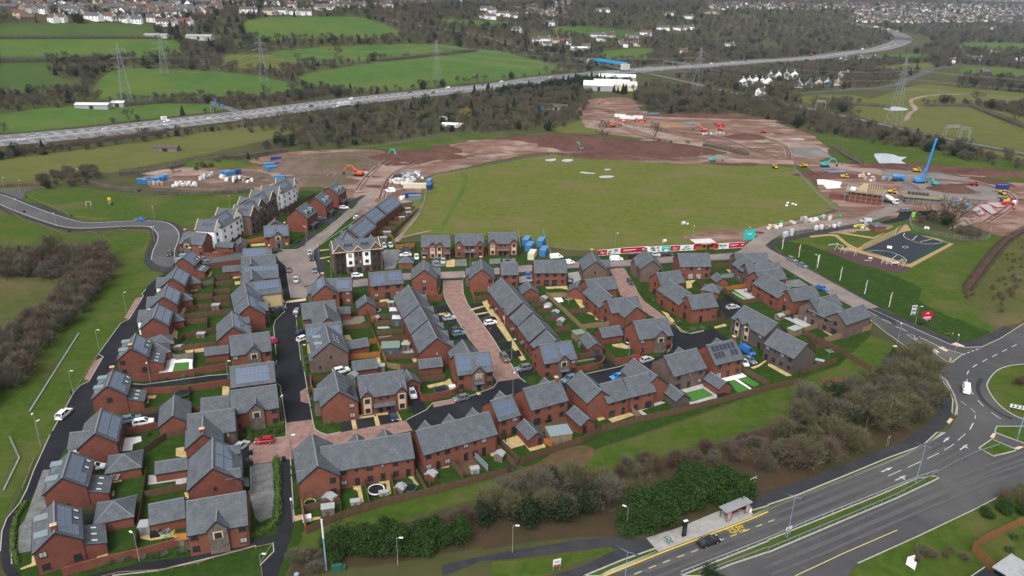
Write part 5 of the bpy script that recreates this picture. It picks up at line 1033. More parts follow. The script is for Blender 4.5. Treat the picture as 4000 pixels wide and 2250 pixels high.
# VEHICLES
for n,c in dict(white=(.78,.78,.78),silver=(.42,.44,.46),grey=(.14,.15,.16),dark=(.035,.038,.043),black=(.012,.013,.015),blue=(.02,.12,.42),sky=(.03,.25,.60),navy=(.012,.02,.07),red=(.36,.008,.022),bronze=(.12,.10,.085),teal=(.05,.22,.28),steel=(.12,.17,.21),pink=(.45,.03,.10),orange=(.62,.09,.02),yellow=(.62,.42,.02),cyan=(.02,.40,.36),green=(.02,.30,.07),cream=(.58,.52,.40),rust=(.30,.22,.17),boxblue=(.04,.17,.36),navybox=(.015,.035,.16),plum=(.36,.005,.035)).items():
 mat('paint_'+n,c,.32,spec=.5)
mat('lamp_white',(.75,.76,.74),.2);mat('lamp_red',(.30,.01,.01),.3);mat('plate',(.6,.55,.2),.5)
CARS={}
def car_parts(kind):
 if kind in CARS:return CARS[kind]
 prof={'hatch':(4.1,1.76,.72,1.47,[(-2.05,.98),(-1.6,1.0),(.75,.95),(1.6,.86),(2.05,.68)],(-1.95,-1.45,.30,1.05)),
   'saloon':(4.6,1.8,.72,1.44,[(-2.3,.92),(-1.7,1.0),(.85,.94),(1.8,.84),(2.3,.64)],(-1.95,-1.0,.35,1.25)),
   'suv':(4.5,1.86,.8,1.66,[(-2.25,1.08),(-1.9,1.1),(.9,1.06),(1.8,.98),(2.25,.8)],(-2.15,-1.75,.35,1.15)),
   'van':(5.1,1.95,.8,1.97,[(-2.55,1.15),(-2.0,1.15),(1.4,1.12),(2.2,1.02),(2.55,.8)],(-2.53,-2.45,1.0,1.75)),
   'smallvan':(4.4,1.84,.8,1.84,[(-2.2,1.1),(-1.9,1.1),(1.0,1.06),(1.8,.96),(2.2,.78)],(-2.18,-2.1,.6,1.35))}[kind]
 Lc,Wc,zb,zt,hood,(xr0,xr1,xf1,xf0)=prof;w=Wc/2;b=MB();gz=.26
 xs=[h[0] for h in hood];zs=[h[1] for h in hood]
 def ring(x,z):
  k=1-.10*(abs(x)/(Lc/2))**4
  return [(x,-w*k*.95,gz),(x,-w*k,gz+.28),(x,-w*k*.97,z-.1),(x,-w*k*.86,z),(x,w*k*.86,z),(x,w*k*.97,z-.1),(x,w*k,gz+.28),(x,w*k*.95,gz)]
 R=[ring(x,z) for x,z in zip(xs,zs)]
 for i in range(len(R)-1):
  for j in range(7):b.face([R[i][j],R[i+1][j],R[i+1][j+1],R[i][j+1]])
  b.face([R[i][7],R[i+1][7],R[i+1][0],R[i][0]])
 b.face(R[0][::1]);b.face(R[-1][::-1])
 zc=zs[1]-.03;wr=w*.70;wl=w*.90
 lo=[(xr0,-wl,zc),(xf0,-wl,zs[2]-.02),(xf0,wl,zs[2]-.02),(xr0,wl,zc)]
 hi=[(xr1,-wr,zt-.03),(xf1,-wr,zt),(xf1,wr,zt),(xr1,wr,zt-.03)]
 g=MB();van='van' in kind
 for i,j in ((0,1),(1,2),(2,3),(3,0)):
  q=[lo[i],lo[j],hi[j],hi[i]]
  if van and (i,j) !=(1,2):
   b.face(q)
   if (i,j) in ((0,1),(2,3)):
    s=-1 if (i,j)==(0,1) else 1;f=1.05
    a=[(xf0-.95,s*(wl+.012),zs[2]+.02),(xf0-.12,s*(wl+.012),zs[2]+.02),(xf1-.03,s*(wr+.05),zt-.28),(xf1-.65,s*(wr+.05),zt-.28)]
    g.face(a if s<0 else a[::-1])
  else:g.face(q)
 b.face([hi[0],hi[1],hi[2],hi[3]])
 for i in range(4):
  b.bar(lo[i],hi[i],.10,.10)
 if not van:
  for s in (-1,1):
   xm=(xr1+xf1)/2-.05;b.bar((xm,s*wl,zc),(xm,s*wr,zt-.02),.09,.06)
 wh=MB();wh.tube((0,-.11,0),(0,.11,0),.32,n=12)
 rim=MB();rim.tube((0,-.125,0),(0,.125,0),.2,n=8)
 la=MB();la.box(-.06,.06,-.2,.2,-.08,.08,bottom=True)
 CARS[kind]=dict(body=b.data('body',['paint_white']),glass=g.data('windows',['glass']),wheel=wh.data('wheel',['tyre']),rim=rim.data('rim',['galv']),head=la.data('headlight',['lamp_white']),tail=la.data('tail_light',['lamp_red']),L=Lc,W=Wc,z=zs,col={})
 return CARS[kind]
def car(kind,colour,p,rz,label,group=None,cat=None,name=None,detail=True):
 c=car_parts(kind)
 if colour not in c['col']:
  me=c['body'].copy();me.materials.clear();me.materials.append(M['paint_'+colour]);c['col'][colour]=me
 r=thing(name or ('parked_van' if 'van' in kind else 'car'),label,cat or ('van' if 'van' in kind else 'car'),p,rz,group)
 link('body',c['col'][colour],r);link('windows',c['glass'],r)
 for x in (-.3,.3):
  for s in (-1,1):
   wo=link('wheel',c['wheel'],r,(x*c['L'],s*(c['W']/2-.1),.32))
   if detail:link('rim',c['rim'],wo)
 if detail:
  for s in (-1,1):
   link('headlight',c['head'],r,(c['L']/2-.06,s*c['W']*.34,c['z'][-1]-.02));link('tail_light',c['tail'],r,(-c['L']/2+.03,s*c['W']*.36,c['z'][0]-.14))
 return r
def cars(t,lst):
 for kind,col,u,v,u2,v2,lab in lst:
  a,b=G(t,u,v,u2,v2);d=b-a
  car(kind,col,(a+b)/2+Vector((0,0,.17)),atan2(d.y,d.x),lab)
cars('C0',[('suv','white',610,1315,690,1245,'white coupe SUV standing on the black road by the left verge'),('suv','steel',1240,1352,1390,1320,'dark blue SUV parked beside the white one on the gravel drive'),('suv','white',1365,1380,1530,1352,'white SUV parked beside the dark blue one on the gravel drive')])
cars('D0',[('hatch','white',920,380,1000,370,'white car half hidden behind the second left row house'),('suv','silver',2400,190,2450,150,'silver car half hidden beside the four block solar house')])
cars('D1',[('hatch','red',165,100,15,110,'bright red hatchback on the pink block paved junction')])
cars('C1',[('hatch','silver',175,160,270,140,'silver hatchback in the bay below the cream walled house'),('saloon','dark',180,235,285,210,'dark estate car in the bay beside the silver hatchback'),('suv','grey',400,270,435,215,'grey car at the right kerb of the black street top'),('hatch','navy',430,470,500,440,'navy car beside the cream corner house'),('hatch','white',440,530,520,500,'white car beside the cream corner house'),('hatch','pink',180,545,140,520,'pink car peeping out left of the black street'),
   ('hatch','silver',1890,318,1998,300,'silver hatchback alone in a left bay of the red street'),('hatch','dark',1965,440,2075,415,'dark hatchback in a left bay of the red street'),('hatch','steel',1985,475,2095,455,'blue grey hatchback beside the dark one left of the red street'),('saloon','black',2280,335,2410,305,'black saloon in a right bay of the red street'),('hatch','white',2300,365,2420,345,'white hatchback beside the black saloon right of red street'),('suv','bronze',2475,680,2530,745,'bronze SUV driving on the red paved street'),
   ('suv','white',1558,1030,1590,1115,'white SUV on the black drive before the dark garage door'),('saloon','navy',1370,1265,1395,1325,'navy saloon in the black bay in front of the canopy semis'),('hatch','grey',2125,1105,2005,1135,'grey hatchback with black roof in the pink kerb bay'),('suv','white',830,850,890,835,'white car behind the dark solar gable house')])
cars('C2',[('suv','grey',180,805,50,830,'grey SUV on the black drive of the solar end house'),('hatch','silver',1305,745,1400,715,'silver hatchback in front of the stone front in the court'),('hatch','red',1255,715,1290,715,'red car mostly hidden behind the silver hatchback'),('hatch','sky',1110,890,1010,915,'bright blue hatchback behind the mossy twin gables'),('suv','steel',610,915,540,940,'dark grey car by the muddy garden house chimney'),('saloon','silver',2170,205,2265,190,'silver estate car in the black back court'),('van','blue',2310,610,2420,680,'blue van on the drive by the black solar house'),('saloon','steel',2330,700,2440,765,'dark saloon beside the blue van'),('hatch','white',2310,740,2345,775,'white car nose beside the dark saloon'),('suv','navy',1100,460,1140,430,'navy car behind the broad roofed garage')])
cars('B0',[('saloon','blue',1450,755,1375,755,'bright blue car on the grey road bend'),('suv','dark',1712,1085,1705,1120,'dark car on the grey road by the bend house'),('hatch','grey',2040,1150,2080,1170,'grey car behind the farthest left row house')])
cars('B1',[('hatch','dark',175,1075,240,1065,'dark car by the solar corner house garden'),('hatch','silver',540,1080,545,1110,'silver car at the head of the brown street parking'),('suv','dark',560,1125,562,1165,'dark SUV parked behind the silver car on the brown street'),('hatch','grey',330,1240,330,1285,'grey car at the left of the brown square'),('saloon','steel',595,1240,592,1290,'steel blue saloon at the right of the brown square'),('hatch','silver',400,1345,405,1390,'pale silver car at the foot of the brown square'),('hatch','white',970,1325,1070,1318,'white coupe on the street before the flats'),('hatch','steel',620,750,690,740,'blue grey car by the nearest tall red semis'),('hatch','red',775,628,835,625,'red car by the farthest tall red semis'),('hatch','white',850,635,925,635,'white hatchback beside the red car up the brown street'),('smallvan','white',1385,455,1310,460,'upper white van on the site earth'),('smallvan','white',1395,470,1325,472,'lower white van on the site earth'),('hatch','white',1002,740,1035,725,'white car nose left of the solar row'),
   ('hatch','silver',1280,1000,1300,1040,'left silver car in the grey parking court'),('hatch','silver',1345,995,1365,1035,'right silver car in the grey parking court'),('saloon','dark',1550,1050,1470,1045,'upper dark car beside the grey parking court'),('saloon','black',1545,1085,1460,1080,'black car below the upper dark car of the parking court'),('saloon','white',1550,1110,1460,1115,'white car beside the hipped cycle store'),('hatch','white',1615,1115,1618,1155,'white car right of the hipped cycle store'),('suv','steel',1815,1135,1815,1205,'dark pickup before the left field edge semis'),('hatch','silver',1885,1150,1882,1205,'silver hatchback before the left field edge semis')])
cars('E1',[('hatch','dark',1245,410,1243,440,'dark car before the right field edge semis'),('suv','blue',1445,575,1455,625,'blue car on the drive left of the four window semis'),('hatch','navy',1870,670,1880,640,'navy car on the drive right of the four window semis'),('saloon','dark',2460,635,2490,685,'dark saloon on the small red lane')])
cars('B2',[('van','white',985,1160,1112,1155,'white panel van on the street before the hoarding'),('van','black',1185,1140,1280,1132,'black van parked before the hoarding'),('van','white',390,1140,500,1130,'white van behind the blue container yard'),('smallvan','white',550,1195,595,1190,'white and blue van tail right of the four window semis')])
cars('E2',[('suv','silver',110,385,185,395,'silver SUV parked before the hoarding'),('saloon','black',215,390,322,388,'black saloon parked before the hoarding'),('suv','grey',1480,420,1570,460,'upper grey car at the kerb of the curving estate road'),('saloon','steel',1580,475,1672,515,'lower dark car at the kerb of the curving estate road'),('hatch','blue',1785,715,1872,745,'bright blue hatchback on the curving estate road')])
cars('B3',[('van','silver',1025,772,935,770,'silver van on the brown site approach road'),('hatch','steel',1345,665,1390,660,'left dark car in the black layby by the site'),('hatch','steel',1390,665,1425,660,'right dark car in the black layby by the site')])
cars('C3',[('van','white',1992,1060,1985,985,'white van driving round the roundabout')])
cars('D2',[('saloon','black',1900,1150,2050,1095,'black saloon driving in the bus lane of the dual carriageway')])
# FLATS
def sec_world(A,B,W,he,pitch=.8,**k):
 k={('p'+q if q in 'ABLR' else q):v for q,v in k.items()};d=B-A
 return dict(L=d.length,W=W,he=he,hr=he+W/2*pitch,rz=atan2(d.y,d.x),o=Vector(((A.x+B.x)/2,(A.y+B.y)/2,0)),**k)
def copings(root,s,ends='AB',m='coping'):
 for e in ends:
  x=(s['L']/2+.08)*(-1 if e=='A' else 1);mb=MB()
  for t in (1,-1):mb.bar((x,0,s['hr']+.28),(x,t*(s['W']/2+.3),s['he']-.1),.24,.16)
  for t in (1,-1):mb.bar((x,t*(s['W']/2+.15),s['he']+.0),(x,t*(s['W']/2+.55),s['he']+.0),.34,.3)
  mb.build('parapet_coping',m,root,s['o']).rotation_euler.z=s['rz']
def flats():
 a,b=G('B1',792,1302,1276,1248);d=(b-a);L=d.length;d.normalize();n=Vector((-d.y,d.x,0));he=8.4;dep=9.5
 root=thing('apartment_block','three storey flats with brown and white front and three cream edged gables','apartment block',(a+b)/2+n*dep/2);base=root.location.copy();landmark(base,'the brown and white flats')
 rnd=random.Random(4)
 secs=[sec_world(a+n*dep/2+d*.3,b+n*dep/2-d*.3,dep,he,.62,L='wwwww/wwwww/wwwww')]
 for f,w in ((.13,4.3),(.88,4.3)):
  c=a+d*(L*f);secs.append(sec_world(c+n*(dep+.2),c-n*.12,w,he+.1,1.15))
 for i,s in enumerate(secs):
  s['o']=s['o']-base;section(root,base,s,BRN,rnd)
  copings(root,s,'B' if i else 'AB')
 c=a+d*(L*.505)-n*.1-base;mb=MB();w=1.9
 q=[c-d*w,c+d*w]
 mb.face([q[0]+Vector((0,0,0)),q[1],q[1]+Vector((0,0,he)),c+Vector((0,0,he+1.9)),q[0]+Vector((0,0,he))]);mb.build('centre_bay',BRN,root)
 cp=MB();cp.bar(q[0]+Vector((0,0,he)),c+Vector((0,0,he+1.95)),.3,.22);cp.bar(q[1]+Vector((0,0,he)),c+Vector((0,0,he+1.95)),.3,.22);cp.build('parapet_coping','coping',root)
 cb=MB();cb.bar(a-base+Vector((0,0,he+.02))-n*.1,b-base+Vector((0,0,he+.02))-n*.1,.3,.2);cb.build('parapet_coping','coping',root)
 for f0,f1 in ((.265,.415),(.6,.755)):
  p,q2=a+d*L*f0-n*.14-base,a+d*L*f1-n*.14-base;mb=MB()
  mb.face([p+Vector((0,0,2.75)),q2+Vector((0,0,2.75)),q2+Vector((0,0,he-.1)),p+Vector((0,0,he-.1))])
  for k in (p,q2):mb.bar(k+Vector((0,0,2.75))+n*.07,k+Vector((0,0,he-.1))+n*.07,.14,.1)
  mb.build('white_render','render_white',root)
 rz=atan2(d.y,d.x)
 for fl in range(3):
  z=1.5+fl*2.75
  for f,k in ((.07,'t'),(.165,'t'),(.34,'w'),(.465,'t'),(.545,'t'),(.68,'w'),(.83,'t'),(.925,'t')):
   if fl==0 and f in (.465,.545):continue
   fm,pm,ww,hh=win_mesh(k);o=link('window',fm,root,a+d*L*f-n*.16-base+Vector((0,0,z)),rz);link('pane',pm['glass_blind' if rnd.random()<.15 else 'glass'],o)
 fm,pm,ww,hh=win_mesh('p');o=link('door',fm,root,a+d*L*.505-n*.14-base+Vector((0,0,hh/2)),rz);link('pane',pm['glass'],o)
 s=secs[0]
 for t in (.33,.68):solar(root,s,'R',t-.09,t+.09,.3,.6,4,1,'solar_dark')
flats()
def block(label,short,wings,mid,body,t='B0'):
 rnd=random.Random(len(label));he=8.6
 secs=[sec_from(t,*w,6.4,he=he,pitch=1.0,B='ww/ww/ww',R='') for w in wings]
 secs.append(sec_from(t,*mid,9.6,he=he-.1,pitch=.66,R='www/www/www',L='www/www/www'))
 base=secs[0]['o'].copy();root=thing('apartment_block',label,'apartment block',base)
 for i,s in enumerate(secs):
  s['o']=s['o']-base;section(root,base,s,body,rnd)
  if i<len(wings):copings(root,s)
  if body=='render_white':
   L,W=s['L']-.24,s['W'];mb=MB();x,y=L/2+.03,W/2+.03
   for q in ([(-x,-y),(x,-y)],[(x,-y),(x,y)],[(x,y),(-x,y)],[(-x,y),(-x,-y)]):mb.face([(*q[0],-.1),(*q[1],-.1),(*q[1],1.3),(*q[0],1.3)])
   mb.build('brown_plinth',BRN,root,s['o']).rotation_euler.z=s['rz']
 solar(root,secs[-1],'R',.3,.75,.25,.6,5,1,'solar');solar(root,secs[0],'R',.3,.8,.25,.6,5,1,'solar_dark');landmark(base,short)
block('white rendered three storey block with stepped gables, nearest of the tall row','the near white block',[(1995,738,2190,748),(2195,624,2388,640)],(2092,742,2292,632),'render_white')
block('brown brick three storey block with cream edged gables, middle of the tall row','the brown block',[(2420,512,2626,532),(2535,442,2741,457)],(2470,545,2660,445),BRN)
block('brown brick block wedged behind the near white block','the wedged brown block',[(2362,594,2550,606)],(2420,600,2520,540),BRN)
block('white rendered three storey block at the far end of the tall row','the far white block',[(60,402,238,408),(205,326,388,328)],(150,405,300,330),'render_white','B1')
tiled('timber_orange',(.24,.12,.05),(.20,.10,.042),(.09,.045,.02),.14,4,.012,.9,.4,offs=0)
# STREET FURNITURE
LAMP={}
def lamp(t,u,v,h=6.0,twin=False,head='white_matt',pole='galv',rz=0.0,desc='grey street lamp',p=None):
 key=(h,twin,head,pole)
 if key not in LAMP:
  a=MB();a.tube((0,0,0),(0,0,1.2),.09,.09,6);a.tube((0,0,1.2),(0,0,h),.065,.045,6)
  b=MB();arm=1.3 if twin else .55
  for s in ((1,-1) if twin else (1,)):b.tube((0,0,h),(s*arm,0,h+.15),.035,.03,5)
  c=MB();c.box(-.1,.62,-.14,.14,-.05,.07,bottom=True)
  LAMP[key]=(a.data('lamp_column',[pole]),b.data('bracket',[pole]),c.data('lamp_head',[head]),arm)
 A,B_,C,arm=LAMP[key];p=p or ground(t,u,v);r=thing('street_lamp',near_label(desc,p),'street lamp',p,rz)
 link('lamp_column',A,r);link('bracket',B_,r);link('lamp_head',C,r,(arm,0,h+.15))
 if twin:link('lamp_head',C,r,(-arm,0,h+.15),pi)
 return r
for t,l in (('D0',((1405,1292),(410,135))),('D1',((376,908),(366,258),(72,1500),(1428,1332))),('D2',((1146,1015),(4,1205))),('C0',((1270,218),(1000,606),(738,1036),(392,1470),(1516,938),(2302,930))),('F0',((1552,592),(1650,985))),('C1',((420,450),(478,760),(2572,700))),('E0',((266,242),(660,335),(1798,235))),('E1',((870,480),(800,765),(2322,300))),('F1',((1296,345),)),('C2',((1170,742),(2300,560))),('E2',((528,228),(1070,235),(1768,530))),('C3',((1300,540),(1480,350),(1872,660),(1680,832))),('B0',((44,438),(780,345),(206,470),(165,672),(570,812),(1556,738),(1556,962),(2316,625))),('B1',((636,1155),(510,955),(760,1325))),('B2',((1895,175),))):
 for u,v in l:lamp(t,u,v,rz=random.choice((0,1.2,2.6,-1.2)))
for t,u,v in (('D3',190,1060),('D3',1480,516),('D2',1120,1640)):lamp(t,u,v,9.5,True,'dark_metal','pole_blue',2.6,'tall twin headed blue road lamp')
lamp('D3',2500,92,9.5,False,'dark_metal','pole_blue',2,'tall blue lamp column');lamp('C3',2520,1450,9.5,False,'dark_metal','pole_blue',2,'tall blue lamp column')
def mast():
 p=ground('D1',710,1387);r=thing('mast','slim blue phone mast with white top at the bottom hedge','mast',p);landmark(p,'the blue mast')
 a=MB();a.tube((0,0,0),(0,0,7.2),.16,.13,8);a.build('column','pole_blue',r);a=MB();a.tube((0,0,7.2),(0,0,11.2),.17,.17,8);a.build('antenna_shroud','white_matt',r)
 for lab,u,v,w,h,m in (('green telecom cabinet beside the blue mast',815,1392,1.7,1.3,'green_dark'),('small green cabinet right of the telecom cabinet',885,1380,.6,.8,'green_dark')):
  c=thing('cabinet',lab,'cabinet',ground('D1',u,v),.2);b=MB();b.box(-w/2,w/2,-.35,.35,0,h);b.build('case',m,c);b=MB();b.box(-w/2-.04,w/2+.04,-.4,.4,h,h+.06,bottom=True);b.build('lid',m,c);b=MB();b.box(-w/2+.08,w/2-.08,-.365,-.352,.1,h-.1);b.build('door',m,c)
 c=thing('vent_stack','stubby blue vent pipe at the bottom edge by the path','vent pipe',ground('D1',415,1500),0);b=MB();b.tube((0,0,0),(0,0,1.6),.38,.36,12);b.build('pipe','pole_blue',c);b=MB();b.tube((0,0,1.6),(0,0,1.75),.42,.42,12);b.build('cap','pole_blue',c)
mast()
def rail_barrier(lab,pts,m='galv',h=.75):
 r=thing('crash_barrier',lab,'barrier',pts[0]);o=pts[0];b=MB()
 for i in range(len(pts)-1):b.bar(pts[i]-o+Vector((0,0,h)),pts[i+1]-o+Vector((0,0,h)),.1,.32)
 b.build('rail',m,r);pm=MB();pm.box(-.06,.06,-.06,.06,0,h);pm=pm.data('post',[m])
 for i in range(len(pts)-1):
  L=(pts[i+1]-pts[i]).length;n=max(1,int(L/2.4))
  for k in range(n):link('post',pm,r,pts[i].lerp(pts[i+1],k/n)-o)
rail_barrier('crash barrier along the near side of the central grass strip',G('D2',1700,1430,2060,1290,2576,1085)+G('D3',460,890,1100,632,1500,470,1700,408))
rail_barrier('pale crash barrier along the far side of the central grass strip',G('D2',1880,1442,2200,1322,2576,1180)+G('D3',0,1190,800,855,1300,640,1700,420,1880,320,2100,215,2320,145),'alu')
def bus_shelter():
 a,b=G('D2',2155,905,2385,805);d=b-a;r=thing('bus_shelter','glass bus shelter with grey roof and red frames at the kerb','bus shelter',(a+b)/2,atan2(d.y,d.x));L=d.length;landmark((a+b)/2,'the bus shelter')
 m=MB();m.box(-L/2-.4,L/2+.4,-.2,2.0,2.45,2.6,0,bottom=True);m.build('roof','galv',r)
 for x in (-L/2,-L/4,L/4,L/2):m=MB();m.bar((x,1.7,0),(x,1.7,2.45),.1);m.build('post','dark_metal',r)
 for x in (-L/2+.6,L/2-.6):
  m=MB()
  for q in (((-.55,.3),(.55,.3)),((-.55,2.2),(.55,2.2)),((-.55,.3),(-.55,2.2)),((.55,.3),(.55,2.2))):m.bar((x+q[0][0],0,q[0][1]),(x+q[1][0],0,q[1][1]),.1)
  e=m.build('poster_frame','paint_plum',r);m=MB();m.box(x-.5,x+.5,-.02,.02,.33,2.17);m.build('poster_panel','felt_grey',e)
 m=MB();m.box(-L/4,L/4,1.62,1.66,.3,2.1);m.build('back_pane','glass_blind',r);m=MB();m.box(-1.2,1.2,.9,1.3,.45,.52,bottom=True);m.build('bench','paint_plum',r)
 for x in (-1,1):m=MB();m.bar((x,1.1,0),(x,1.1,.45),.08);m.build('bench_leg','dark_metal',r)
 t=ground('D2',1728,1042);r=thing('information_totem','tall black information totem with pale cap beside the bus lane','totem',t,.4);m=MB();m.box(-.4,.4,-.2,.2,0,3.6);m.build('column','black',r);m=MB();m.box(-.43,.43,-.23,.23,3.6,3.72,bottom=True);m.build('cap','white_matt',r);m=MB();m.box(-.9,-.42,-.12,.12,2.9,3.5,bottom=True);m.build('camera_box','black',r);m=MB();m.box(-.32,.32,-.215,-.202,1.0,2.6);m.build('screen','glass',r)
 t=ground('D2',2395,800);r=thing('litter_bin','round white litter bin beside the bus shelter','bin',t);m=MB();m.tube((0,0,0),(0,0,1.05),.32,.3,12);m.build('drum','white_matt',r);m=MB();m.tube((0,0,1.05),(0,0,1.15),.34,.28,12);m.build('lid','galv',r)
bus_shelter()
def bike(lab,p,rz,m='paint_cyan'):
 r=thing('bicycle',lab,'bicycle',p,rz);n=14
 for x in (-.52,.52):
  w=MB()
  for i in range(n):a,b=2*pi*i/n,2*pi*(i+1)/n;w.bar((x+.33*cos(a),0,.34+.33*sin(a)),(x+.33*cos(b),0,.34+.33*sin(b)),.05)
  for i in range(3):a=pi*i/3;w.bar((x-.32*cos(a),0,.34-.32*sin(a)),(x+.32*cos(a),0,.34+.32*sin(a)),.012)
  w.build('wheel','tyre',r)
 f=MB()
 for a,b in (((-.52,.34),(-.1,.34)),((-.52,.34),(-.18,.82)),((-.1,.34),(-.2,.9)),((-.1,.34),(.4,.8)),((-.18,.8),(.38,.85)),((.52,.34),(.36,.98))):f.bar((a[0],0,a[1]),(b[0],0,b[1]),.045)
 f.build('frame',m,r);s=MB();s.box(-.32,-.06,-.07,.07,.9,.96,bottom=True);s.build('saddle','black',r);h=MB();h.bar((.36,-.28,1.02),(.36,.28,1.02),.04);h.build('handlebar','black',r)
for i,(lab,u,v) in enumerate((('turquoise bicycle on the stand nearest the totem',1578,1092),('turquoise bicycle on the stand farther from the totem',1545,1105))):bike(lab,ground('D2',u,v),2.3)
for i,(lab,u,v) in enumerate((('left white cycle stand by the bus lane',1527,1105),('middle white cycle stand by the bus lane',1562,1092),('right white cycle stand by the bus lane',1603,1078))):
 r=thing('cycle_stand',lab,'cycle stand',ground('D2',u,v),2.3);m=MB();m.tube((-.35,0,0),(-.35,0,.75),.03,n=5);m.tube((-.35,0,.75),(.35,0,.75),.03,n=5);m.tube((.35,0,.75),(.35,0,0),.03,n=5);m.build('hoop','white_matt',r)
def sign(name,lab,cat,t,u,v,w,h,z,rz,m,post='galv',marks=(),back='galv',p=None,split=None):
 p=p or ground(t,u,v);r=thing(name,lab,cat,p,rz);b=MB();b.box(-w/2,w/2,-.03,.03,z,z+h,0,bottom=True);b.build('board',m,r)
 for x in ((-w/2+.12,w/2-.12) if w>.7 else (0,)):q=MB();q.bar((x,.06,0),(x,.06,z+h),.08);q.build('post',post,r)
 for x0,x1,z0,z1,mm in marks:q=MB();q.box(x0,x1,-.045,-.032,z+z0,z+z1,bottom=True);q.build('marking',mm,r)
 return r
sign('road_sign','white direction sign with blue lines beside the laurel hedge','road sign','D2',2400,612,1.9,2.6,1.4,.55,'white_matt',marks=((-.1,.02,.3,1.9,'paint_navy'),(-.6,.5,1.2,1.32,'paint_navy'),(-.5,.5,2.1,2.3,'paint_navy'),(-.35,.35,.5,.62,'paint_navy')))
sign('road_sign','white and red notice sign on the bottom grass strip','sign','D2',448,1388,1.5,1.6,1.0,.3,'white_matt',marks=((-.7,.7,.05,.4,'paint_red'),(-.5,.5,.8,.9,'paint_navy'),(-.5,.5,1.1,1.2,'paint_navy')))
sign('road_sign','blue and white sign fixed low by the near twin lamp','road sign','D3',196,1045,1.5,.7,1.6,.5,'white_matt',marks=((-.5,-.2,.15,.55,'paint_blue'),(-.1,.6,.3,.38,'paint_navy')))
sign('warning_sign','small red warning sign on the wood edge by the far path','road sign','D3',1200,135,.9,.55,2.2,.5,'paint_red',marks=((-.3,.3,.2,.3,'white_matt'),))
r=sign('sale_board','white folded V board on the grass at bottom right','sign','D3',1425,1375,1.7,1.7,.5,-1.0,'white_paint');b=MB();b.box(0,1.7,-.03,.03,.5,2.2,bottom=True);o=b.build('board','white_paint',r,(-.85,0,0));o.rotation_euler.z=1.3
sign('sale_board','large red sales board with blue base on the right bank','sign','C3',1585,335,4.0,3.6,.4,.18,'paint_plum','white_matt',marks=((-.9,.9,2.7,2.8,'white_matt'),(-.25,.25,2.85,3.15,'white_matt'),(-1.2,1.4,1.5,1.7,'white_matt'),(-1.5,1.5,1.1,1.3,'white_matt'),(-1.2,1.2,.75,.85,'white_matt'),(-2,2,0,.45,'paint_navy'),(-.8,.8,.12,.35,'white_matt')))
sign('sale_board','grey and white board left of the large red sales board','sign','C3',1455,268,1.7,3.2,.6,.18,'white_matt','white_matt',marks=((-.7,.7,2.2,2.9,'paint_steel'),(-.7,.7,.9,1.7,'paint_steel'),(-.5,.5,.2,.5,'paint_navy')))
sign('street_sign','small red arrow sign at the right pavement corner','sign','C3',1850,478,.7,.8,.8,.4,'paint_red',marks=((-.2,.2,.3,.5,'white_matt'),));sign('street_sign','small red arrow sign behind the corner thicket','sign','C3',1378,660,.7,.8,.8,.4,'paint_red',marks=((-.2,.2,.3,.5,'white_matt'),))
r=sign('chevron_board','black and white chevron board on the roundabout island','road sign','C3',2530,1238,4.6,1.0,.9,-.45,'white_matt')
for k in range(5):
 q=MB();x=-2.0+k*.9;q.face([(x,-.04,1.0),(x+.35,-.04,1.0),(x+.75,-.04,1.4),(x+.35,-.04,1.8),(x,-.04,1.8),(x+.4,-.04,1.4)]);q.build('chevron','black' if k !=3 else 'paint_blue',r)
r=thing('bollard','yellow keep left bollard on the splitter island','bollard',ground('C3',1828,728));m=MB();m.box(-.22,.22,-.12,.12,.1,1.15);m.build('shell','paint_yellow',r);m=MB();m.box(-.26,.26,-.16,.16,0,.12);m.build('base','black',r)
r=thing('bollard','black bollard at the tip of the splitter island','bollard',ground('C3',1522,502));m=MB();m.tube((0,0,0),(0,0,1.1),.16,.14,8);m.build('post','black',r);m=MB();m.tube((0,0,.85),(0,0,.98),.17,.16,8,cap=False);m.build('band','white_matt',r)
for lab,t,u,v,m_ in (('upper black planter bin on the pink junction kerb','F0',1240,945,'black'),('lower black planter bin on the pink junction kerb','F0',1243,1050,'black'),('black post on the path beside the cross gable terrace','F0',1570,1005,'black'),('black litter bin on the west green path','B0',1130,595,'black'),('black litter bin by the grey west road','B0',700,868,'black'),('black bin on the left pavement of the west road','B0',246,672,'black'),('grey bin box by the west green gate','B0',718,712,'dark_metal'),('grey bin box at the west junction','B0',262,525,'dark_metal'),('green wheelie bin by the yellow patio of the mossy gables','C2',1128,1235,'green_dark'),('black wheelie bin by the mossy gables patio','C2',1102,1240,'black'),('dark wheelie bin by the grey path at the mossy gables','C2',1188,1240,'dark_metal'),('green portable toilet by the black layby','B3',1455,715,'lime')):
 h=2.3 if 'toilet' in lab else 1.05;w=.55 if 'toilet' in lab else .3
 r=thing('wheelie_bin' if 'bin' in lab else 'post' if 'post' in lab else 'portable_toilet',lab,'bin' if 'bin' in lab else 'bollard' if 'post' in lab else 'toilet',ground(t,u,v));m=MB();m.box(-w,w,-w,w,0,h*.9);m.build('body',m_,r);m=MB();m.box(-w-.04,w+.04,-w-.06,w+.06,h*.9,h,bottom=True);m.build('lid',m_,r)
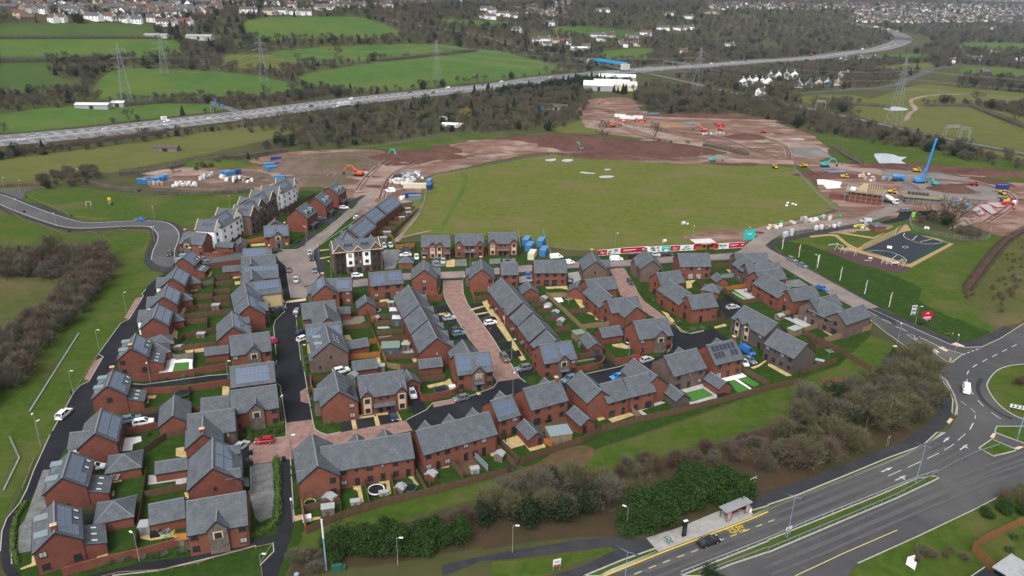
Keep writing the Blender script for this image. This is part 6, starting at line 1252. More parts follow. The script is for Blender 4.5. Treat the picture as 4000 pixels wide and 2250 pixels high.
for i,(u,v,m_,lab) in enumerate(((1430,320,'paint_plum','red banner flag highest up the bank by the court path'),(1595,402,'paint_plum','second banner flag, red, above the parked cars'),(1785,505,'white_matt','white banner flag beside the bank street lamp'),(2010,635,'paint_dark','white post banner with dark print below the slide'),(2260,772,'paint_dark','banner with dark letters on the lower bank'),(2505,902,'paint_plum','red banner flag lowest on the bank'))):
 r=thing('banner_flag',lab,'flag',ground('E2',u,v),.6);m=MB();m.bar((0,0,0),(0,0,5.4),.16);m.build('pole','white_paint',r);m=MB();m.box(-.75,-.1,-.03,.03,2.6,5.2,bottom=True);m.build('banner',m_,r);m=MB();m.box(-.55,-.3,-.045,-.032,3.2,4.6,bottom=True);m.build('print','white_paint',r)
def knee_rail(desc,pts,m=TP,h=.5,gap=1.9,w=.1):
 c=sum(pts,Vector())/len(pts);r=thing('rail_fence',near_label(desc,c),'fence',pts[0]);o=pts[0];pm=MB();pm.box(-w/2,w/2,-w/2,w/2,0,h);pm=pm.data('post',[m])
 for i in range(len(pts)-1):
  b=MB();b.bar(pts[i]-o+Vector((0,0,h)),pts[i+1]-o+Vector((0,0,h)),w,w);b.build('rail',m,r);L=(pts[i+1]-pts[i]).length;n=max(1,int(L/gap))
  for k in range(n):link('post',pm,r,pts[i].lerp(pts[i+1],k/n)-o)
for t,q in (('B0',(20,610,230,745,420,800,690,912)),('B0',(768,912,900,872,985,895)),('B0',(1060,888,1200,842,1300,862,1495,865)),('B0',(1500,868,1500,940,1440,1100)),('D1',(0,1170,165,1135,45,1330)),('D0',(900,1500,1200,1425,1600,1400,2000,1330,2300,1225,2576,1165)),('D0',(230,570,350,265)),('C0',(745,1040,1000,650)),('B0',(300,520,640,665,700,690)),('B0',(760,715,960,745,1120,740)),('C3',(1780,455,1840,465))):knee_rail('low timber knee rail',G(t,*q),TP)
def mesh_fence(desc,pts,m='galv',h=2.0,gap=3.0,wires=4,name='mesh_fence'):
 c=sum(pts,Vector())/len(pts);r=thing(name,near_label(desc,c),'fence',pts[0]);o=pts[0];panels={}
 for i in range(len(pts)-1):
  a,b=pts[i],pts[i+1];L=(b-a).length;n=max(1,round(L/gap));rz=atan2(b.y-a.y,b.x-a.x);w=L/n
  mb=MB();mb.bar((0,0,0),(0,0,h),.07);mb.bar((w,0,0),(w,0,h),.05)
  for k in range(wires):z=.15+(h-.2)*k/(wires-1);mb.bar((0,0,z),(w,0,z),.035 if k in (0,wires-1) else .02)
  for k in range(1,int(w/.35)):mb.bar((k*.35,0,.1),(k*.35,0,h),.014)
  me=mb.data('fence_panel',[m])
  for k in range(n):p=a.lerp(b,k/n)-o;p.z=TH(a.x,a.y) if a.y>430 else 0;link('fence_panel',me,r,p,rz)
 return r
mesh_fence('dark green mesh fence on a concrete base',G('C0',290,1235,790,440),'green_dark',1.5,3);mesh_fence('short green mesh fence',G('D0',30,590,190,260,95,45),'green_dark',1.5,3)
strip('fence_plinth',G('C0',296,1240,796,444),.35,'concrete',0,th=.3);strip('fence_plinth',G('D0',36,594,196,262,100,47),.3,'concrete',0,th=.3)
SF='temporary steel mesh site fence'
for q in ((1080,470-30,1180,428,1400,387),(1405,387,1500,390,1690,412),(1995,425,2060,495,2110,535),(1880,590,2000,565,2150,540),(860,382,1000,362,1130,338,1270,336),(1000,610,1065,520,1075,470)):mesh_fence(SF,G('P',*q),'galv',2,3.4)
mesh_fence('curved mesh fence',smooth(G('B3',1425,730,1430,790,1500,860,1800,920,2000,950,2200,940,2240,880,2230,840),3),'galv',1.8,3.4);mesh_fence(SF,G('B3',150,925,500,850,800,815),'galv',2,3.4);mesh_fence(SF,G('E1',1375,330,1350,165),'galv',2,3.4);mesh_fence(SF,G('E1',1600,150,1680,390),'galv',2,3.4)
def hoarding():
 pts=G('E1',2155,385,2243,377,2378,363,2640,345)+G('E2',92,350,218,343,305,338,400,334,535,328,560,326);kinds=['logo','photo','text','white','green','teal','logo','photo','crimson']
 pts2=G('E2',750,318,788,316,890,310,1045,300);kinds2=['crimson','green','text']
 for P_,K,lab in ((pts,kinds,'long crimson, white and teal site hoarding left of the sales cabin'),(pts2,kinds2,'short crimson and white site hoarding right of the sales cabin')):
  r=thing('hoarding',lab,'hoarding',P_[0]);o=P_[0];landmark(sum(P_,Vector())/len(P_),'the crimson hoarding' if P_ is pts else 'the short hoarding');rnd=random.Random(3)
  for i,k in enumerate(K):
   a,b=P_[i],P_[i+1];L=(b-a).length;rz=atan2(b.y-a.y,b.x-a.x);m=MB();m.box(.01,L-.01,-.03,.03,.12,2.3,0,bottom=True)
   e=m.build('hoarding_panel',{'logo':'paint_plum','text':'paint_plum','crimson':'paint_plum','teal':'paint_cyan','white':'white_paint','photo':'white_matt','green':'white_matt'}[k],r,a-o);e.rotation_euler.z=rz
   fr=MB();fr.box(0,L,-.05,.05,2.3,2.4,bottom=True);fr.box(0,L,-.045,.045,0,.12);fr.build('frame_rail','white_paint',e)
   def mark(x0,x1,z0,z1,mm):q=MB();q.box(x0*L,x1*L,-.042,-.032,z0,z1,bottom=True);q.build('print',mm,e)
   if k=='logo':
    q=MB();z=lambda a_,b_:(a_*L,-.04,b_)
    for s0,s1 in (((.18,1.0),(.3,1.35)),((.3,1.35),(.38,1.1)),((.38,1.1),(.5,1.3)),((.5,1.3),(.56,1.1)),((.56,1.1),(.7,1.35)),((.7,1.35),(.82,1.15)),((.3,1.55),(.42,1.75)),((.42,1.75),(.46,1.5))):q.bar(z(*s0),z(*s1),.02,.1)
    q.build('logo','white_paint',e);mark(.36,.66,.65,.78,'white_paint')
   elif k=='text':mark(.1,.6,1.3,1.48,'white_paint');mark(.1,.42,1.0,1.08,'white_paint');mark(.82,.94,1.1,1.45,'white_paint')
   elif k=='teal':mark(.12,.85,1.55,1.7,'white_paint');mark(.3,.7,.2,.9,'white_paint')
   elif k in ('photo','green'):
    for _ in range(9):
     x=rnd.random()*.75;z0=.2+rnd.random()*1.4;mark(x,x+.08+rnd.random()*.22,z0,z0+.2+rnd.random()*.5,rnd.choice(('paint_steel','paint_dark','paint_teal','paint_bronze','paint_silver') if k=='photo' else ('foliage_print','paint_silver','paint_dark')))
 a,b=G('E2',560,326,750,318);d=b-a;L=d.length;r=thing('sales_cabin','timber fronted sales cabin with white roof between the hoardings','cabin',(a+b)/2,atan2(d.y,d.x));landmark((a+b)/2,'the sales cabin');m=MB()
 m.box(-L/2,L/2,.2,5.0,0,2.7);m.build('wall','timber_new',r);m=MB();m.box(-L/2-.6,L/2+.3,-.4,5.2,2.7,2.95,bottom=True);m.build('roof','cream_roof',r);m=MB();m.box(-L/2-.6,L/2+.3,-.46,-.41,2.35,2.9,bottom=True);m.build('fascia','paint_plum',r);m=MB();m.box(-L/4,L/4,-.48,-.462,2.52,2.66,bottom=True);m.build('lettering','white_paint',r)
 for x in (-L*.05,L*.33):fm,pm,ww,hh=win_mesh('w');w=link('window',fm,r,(x,.2,1.5));link('pane',pm['glass'],w)
 fm,pm,ww,hh=win_mesh('d');w=link('door',fm,r,(L*.16,.2,hh/2));link('door_leaf',pm['door_dark'],w)
mat('foliage_print',(.10,.17,.09),.6);mat('cream_roof',(.55,.54,.50),.7,(.45,.44,.41),.8)
hoarding()
sign('sale_board','square teal board at the junction right of the hoarding','sign','E2',1095,228,5.0,4.6,.3,.2,'paint_cyan','white_matt',marks=((-1.2,1.2,2.6,2.8,'white_matt'),(-1.0,1.0,2.2,2.3,'white_matt')))
# PLAY AREA
def play():
 R=random.Random(2);cmid=ground('B3',1380,1020);landmark(cmid,'the sports court')
 court=thing('court_fence','tall dark green fence panels along both sides of the sports court','fence',cmid);pm=MB();pm.box(-.04,.04,-.04,.04,0,3.0);pm=pm.data('post',['green_dark'])
 for q in ((940,1055,1270,900),(1290,890,1365,800),(1420,1192,1820,985),(985,1075,1130,1110),(1500,890,1560,905),(1620,920,1800,975),(1230,1130,1390,1180)):
  a,b=G('B3',*q);n=max(2,int((b-a).length/2.4));hz=3.0 if (b-a).length>20 else 2.2
  for k in range(n+1):link('post',pm,court,a.lerp(b,k/n)-cmid,0,(1,1,hz/3))
  for z in (.2,hz*.5,hz-.05):
   m=MB();m.bar(a-cmid+Vector((0,0,z)),b-cmid+Vector((0,0,z)),.04);m.build('rail','green_dark',court)
  m=MB()
  for k in range(n*6):p=a.lerp(b,k/(n*6))-cmid;m.bar(p+Vector((0,0,.1)),p+Vector((0,0,hz)),.022)
  m.build('mesh_bars','green_dark',court);court.children[-1]['kind']='stuff'
 for lab,u,v,rz in (('near basketball hoop with white backboard on the sports court',1205,1105,-.45),('far basketball hoop with white backboard on the sports court',1580,895,pi-.45)):
  r=thing('basketball_hoop',lab,'hoop',ground('B3',u,v),rz);m=MB();m.bar((0,0,0),(0,0,3.2),.16);m.bar((0,0,3.1),(0,.7,3.3),.12);m.build('post','green_dark',r);m=MB();m.box(-.9,.9,.7,.75,2.9,4.0,bottom=True);m.build('backboard','white_paint',r);m=MB();m.box(-.3,.3,.752,.762,3.05,3.5,bottom=True);m.build('target_square','black',r)
  m=MB();[m.bar((.22*cos(i*pi/4),1.0+.22*sin(i*pi/4),3.05),(.22*cos((i+1)*pi/4),1.0+.22*sin((i+1)*pi/4),3.05),.04) for i in range(8)];m.build('ring','paint_orange',r)
  m=MB();m.bar((-1.5,.1,0),(-1.5,.1,2.1),.1);m.bar((1.5,.1,0),(1.5,.1,2.1),.1);m.bar((-1.5,.1,2.1),(1.5,.1,2.1),.1);m.build('goal_frame','green_dark',r)
 def swing(lab,a,b,seats):
  p,q=G('B3',*a),G('B3',*b);p=p[0];q=q[0];d=q-p;L=d.length;r=thing('swing',lab,'swing',(p+q)/2,atan2(d.y,d.x))
  for x in (-L/2,L/2):
   for s in (-1,1):m=MB();m.bar((x,s*1.1,0),(x,0,2.5),.12);m.build('leg','stone_pale',r)
  m=MB();m.bar((-L/2,0,2.5),(L/2,0,2.5),.14);m.build('crossbeam','stone_pale',r)
  for k in range(seats):
   x=-L/2+L*(k+1)/(seats+1);m=MB();m.bar((x-.2,0,.5),(x-.2,0,2.5),.02);m.bar((x+.2,0,.5),(x+.2,0,2.5),.02);m.build('chain','galv',r);m=MB();m.box(x-.25,x+.25,-.1,.1,.45,.5,bottom=True);m.build('seat','black',r)
 swing('timber swing frame nearest the court on the purple surface',(780,1080),(875,1110),2);swing('timber swing frame at the left end of the purple surface',(690,1045),(745,1065),1)
 r=thing('slide_tower','play tower with silver slide at the right of the purple surface','slide',ground('B3',1335,1215),-.9);landmark(r.location,'the slide')
 for x in (-.6,.6):
  for y in (-.6,.6):m=MB();m.bar((x,y,0),(x,y,2.6),.12);m.build('post','stone_pale',r)
 m=MB();m.box(-.7,.7,-.7,.7,1.4,1.5,bottom=True);m.build('deck','timber_pale',r);m=MB();m.face([(-.9,-.9,2.6),(.9,-.9,2.6),(0,0,3.4)]);m.face([(.9,-.9,2.6),(.9,.9,2.6),(0,0,3.4)]);m.face([(.9,.9,2.6),(-.9,.9,2.6),(0,0,3.4)]);m.face([(-.9,.9,2.6),(-.9,-.9,2.6),(0,0,3.4)]);m.build('roof','timber_pale',r)
 m=MB();m.box(-3.9,-.7,-.3,.3,.3,.34)
 m=MB();m.face([(-.7,-.3,1.5),(-.7,.3,1.5),(-3.6,.3,.3),(-3.6,-.3,.3)]);m.bar((-.7,-.32,1.6),(-3.6,-.32,.4),.06,.25);m.bar((-.7,.32,1.6),(-3.6,.32,.4),.06,.25);m.build('chute','white_paint',r)
 r=thing('climbing_frame','pale timber climbing frame between the seesaw and the slide','climbing frame',ground('B3',1190,1195),-.4)
 for x in (-1.6,0,1.6):
  for y in (-.7,.7):m=MB();m.bar((x*1.15,y*1.2,0),(x,y,2.6),.12);m.build('post','stone_pale',r)
 for z in (.8,1.6,2.5):
  for y in (-.7,.7):m=MB();m.bar((-1.7,y,z),(1.7,y,z),.08);m.build('rail','stone_pale',r)
 m=MB();m.box(-1.5,0,-.7,.7,1.5,1.58,bottom=True);m.build('deck','timber_pale',r)
 r=thing('seesaw','grey seesaw on the purple surface left of the climbing frame','seesaw',ground('B3',1000,1168),-.1);m=MB();m.bar((-1.6,0,.75),(1.6,0,.55),.16);m.build('beam','stone_pale',r);m=MB();m.box(-.15,.15,-.2,.2,0,.6);m.build('pivot','dark_metal',r)
 for x,z in ((-1.5,.8),(1.5,.6)):m=MB();m.box(x-.18,x+.18,-.18,.18,z,z+.08,bottom=True);m.build('seat','black',r)
 r=thing('roundabout_disc','round cream play disc beside the seesaw','play disc',ground('B3',1030,1135));m=MB();m.tube((0,0,.1),(0,0,.4),.8,.8,16);m.build('disc','cream_roof',r);m=MB();m.tube((0,0,0),(0,0,.1),.2,.2,8);m.build('base','dark_metal',r)
 for k in range(6):p=ground('B3',615+k*17,998-k*2);r=thing('stepping_stone',near_label('pale stepping stone log',p),'stepping stone',p,0,'stepping stones by the swings');m=MB();m.tube((0,0,0),(0,0,.25+.05*(k % 3)),.28,.26,8);m.build('log','stone_pale',r)
 r=thing('swing','small basket swing on the west green','swing',ground('B0',895,610),.3)
 for x in (-1,1):
  for s in (-1,1):m=MB();m.bar((x,s,0),(x,0,2.4),.12);m.build('leg','stone_pale',r)
 m=MB();m.bar((-1,0,2.4),(1,0,2.4),.14);m.build('crossbeam','stone_pale',r);m=MB();m.tube((0,0,.5),(0,0,.56),.5,.5,10);m.build('basket','black',r);landmark(ground('B0',895,610),'the west green swing')
 r=thing('play_panel','yellow and timber play panel on the west green','play panel',ground('B0',1108,585),.2);m=MB();m.box(-.8,.8,-.3,.3,0,2.0);m.build('tower','timber_pale',r);m=MB();m.box(-.7,.7,-.15,.15,2.0,3.2);m.build('hoop_panel','paint_yellow',r)
play()
# PEOPLE
def person(lab,p,rz,top,legs,stride=.16):
 r=thing('person',lab,'person',p,rz);me=bpy.data.meshes.new('body');bm=bmesh.new()
 J=dict(pel=(0,0,.95,.15,.11),che=(0,0,1.3,.17,.12),nec=(0,0,1.5,.065,.065),hea=(.02,0,1.64,.10,.11),top=(.02,0,1.74,.07,.08))
 V={k:bm.verts.new(v[:3]) for k,v in J.items()};rad={k:v[3:] for k,v in J.items()}
 for a,b in (('pel','che'),('che','nec'),('nec','hea'),('hea','top')):bm.edges.new((V[a],V[b]))
 for s,n in ((1,'l'),(-1,'r')):
  f=s*stride
  for k,co,rr in ((n+'hip',(0,s*.1,.88),.095),(n+'kne',(f*.6,s*.11,.48),.065),(n+'ank',(f,s*.11,.09),.045),(n+'toe',(f+.17,s*.12,.04),.04),(n+'sho',(0,s*.19,1.42),.065),(n+'elb',(-f*.5,s*.25,1.14),.048),(n+'wri',(-f*.3+.06,s*.25,.9),.035),(n+'han',(-f*.3+.09,s*.25,.8),.04)):V[k]=bm.verts.new(co);rad[k]=(rr,rr)
  for a,b in (('pel',n+'hip'),(n+'hip',n+'kne'),(n+'kne',n+'ank'),(n+'ank',n+'toe'),('che',n+'sho'),(n+'sho',n+'elb'),(n+'elb',n+'wri'),(n+'wri',n+'han')):bm.edges.new((V[a],V[b]))
 names=list(V);bm.to_mesh(me);bm.free();o=link('body',me,r);md=o.modifiers.new('skin','SKIN')
 sv=me.skin_vertices[0].data
 for i,k in enumerate(names):sv[i].radius=rad[k];sv[i].use_root=k=='pel'
 o.modifiers.new('sub','SUBSURF').levels=1;me.materials.append(M[top])
 h=MB();h.tube((.0,0,1.62),(.0,0,1.79),.125,.08,8);h.build('hair','black',r);l=MB()
 l.tube((0,0,1.05),(0,0,.62),.21,.19,8,cap=False);l.build('coat_hem',legs,r)
 return r
person('person in dark clothes standing at the court corner by the slide',ground('B3',1388,1200),2,'paint_dark','paint_dark',.08);person('person in yellow vest by the red foundation slabs',ground('B3',2485,660),1,'paint_navy','paint_yellow')
person('pair of walkers, the one in black at the grass edge by the left lamp',ground('C0',722,1075),1,'paint_dark','paint_dark');person('person in pink beside the bay of the right terrace',ground('C1',2355,432),1,'paint_pink','paint_dark',.05)
p=ground('F1',1222,836);r=thing('garden_parasol','closed black parasol on a white base in the yellow rear terrace','parasol',p);m=MB();m.tube((0,0,0),(0,0,2.7),.03,n=6);m.build('pole','dark_metal',r);m=MB();m.tube((0,0,.9),(0,0,1.6),.16,.24,8);m.tube((0,0,1.6),(0,0,2.8),.24,.06,8);m.build('canopy','black',r);m=MB();m.tube((0,0,0),(0,0,.12),.4,.4,12);m.build('base','white_matt',r)
def dryer(t,u,v):
 p=ground(t,u,v);r=thing('rotary_dryer',near_label('rotary washing line',p),'washing line',p,u % 3);m=MB();m.tube((0,0,0),(0,0,1.5),.04,n=6);m.build('pole','galv',r)
 for k in range(4):
  m=MB();a=k*pi/2;m.bar((0,0,1.3),(1.3*cos(a),1.3*sin(a),1.9),.05);m.build('arm','galv',r)
 m=MB()
 for q in (.5,.9,1.25):
  for k in range(4):a,b=k*pi/2,(k+1)*pi/2;m.bar((q*cos(a),q*sin(a),1.3+q*.46),(q*cos(b),q*sin(b),1.3+q*.46),.025)
 m.build('line','white_matt',r)
for a in (('D0',1680,1090),('C2',570,150),('C3',610,675),('D0',1165,525),('C2',1150,640)):dryer(*a)
def table_set(t,u,v,m_='black',desc='black garden table and chairs',chair='lime'):
 p=ground(t,u,v);r=thing('garden_table',near_label(desc,p),'garden table',p,.3);m=MB();m.box(-.8,.8,-.45,.45,.68,.74,bottom=True);m.build('top',m_,r)
 for x in (-.7,.7):
  for y in (-.35,.35):m=MB();m.bar((x,y,0),(x,y,.68),.07);m.build('leg',m_,r)
 for i,(x,y) in enumerate(((-1.3,0),(1.3,0),(0,-.9),(0,.9))):
  p2=p+Vector((x,y,0));c=thing('garden_chair',near_label(('lime green' if chair=='lime' else 'dark')+' garden chair',p2),'chair',p2,atan2(-y,-x));m=MB();m.box(-.25,.25,-.25,.25,.4,.46,bottom=True);m.build('seat',chair,c);m=MB();m.box(-.28,-.22,-.25,.25,.46,.95,bottom=True);m.build('backrest',chair,c)
  for xx in (-.2,.2):
   for yy in (-.2,.2):m=MB();m.bar((xx,yy,0),(xx,yy,.4),.05);m.build('leg',chair,c)
table_set('D0',1675,1025);table_set('E2',1095,755,'black','dark garden table','black');table_set('E2',1525,1010,'black','dark dining table','black')
for lab,t,u,v,m_ in (('black covered barbecue beside the nearest stone front house','D0',1565,1040,'black'),('white hot tub in the round green garden','C1',1975,1000,'white_matt'),('pale storage bench in the muddy garden','F1',1645,610,'black'),('white cold frame box in the end garden','D1',515,880,'white_matt')):
 r=thing('garden_box',lab,'garden box',ground(t,u,v),.3);m=MB();m.box(-.8,.8,-.6,.6,0,.8);m.build('body',m_,r);m=MB();m.box(-.85,.85,-.65,.65,.8,.9,bottom=True);m.build('lid',m_,r)
fence('','D3','timber_orange',2660,905,2480,962,2150,1128,2045,1200,2240,1395,2430,1530,h=2.3,label='tall orange brown fence turning a corner at the bottom right')
for lab,u,v,w,d,rz,m_ in (('black flat roofed outbuilding at the bottom right corner',2230,1540,7,5,.55,'black'),('grey flat roofed outbuilding right of the black roofed one',2620,1440,6,8,.55,'felt_grey')):
 c=hit('D3',u,v,3.2);c.z=0;r=thing('outbuilding',lab,'outbuilding',c,rz);m=MB();m.box(-w/2,w/2,-d/2,d/2,0,3);m.build('wall','black',r);m=MB();m.box(-w/2-.2,w/2+.2,-d/2-.2,d/2+.2,3,3.2,bottom=True);m.build('roof',m_,r);m=MB();m.box(-.9,.9,-.9,.9,3.2,3.5);m.build('rooflight','felt_grey',r);m=MB();m.box(-w/2-.25,w/2+.25,d/2+.2,d/2+.35,3,3.3,bottom=True);m.build('parapet','felt_grey',r)
# BUILDING SITE
for t,u,v,n in (('B1',1500,340,'the storage heap'),('B1',1000,290,'the orange digger'),('B0',1550,330,'the blue container row'),('B3',950,480,'the scaffolded house'),('B3',1550,500,'the scaffolded plot'),('B3',1520,350,'the blue piling rig'),('E1',1560,300,'the container yard'),('A2',1150,1160,'the white site cabins'),('B3',2200,640,'the red foundation slabs'),('B1',190,210,'the blue skip pair'),('B0',2290,275,'the two blue bins'),('B0',1680,30,'the field shelter'),('D3',2100,1100,'the bottom right fence'),('D1',1400,1050,'the front laurel hedge'),('D2',1700,600,'the dark laurel bank'),('C3',1300,900,'the corner thicket'),('C3',2550,950,'the roundabout shrub'),('B3',1850,750,'the old oak'),('P',150,700,'the left wood'),('P',60,850,'the lower left wood')):landmark(ground(t,u,v),n)
def bx(r,name,m,*b,rz=None):q=MB();q.box(*b,bottom=True);o=q.build(name,m,r);return o
def container(t,u,v,m,rz=0,L=6.1,desc=None,h=2.6,z=0):
 p=ground(t,u,v);p.z+=z;r=thing('container',near_label(desc or m.replace('paint_','').replace('box','')+' steel container',p),'container',p,rz);q=MB();q.box(-L/2,L/2,-1.2,1.2,.1,h,bottom=True)
 for k in range(int(L/.6)):x=-L/2+.35+k*.6;q.box(x,x+.25,-1.24,-1.2,.25,h-.2);q.box(x,x+.25,1.2,1.24,.25,h-.2)
 q.build('shell',m,r)
 for s in (-1,1):bx(r,'door',m,L/2,L/2+.05,s*.6-.56,s*.6+.56,.2,h-.1)
 bx(r,'roof',m,-L/2-.03,L/2+.03,-1.23,1.23,h,h+.05)
BB,NB='paint_boxblue','paint_navybox'
for a in (('E1',1435,262,BB,1.3),('E1',1465,322,BB,1.3),('E1',1490,405,'paint_cream',1.35),('E1',1580,275,BB,1.3),('E1',1608,370,BB,1.3),('B1',140,215,BB,.2),('B1',160,250,BB,.7),('B1',250,205,NB,.3),('B1',205,150,NB,.2),('B1',1745,385,BB,1.5),('B1',1745,430,NB,1.5),('B1',1560,520,NB,.1),('B1',1600,545,'paint_steel',.1),('B1',1600,425,'paint_cream',.05,12),('B1',240,345,BB,.1),('B0',1450,375,BB,.5),('B0',1500,382,BB,.5),('B0',1545,372,BB,.5),('B0',1590,358,BB,.5),('B0',1635,342,BB,.5),('B0',2265,295,BB,.9),('B0',2315,300,BB,.9),('B0',2400,280,NB,.4,3),('B3',2352,435,NB,0),('A2',1070,1165,'white_matt',-.2,9,'white site cabin'),('A2',1125,1180,'white_matt',-.2,9,'white site cabin'),('A2',1190,1185,'white_matt',.1,5,'white site cabin'),('A2',1250,1180,'white_matt',.1,8,'white site cabin'),('A2',1410,1150,'paint_steel',.05,10,'grey site cabin'),('A2',1785,1255,'paint_steel',-.1,14,'grey settling tank'),('A2',310,1090,BB,0),('A1',1860,1190,'white_matt',0,7,'white caravan'),('A0',1630,1190,'white_matt',.8,4,'white roadside cabin')):container(*a)
def excavator(t,u,v,m,rz,s=1.0,lab=None,reach=1):
 p=ground(t,u,v);r=place(thing('excavator',lab,'excavator',p),p,rz,s);landmark(p,'the '+lab.split(' on ')[0].split(' at ')[0])
 for y in (-1.1,1.1):bx(r,'track','black',-2.0,2.0,y-.3,y+.3,0,.8)
 bx(r,'platform','dark_metal',-1.4,1.4,-1.0,1.0,.8,1.1);bx(r,'engine_house',m,-2.4,.2,-1.35,1.35,1.1,2.2);c=bx(r,'cab',m,.2,1.6,.3,1.35,1.1,2.9);bx(c,'cab_glass','glass',.35,1.63,.27,1.38,1.8,2.7)
 for n,a,b,w,h,mm in (('boom',(.6,-.2,1.6),(3.2,-.2,4.6),.4,.6,m),('boom',(3.2,-.2,4.6),(5.6,-.2,4.4),.4,.55,m),('stick',(5.4,-.2,4.6),(6.6+reach,-.2,1.6),.35,.45,m)):q=MB();q.bar(a,b,w,h);q.build(n,mm,r)
 q=MB();x=6.6+reach;q.face([(x-.7,-.8,.4),(x+.3,-.8,.3),(x+.3,.5,.3),(x-.7,.5,.4)]);q.face([(x-.7,-.8,.4),(x-.7,.5,.4),(x-.1,.5,1.6),(x-.1,-.8,1.6)]);q.face([(x-.7,-.8,.4),(x-.1,-.8,1.6),(x+.3,-.8,.3)]);q.face([(x-.7,.5,.4),(x+.3,.5,.3),(x-.1,.5,1.6)]);q.build('bucket','dark_metal',r)
for a in (('B1',1425,125,'paint_cyan',2.5,1.1,'teal excavator at the edge of the dark earth heap'),('B1',1030,300,'paint_orange',2.9,1.2,'orange excavator at the left of the site entrance'),('B2',690,45,'paint_cyan',2.0,1,'small teal excavator on the long earth bank'),('B2',2015,158,'paint_cyan',.1,.9,'teal digger at the far road end'),('B3',570,210,'paint_cyan',.2,1.1,'teal excavator by the upper right earth road'),('A2',700,1075,'paint_orange',1.6,1,'orange excavator at the left of the upper site'),('A2',1000,1258,'paint_orange',.4,1,'orange excavator at the foot of the upper site'),('A2',1900,1305,'paint_orange',2.6,1.1,'orange excavator at the grey tank'),('B3',1672,395,'paint_cyan',1.8,.8,'teal mini rig at the hardcore pad')):excavator(*a[:5],a[5],a[6])
def dumper(t,u,v,rz,lab,m='paint_yellow'):
 p=ground(t,u,v);r=thing('dumper',lab,'dumper',p,rz);bx(r,'chassis','dark_metal',-1.8,1.8,-.7,.7,.5,.9);q=MB();q.face([(.2,-1,1.1),(2,-1.1,1.0),(2.3,-1.15,1.8),(-.1,-1.15,1.9)]);q.face([(.2,1,1.1),(-.1,1.15,1.9),(2.3,1.15,1.8),(2,1.1,1.0)]);q.face([(.2,-1,1.1),(-.1,-1.15,1.9),(-.1,1.15,1.9),(.2,1,1.1)]);q.face([(.2,-1,1.1),(.2,1,1.1),(2,1.1,1.0),(2,-1.1,1.0)]);q.face([(2,-1.1,1),(2,1.1,1),(2.3,1.15,1.8),(2.3,-1.15,1.8)]);q.build('skip',m,r);bx(r,'cab',m,-1.4,-.4,-.7,.7,.9,2.5);bx(r,'cab_glass','glass',-1.42,-.38,-.72,.72,1.6,2.35);bx(r,'engine',m,-2.2,-1.4,-.7,.7,.8,1.4)
 w=MB();w.tube((0,-.2,0),(0,.2,0),.55,n=12);w=w.data('wheel',['tyre'])
 for x in (-1.3,1.3):
  for y in (-.95,.95):link('wheel',w,r,(x,y,.55))
for a in (('B3',355,215,.2,'yellow dumper on the upper earth road'),('B3',765,325,3,'yellow dumper behind the scaffolded house'),('B3',1495,262,3,'yellow dumper beside the pond bank'),('B3',1245,480,2.9,'orange yellow loader between the scaffolded buildings'),('B3',2355,490,1.5,'yellow dumper below the navy container'),('B3',70,225,1.6,'yellow and white truck at the far road'),('A2',2060,1300,.3,'orange dumper on the upper site','paint_orange'),('A2',2490,1320,.2,'orange stacked plant at the right of the upper site','paint_orange'),('A2',1240,1205,.2,'orange dumper before the white cabins','paint_orange'),('B3',2070,400,2.8,'red telehandler on the hardcore','paint_red')):dumper(*a)
def mixer(t,u,v,rz,m,lab):
 p=ground(t,u,v);r=thing('mixer_truck',lab,'concrete mixer',p,rz);bx(r,'chassis','dark_metal',-4,3.6,-1,1,.6,.95);c=bx(r,'cab','white_matt' if m=='white_matt' else m,2.4,4.2,-1.2,1.2,.7,2.8);bx(c,'windscreen','glass',4.2,4.22,-1.05,1.05,1.7,2.6);q=MB();q.tube((-3.6,0,3.0),(-2.4,0,2.8),.6,1.15,12);q.tube((-2.4,0,2.8),(.4,0,2.3),1.15,1.15,12);q.tube((.4,0,2.3),(1.9,0,2.0),1.15,.7,12);q.build('drum',m,r);q=MB();q.bar((-3.9,0,2.6),(-4.8,0,1.4),.5,.1);q.build('chute','galv',r);w=MB();w.tube((0,-.2,0),(0,.2,0),.52,n=12);w=w.data('wheel',['tyre'])
 for x in (-3,-1.8,2,3.2):
  for y in (-1.05,1.05):link('wheel',w,r,(x,y,.52))
mixer('B3',1225,575,-1.2,'white_matt','white concrete mixer truck on the brown site road');mixer('B3',1300,350,.2,'paint_sky','blue concrete mixer truck left of the piling rig')
def rig():
 p=ground('B3',1515,372);r=thing('piling_rig','tall blue piling rig with leaning mast on the hardcore','piling rig',p,.15)
 for y in (-1.3,1.3):bx(r,'track','black',-2.6,2.6,y-.4,y+.4,0,.95)
 bx(r,'body','paint_sky',-3,1.2,-1.5,1.5,1.0,2.6);c=bx(r,'cab','paint_sky',1.2,2.6,.4,1.5,1.0,3.0);bx(c,'cab_glass','glass',1.4,2.63,.37,1.53,1.9,2.8);q=MB();top=Vector((4.6,0,24.5));bot=Vector((2.2,-.3,1.6));q.bar(bot,top,.75,.75);q.build('mast','paint_sky',r);q=MB();q.bar((-1.5,0,2.6),(2.9,0,9),.3);q.build('stay','paint_sky',r);q=MB();q.bar(bot+Vector((.9,0,0)),top+Vector((.8,0,-.5)),.12);q.build('drill_string','dark_metal',r);q=MB();q.box(4.0,5.4,-.4,.4,24.3,25.2,bottom=True);q.build('mast_head','paint_sky',r)
rig()
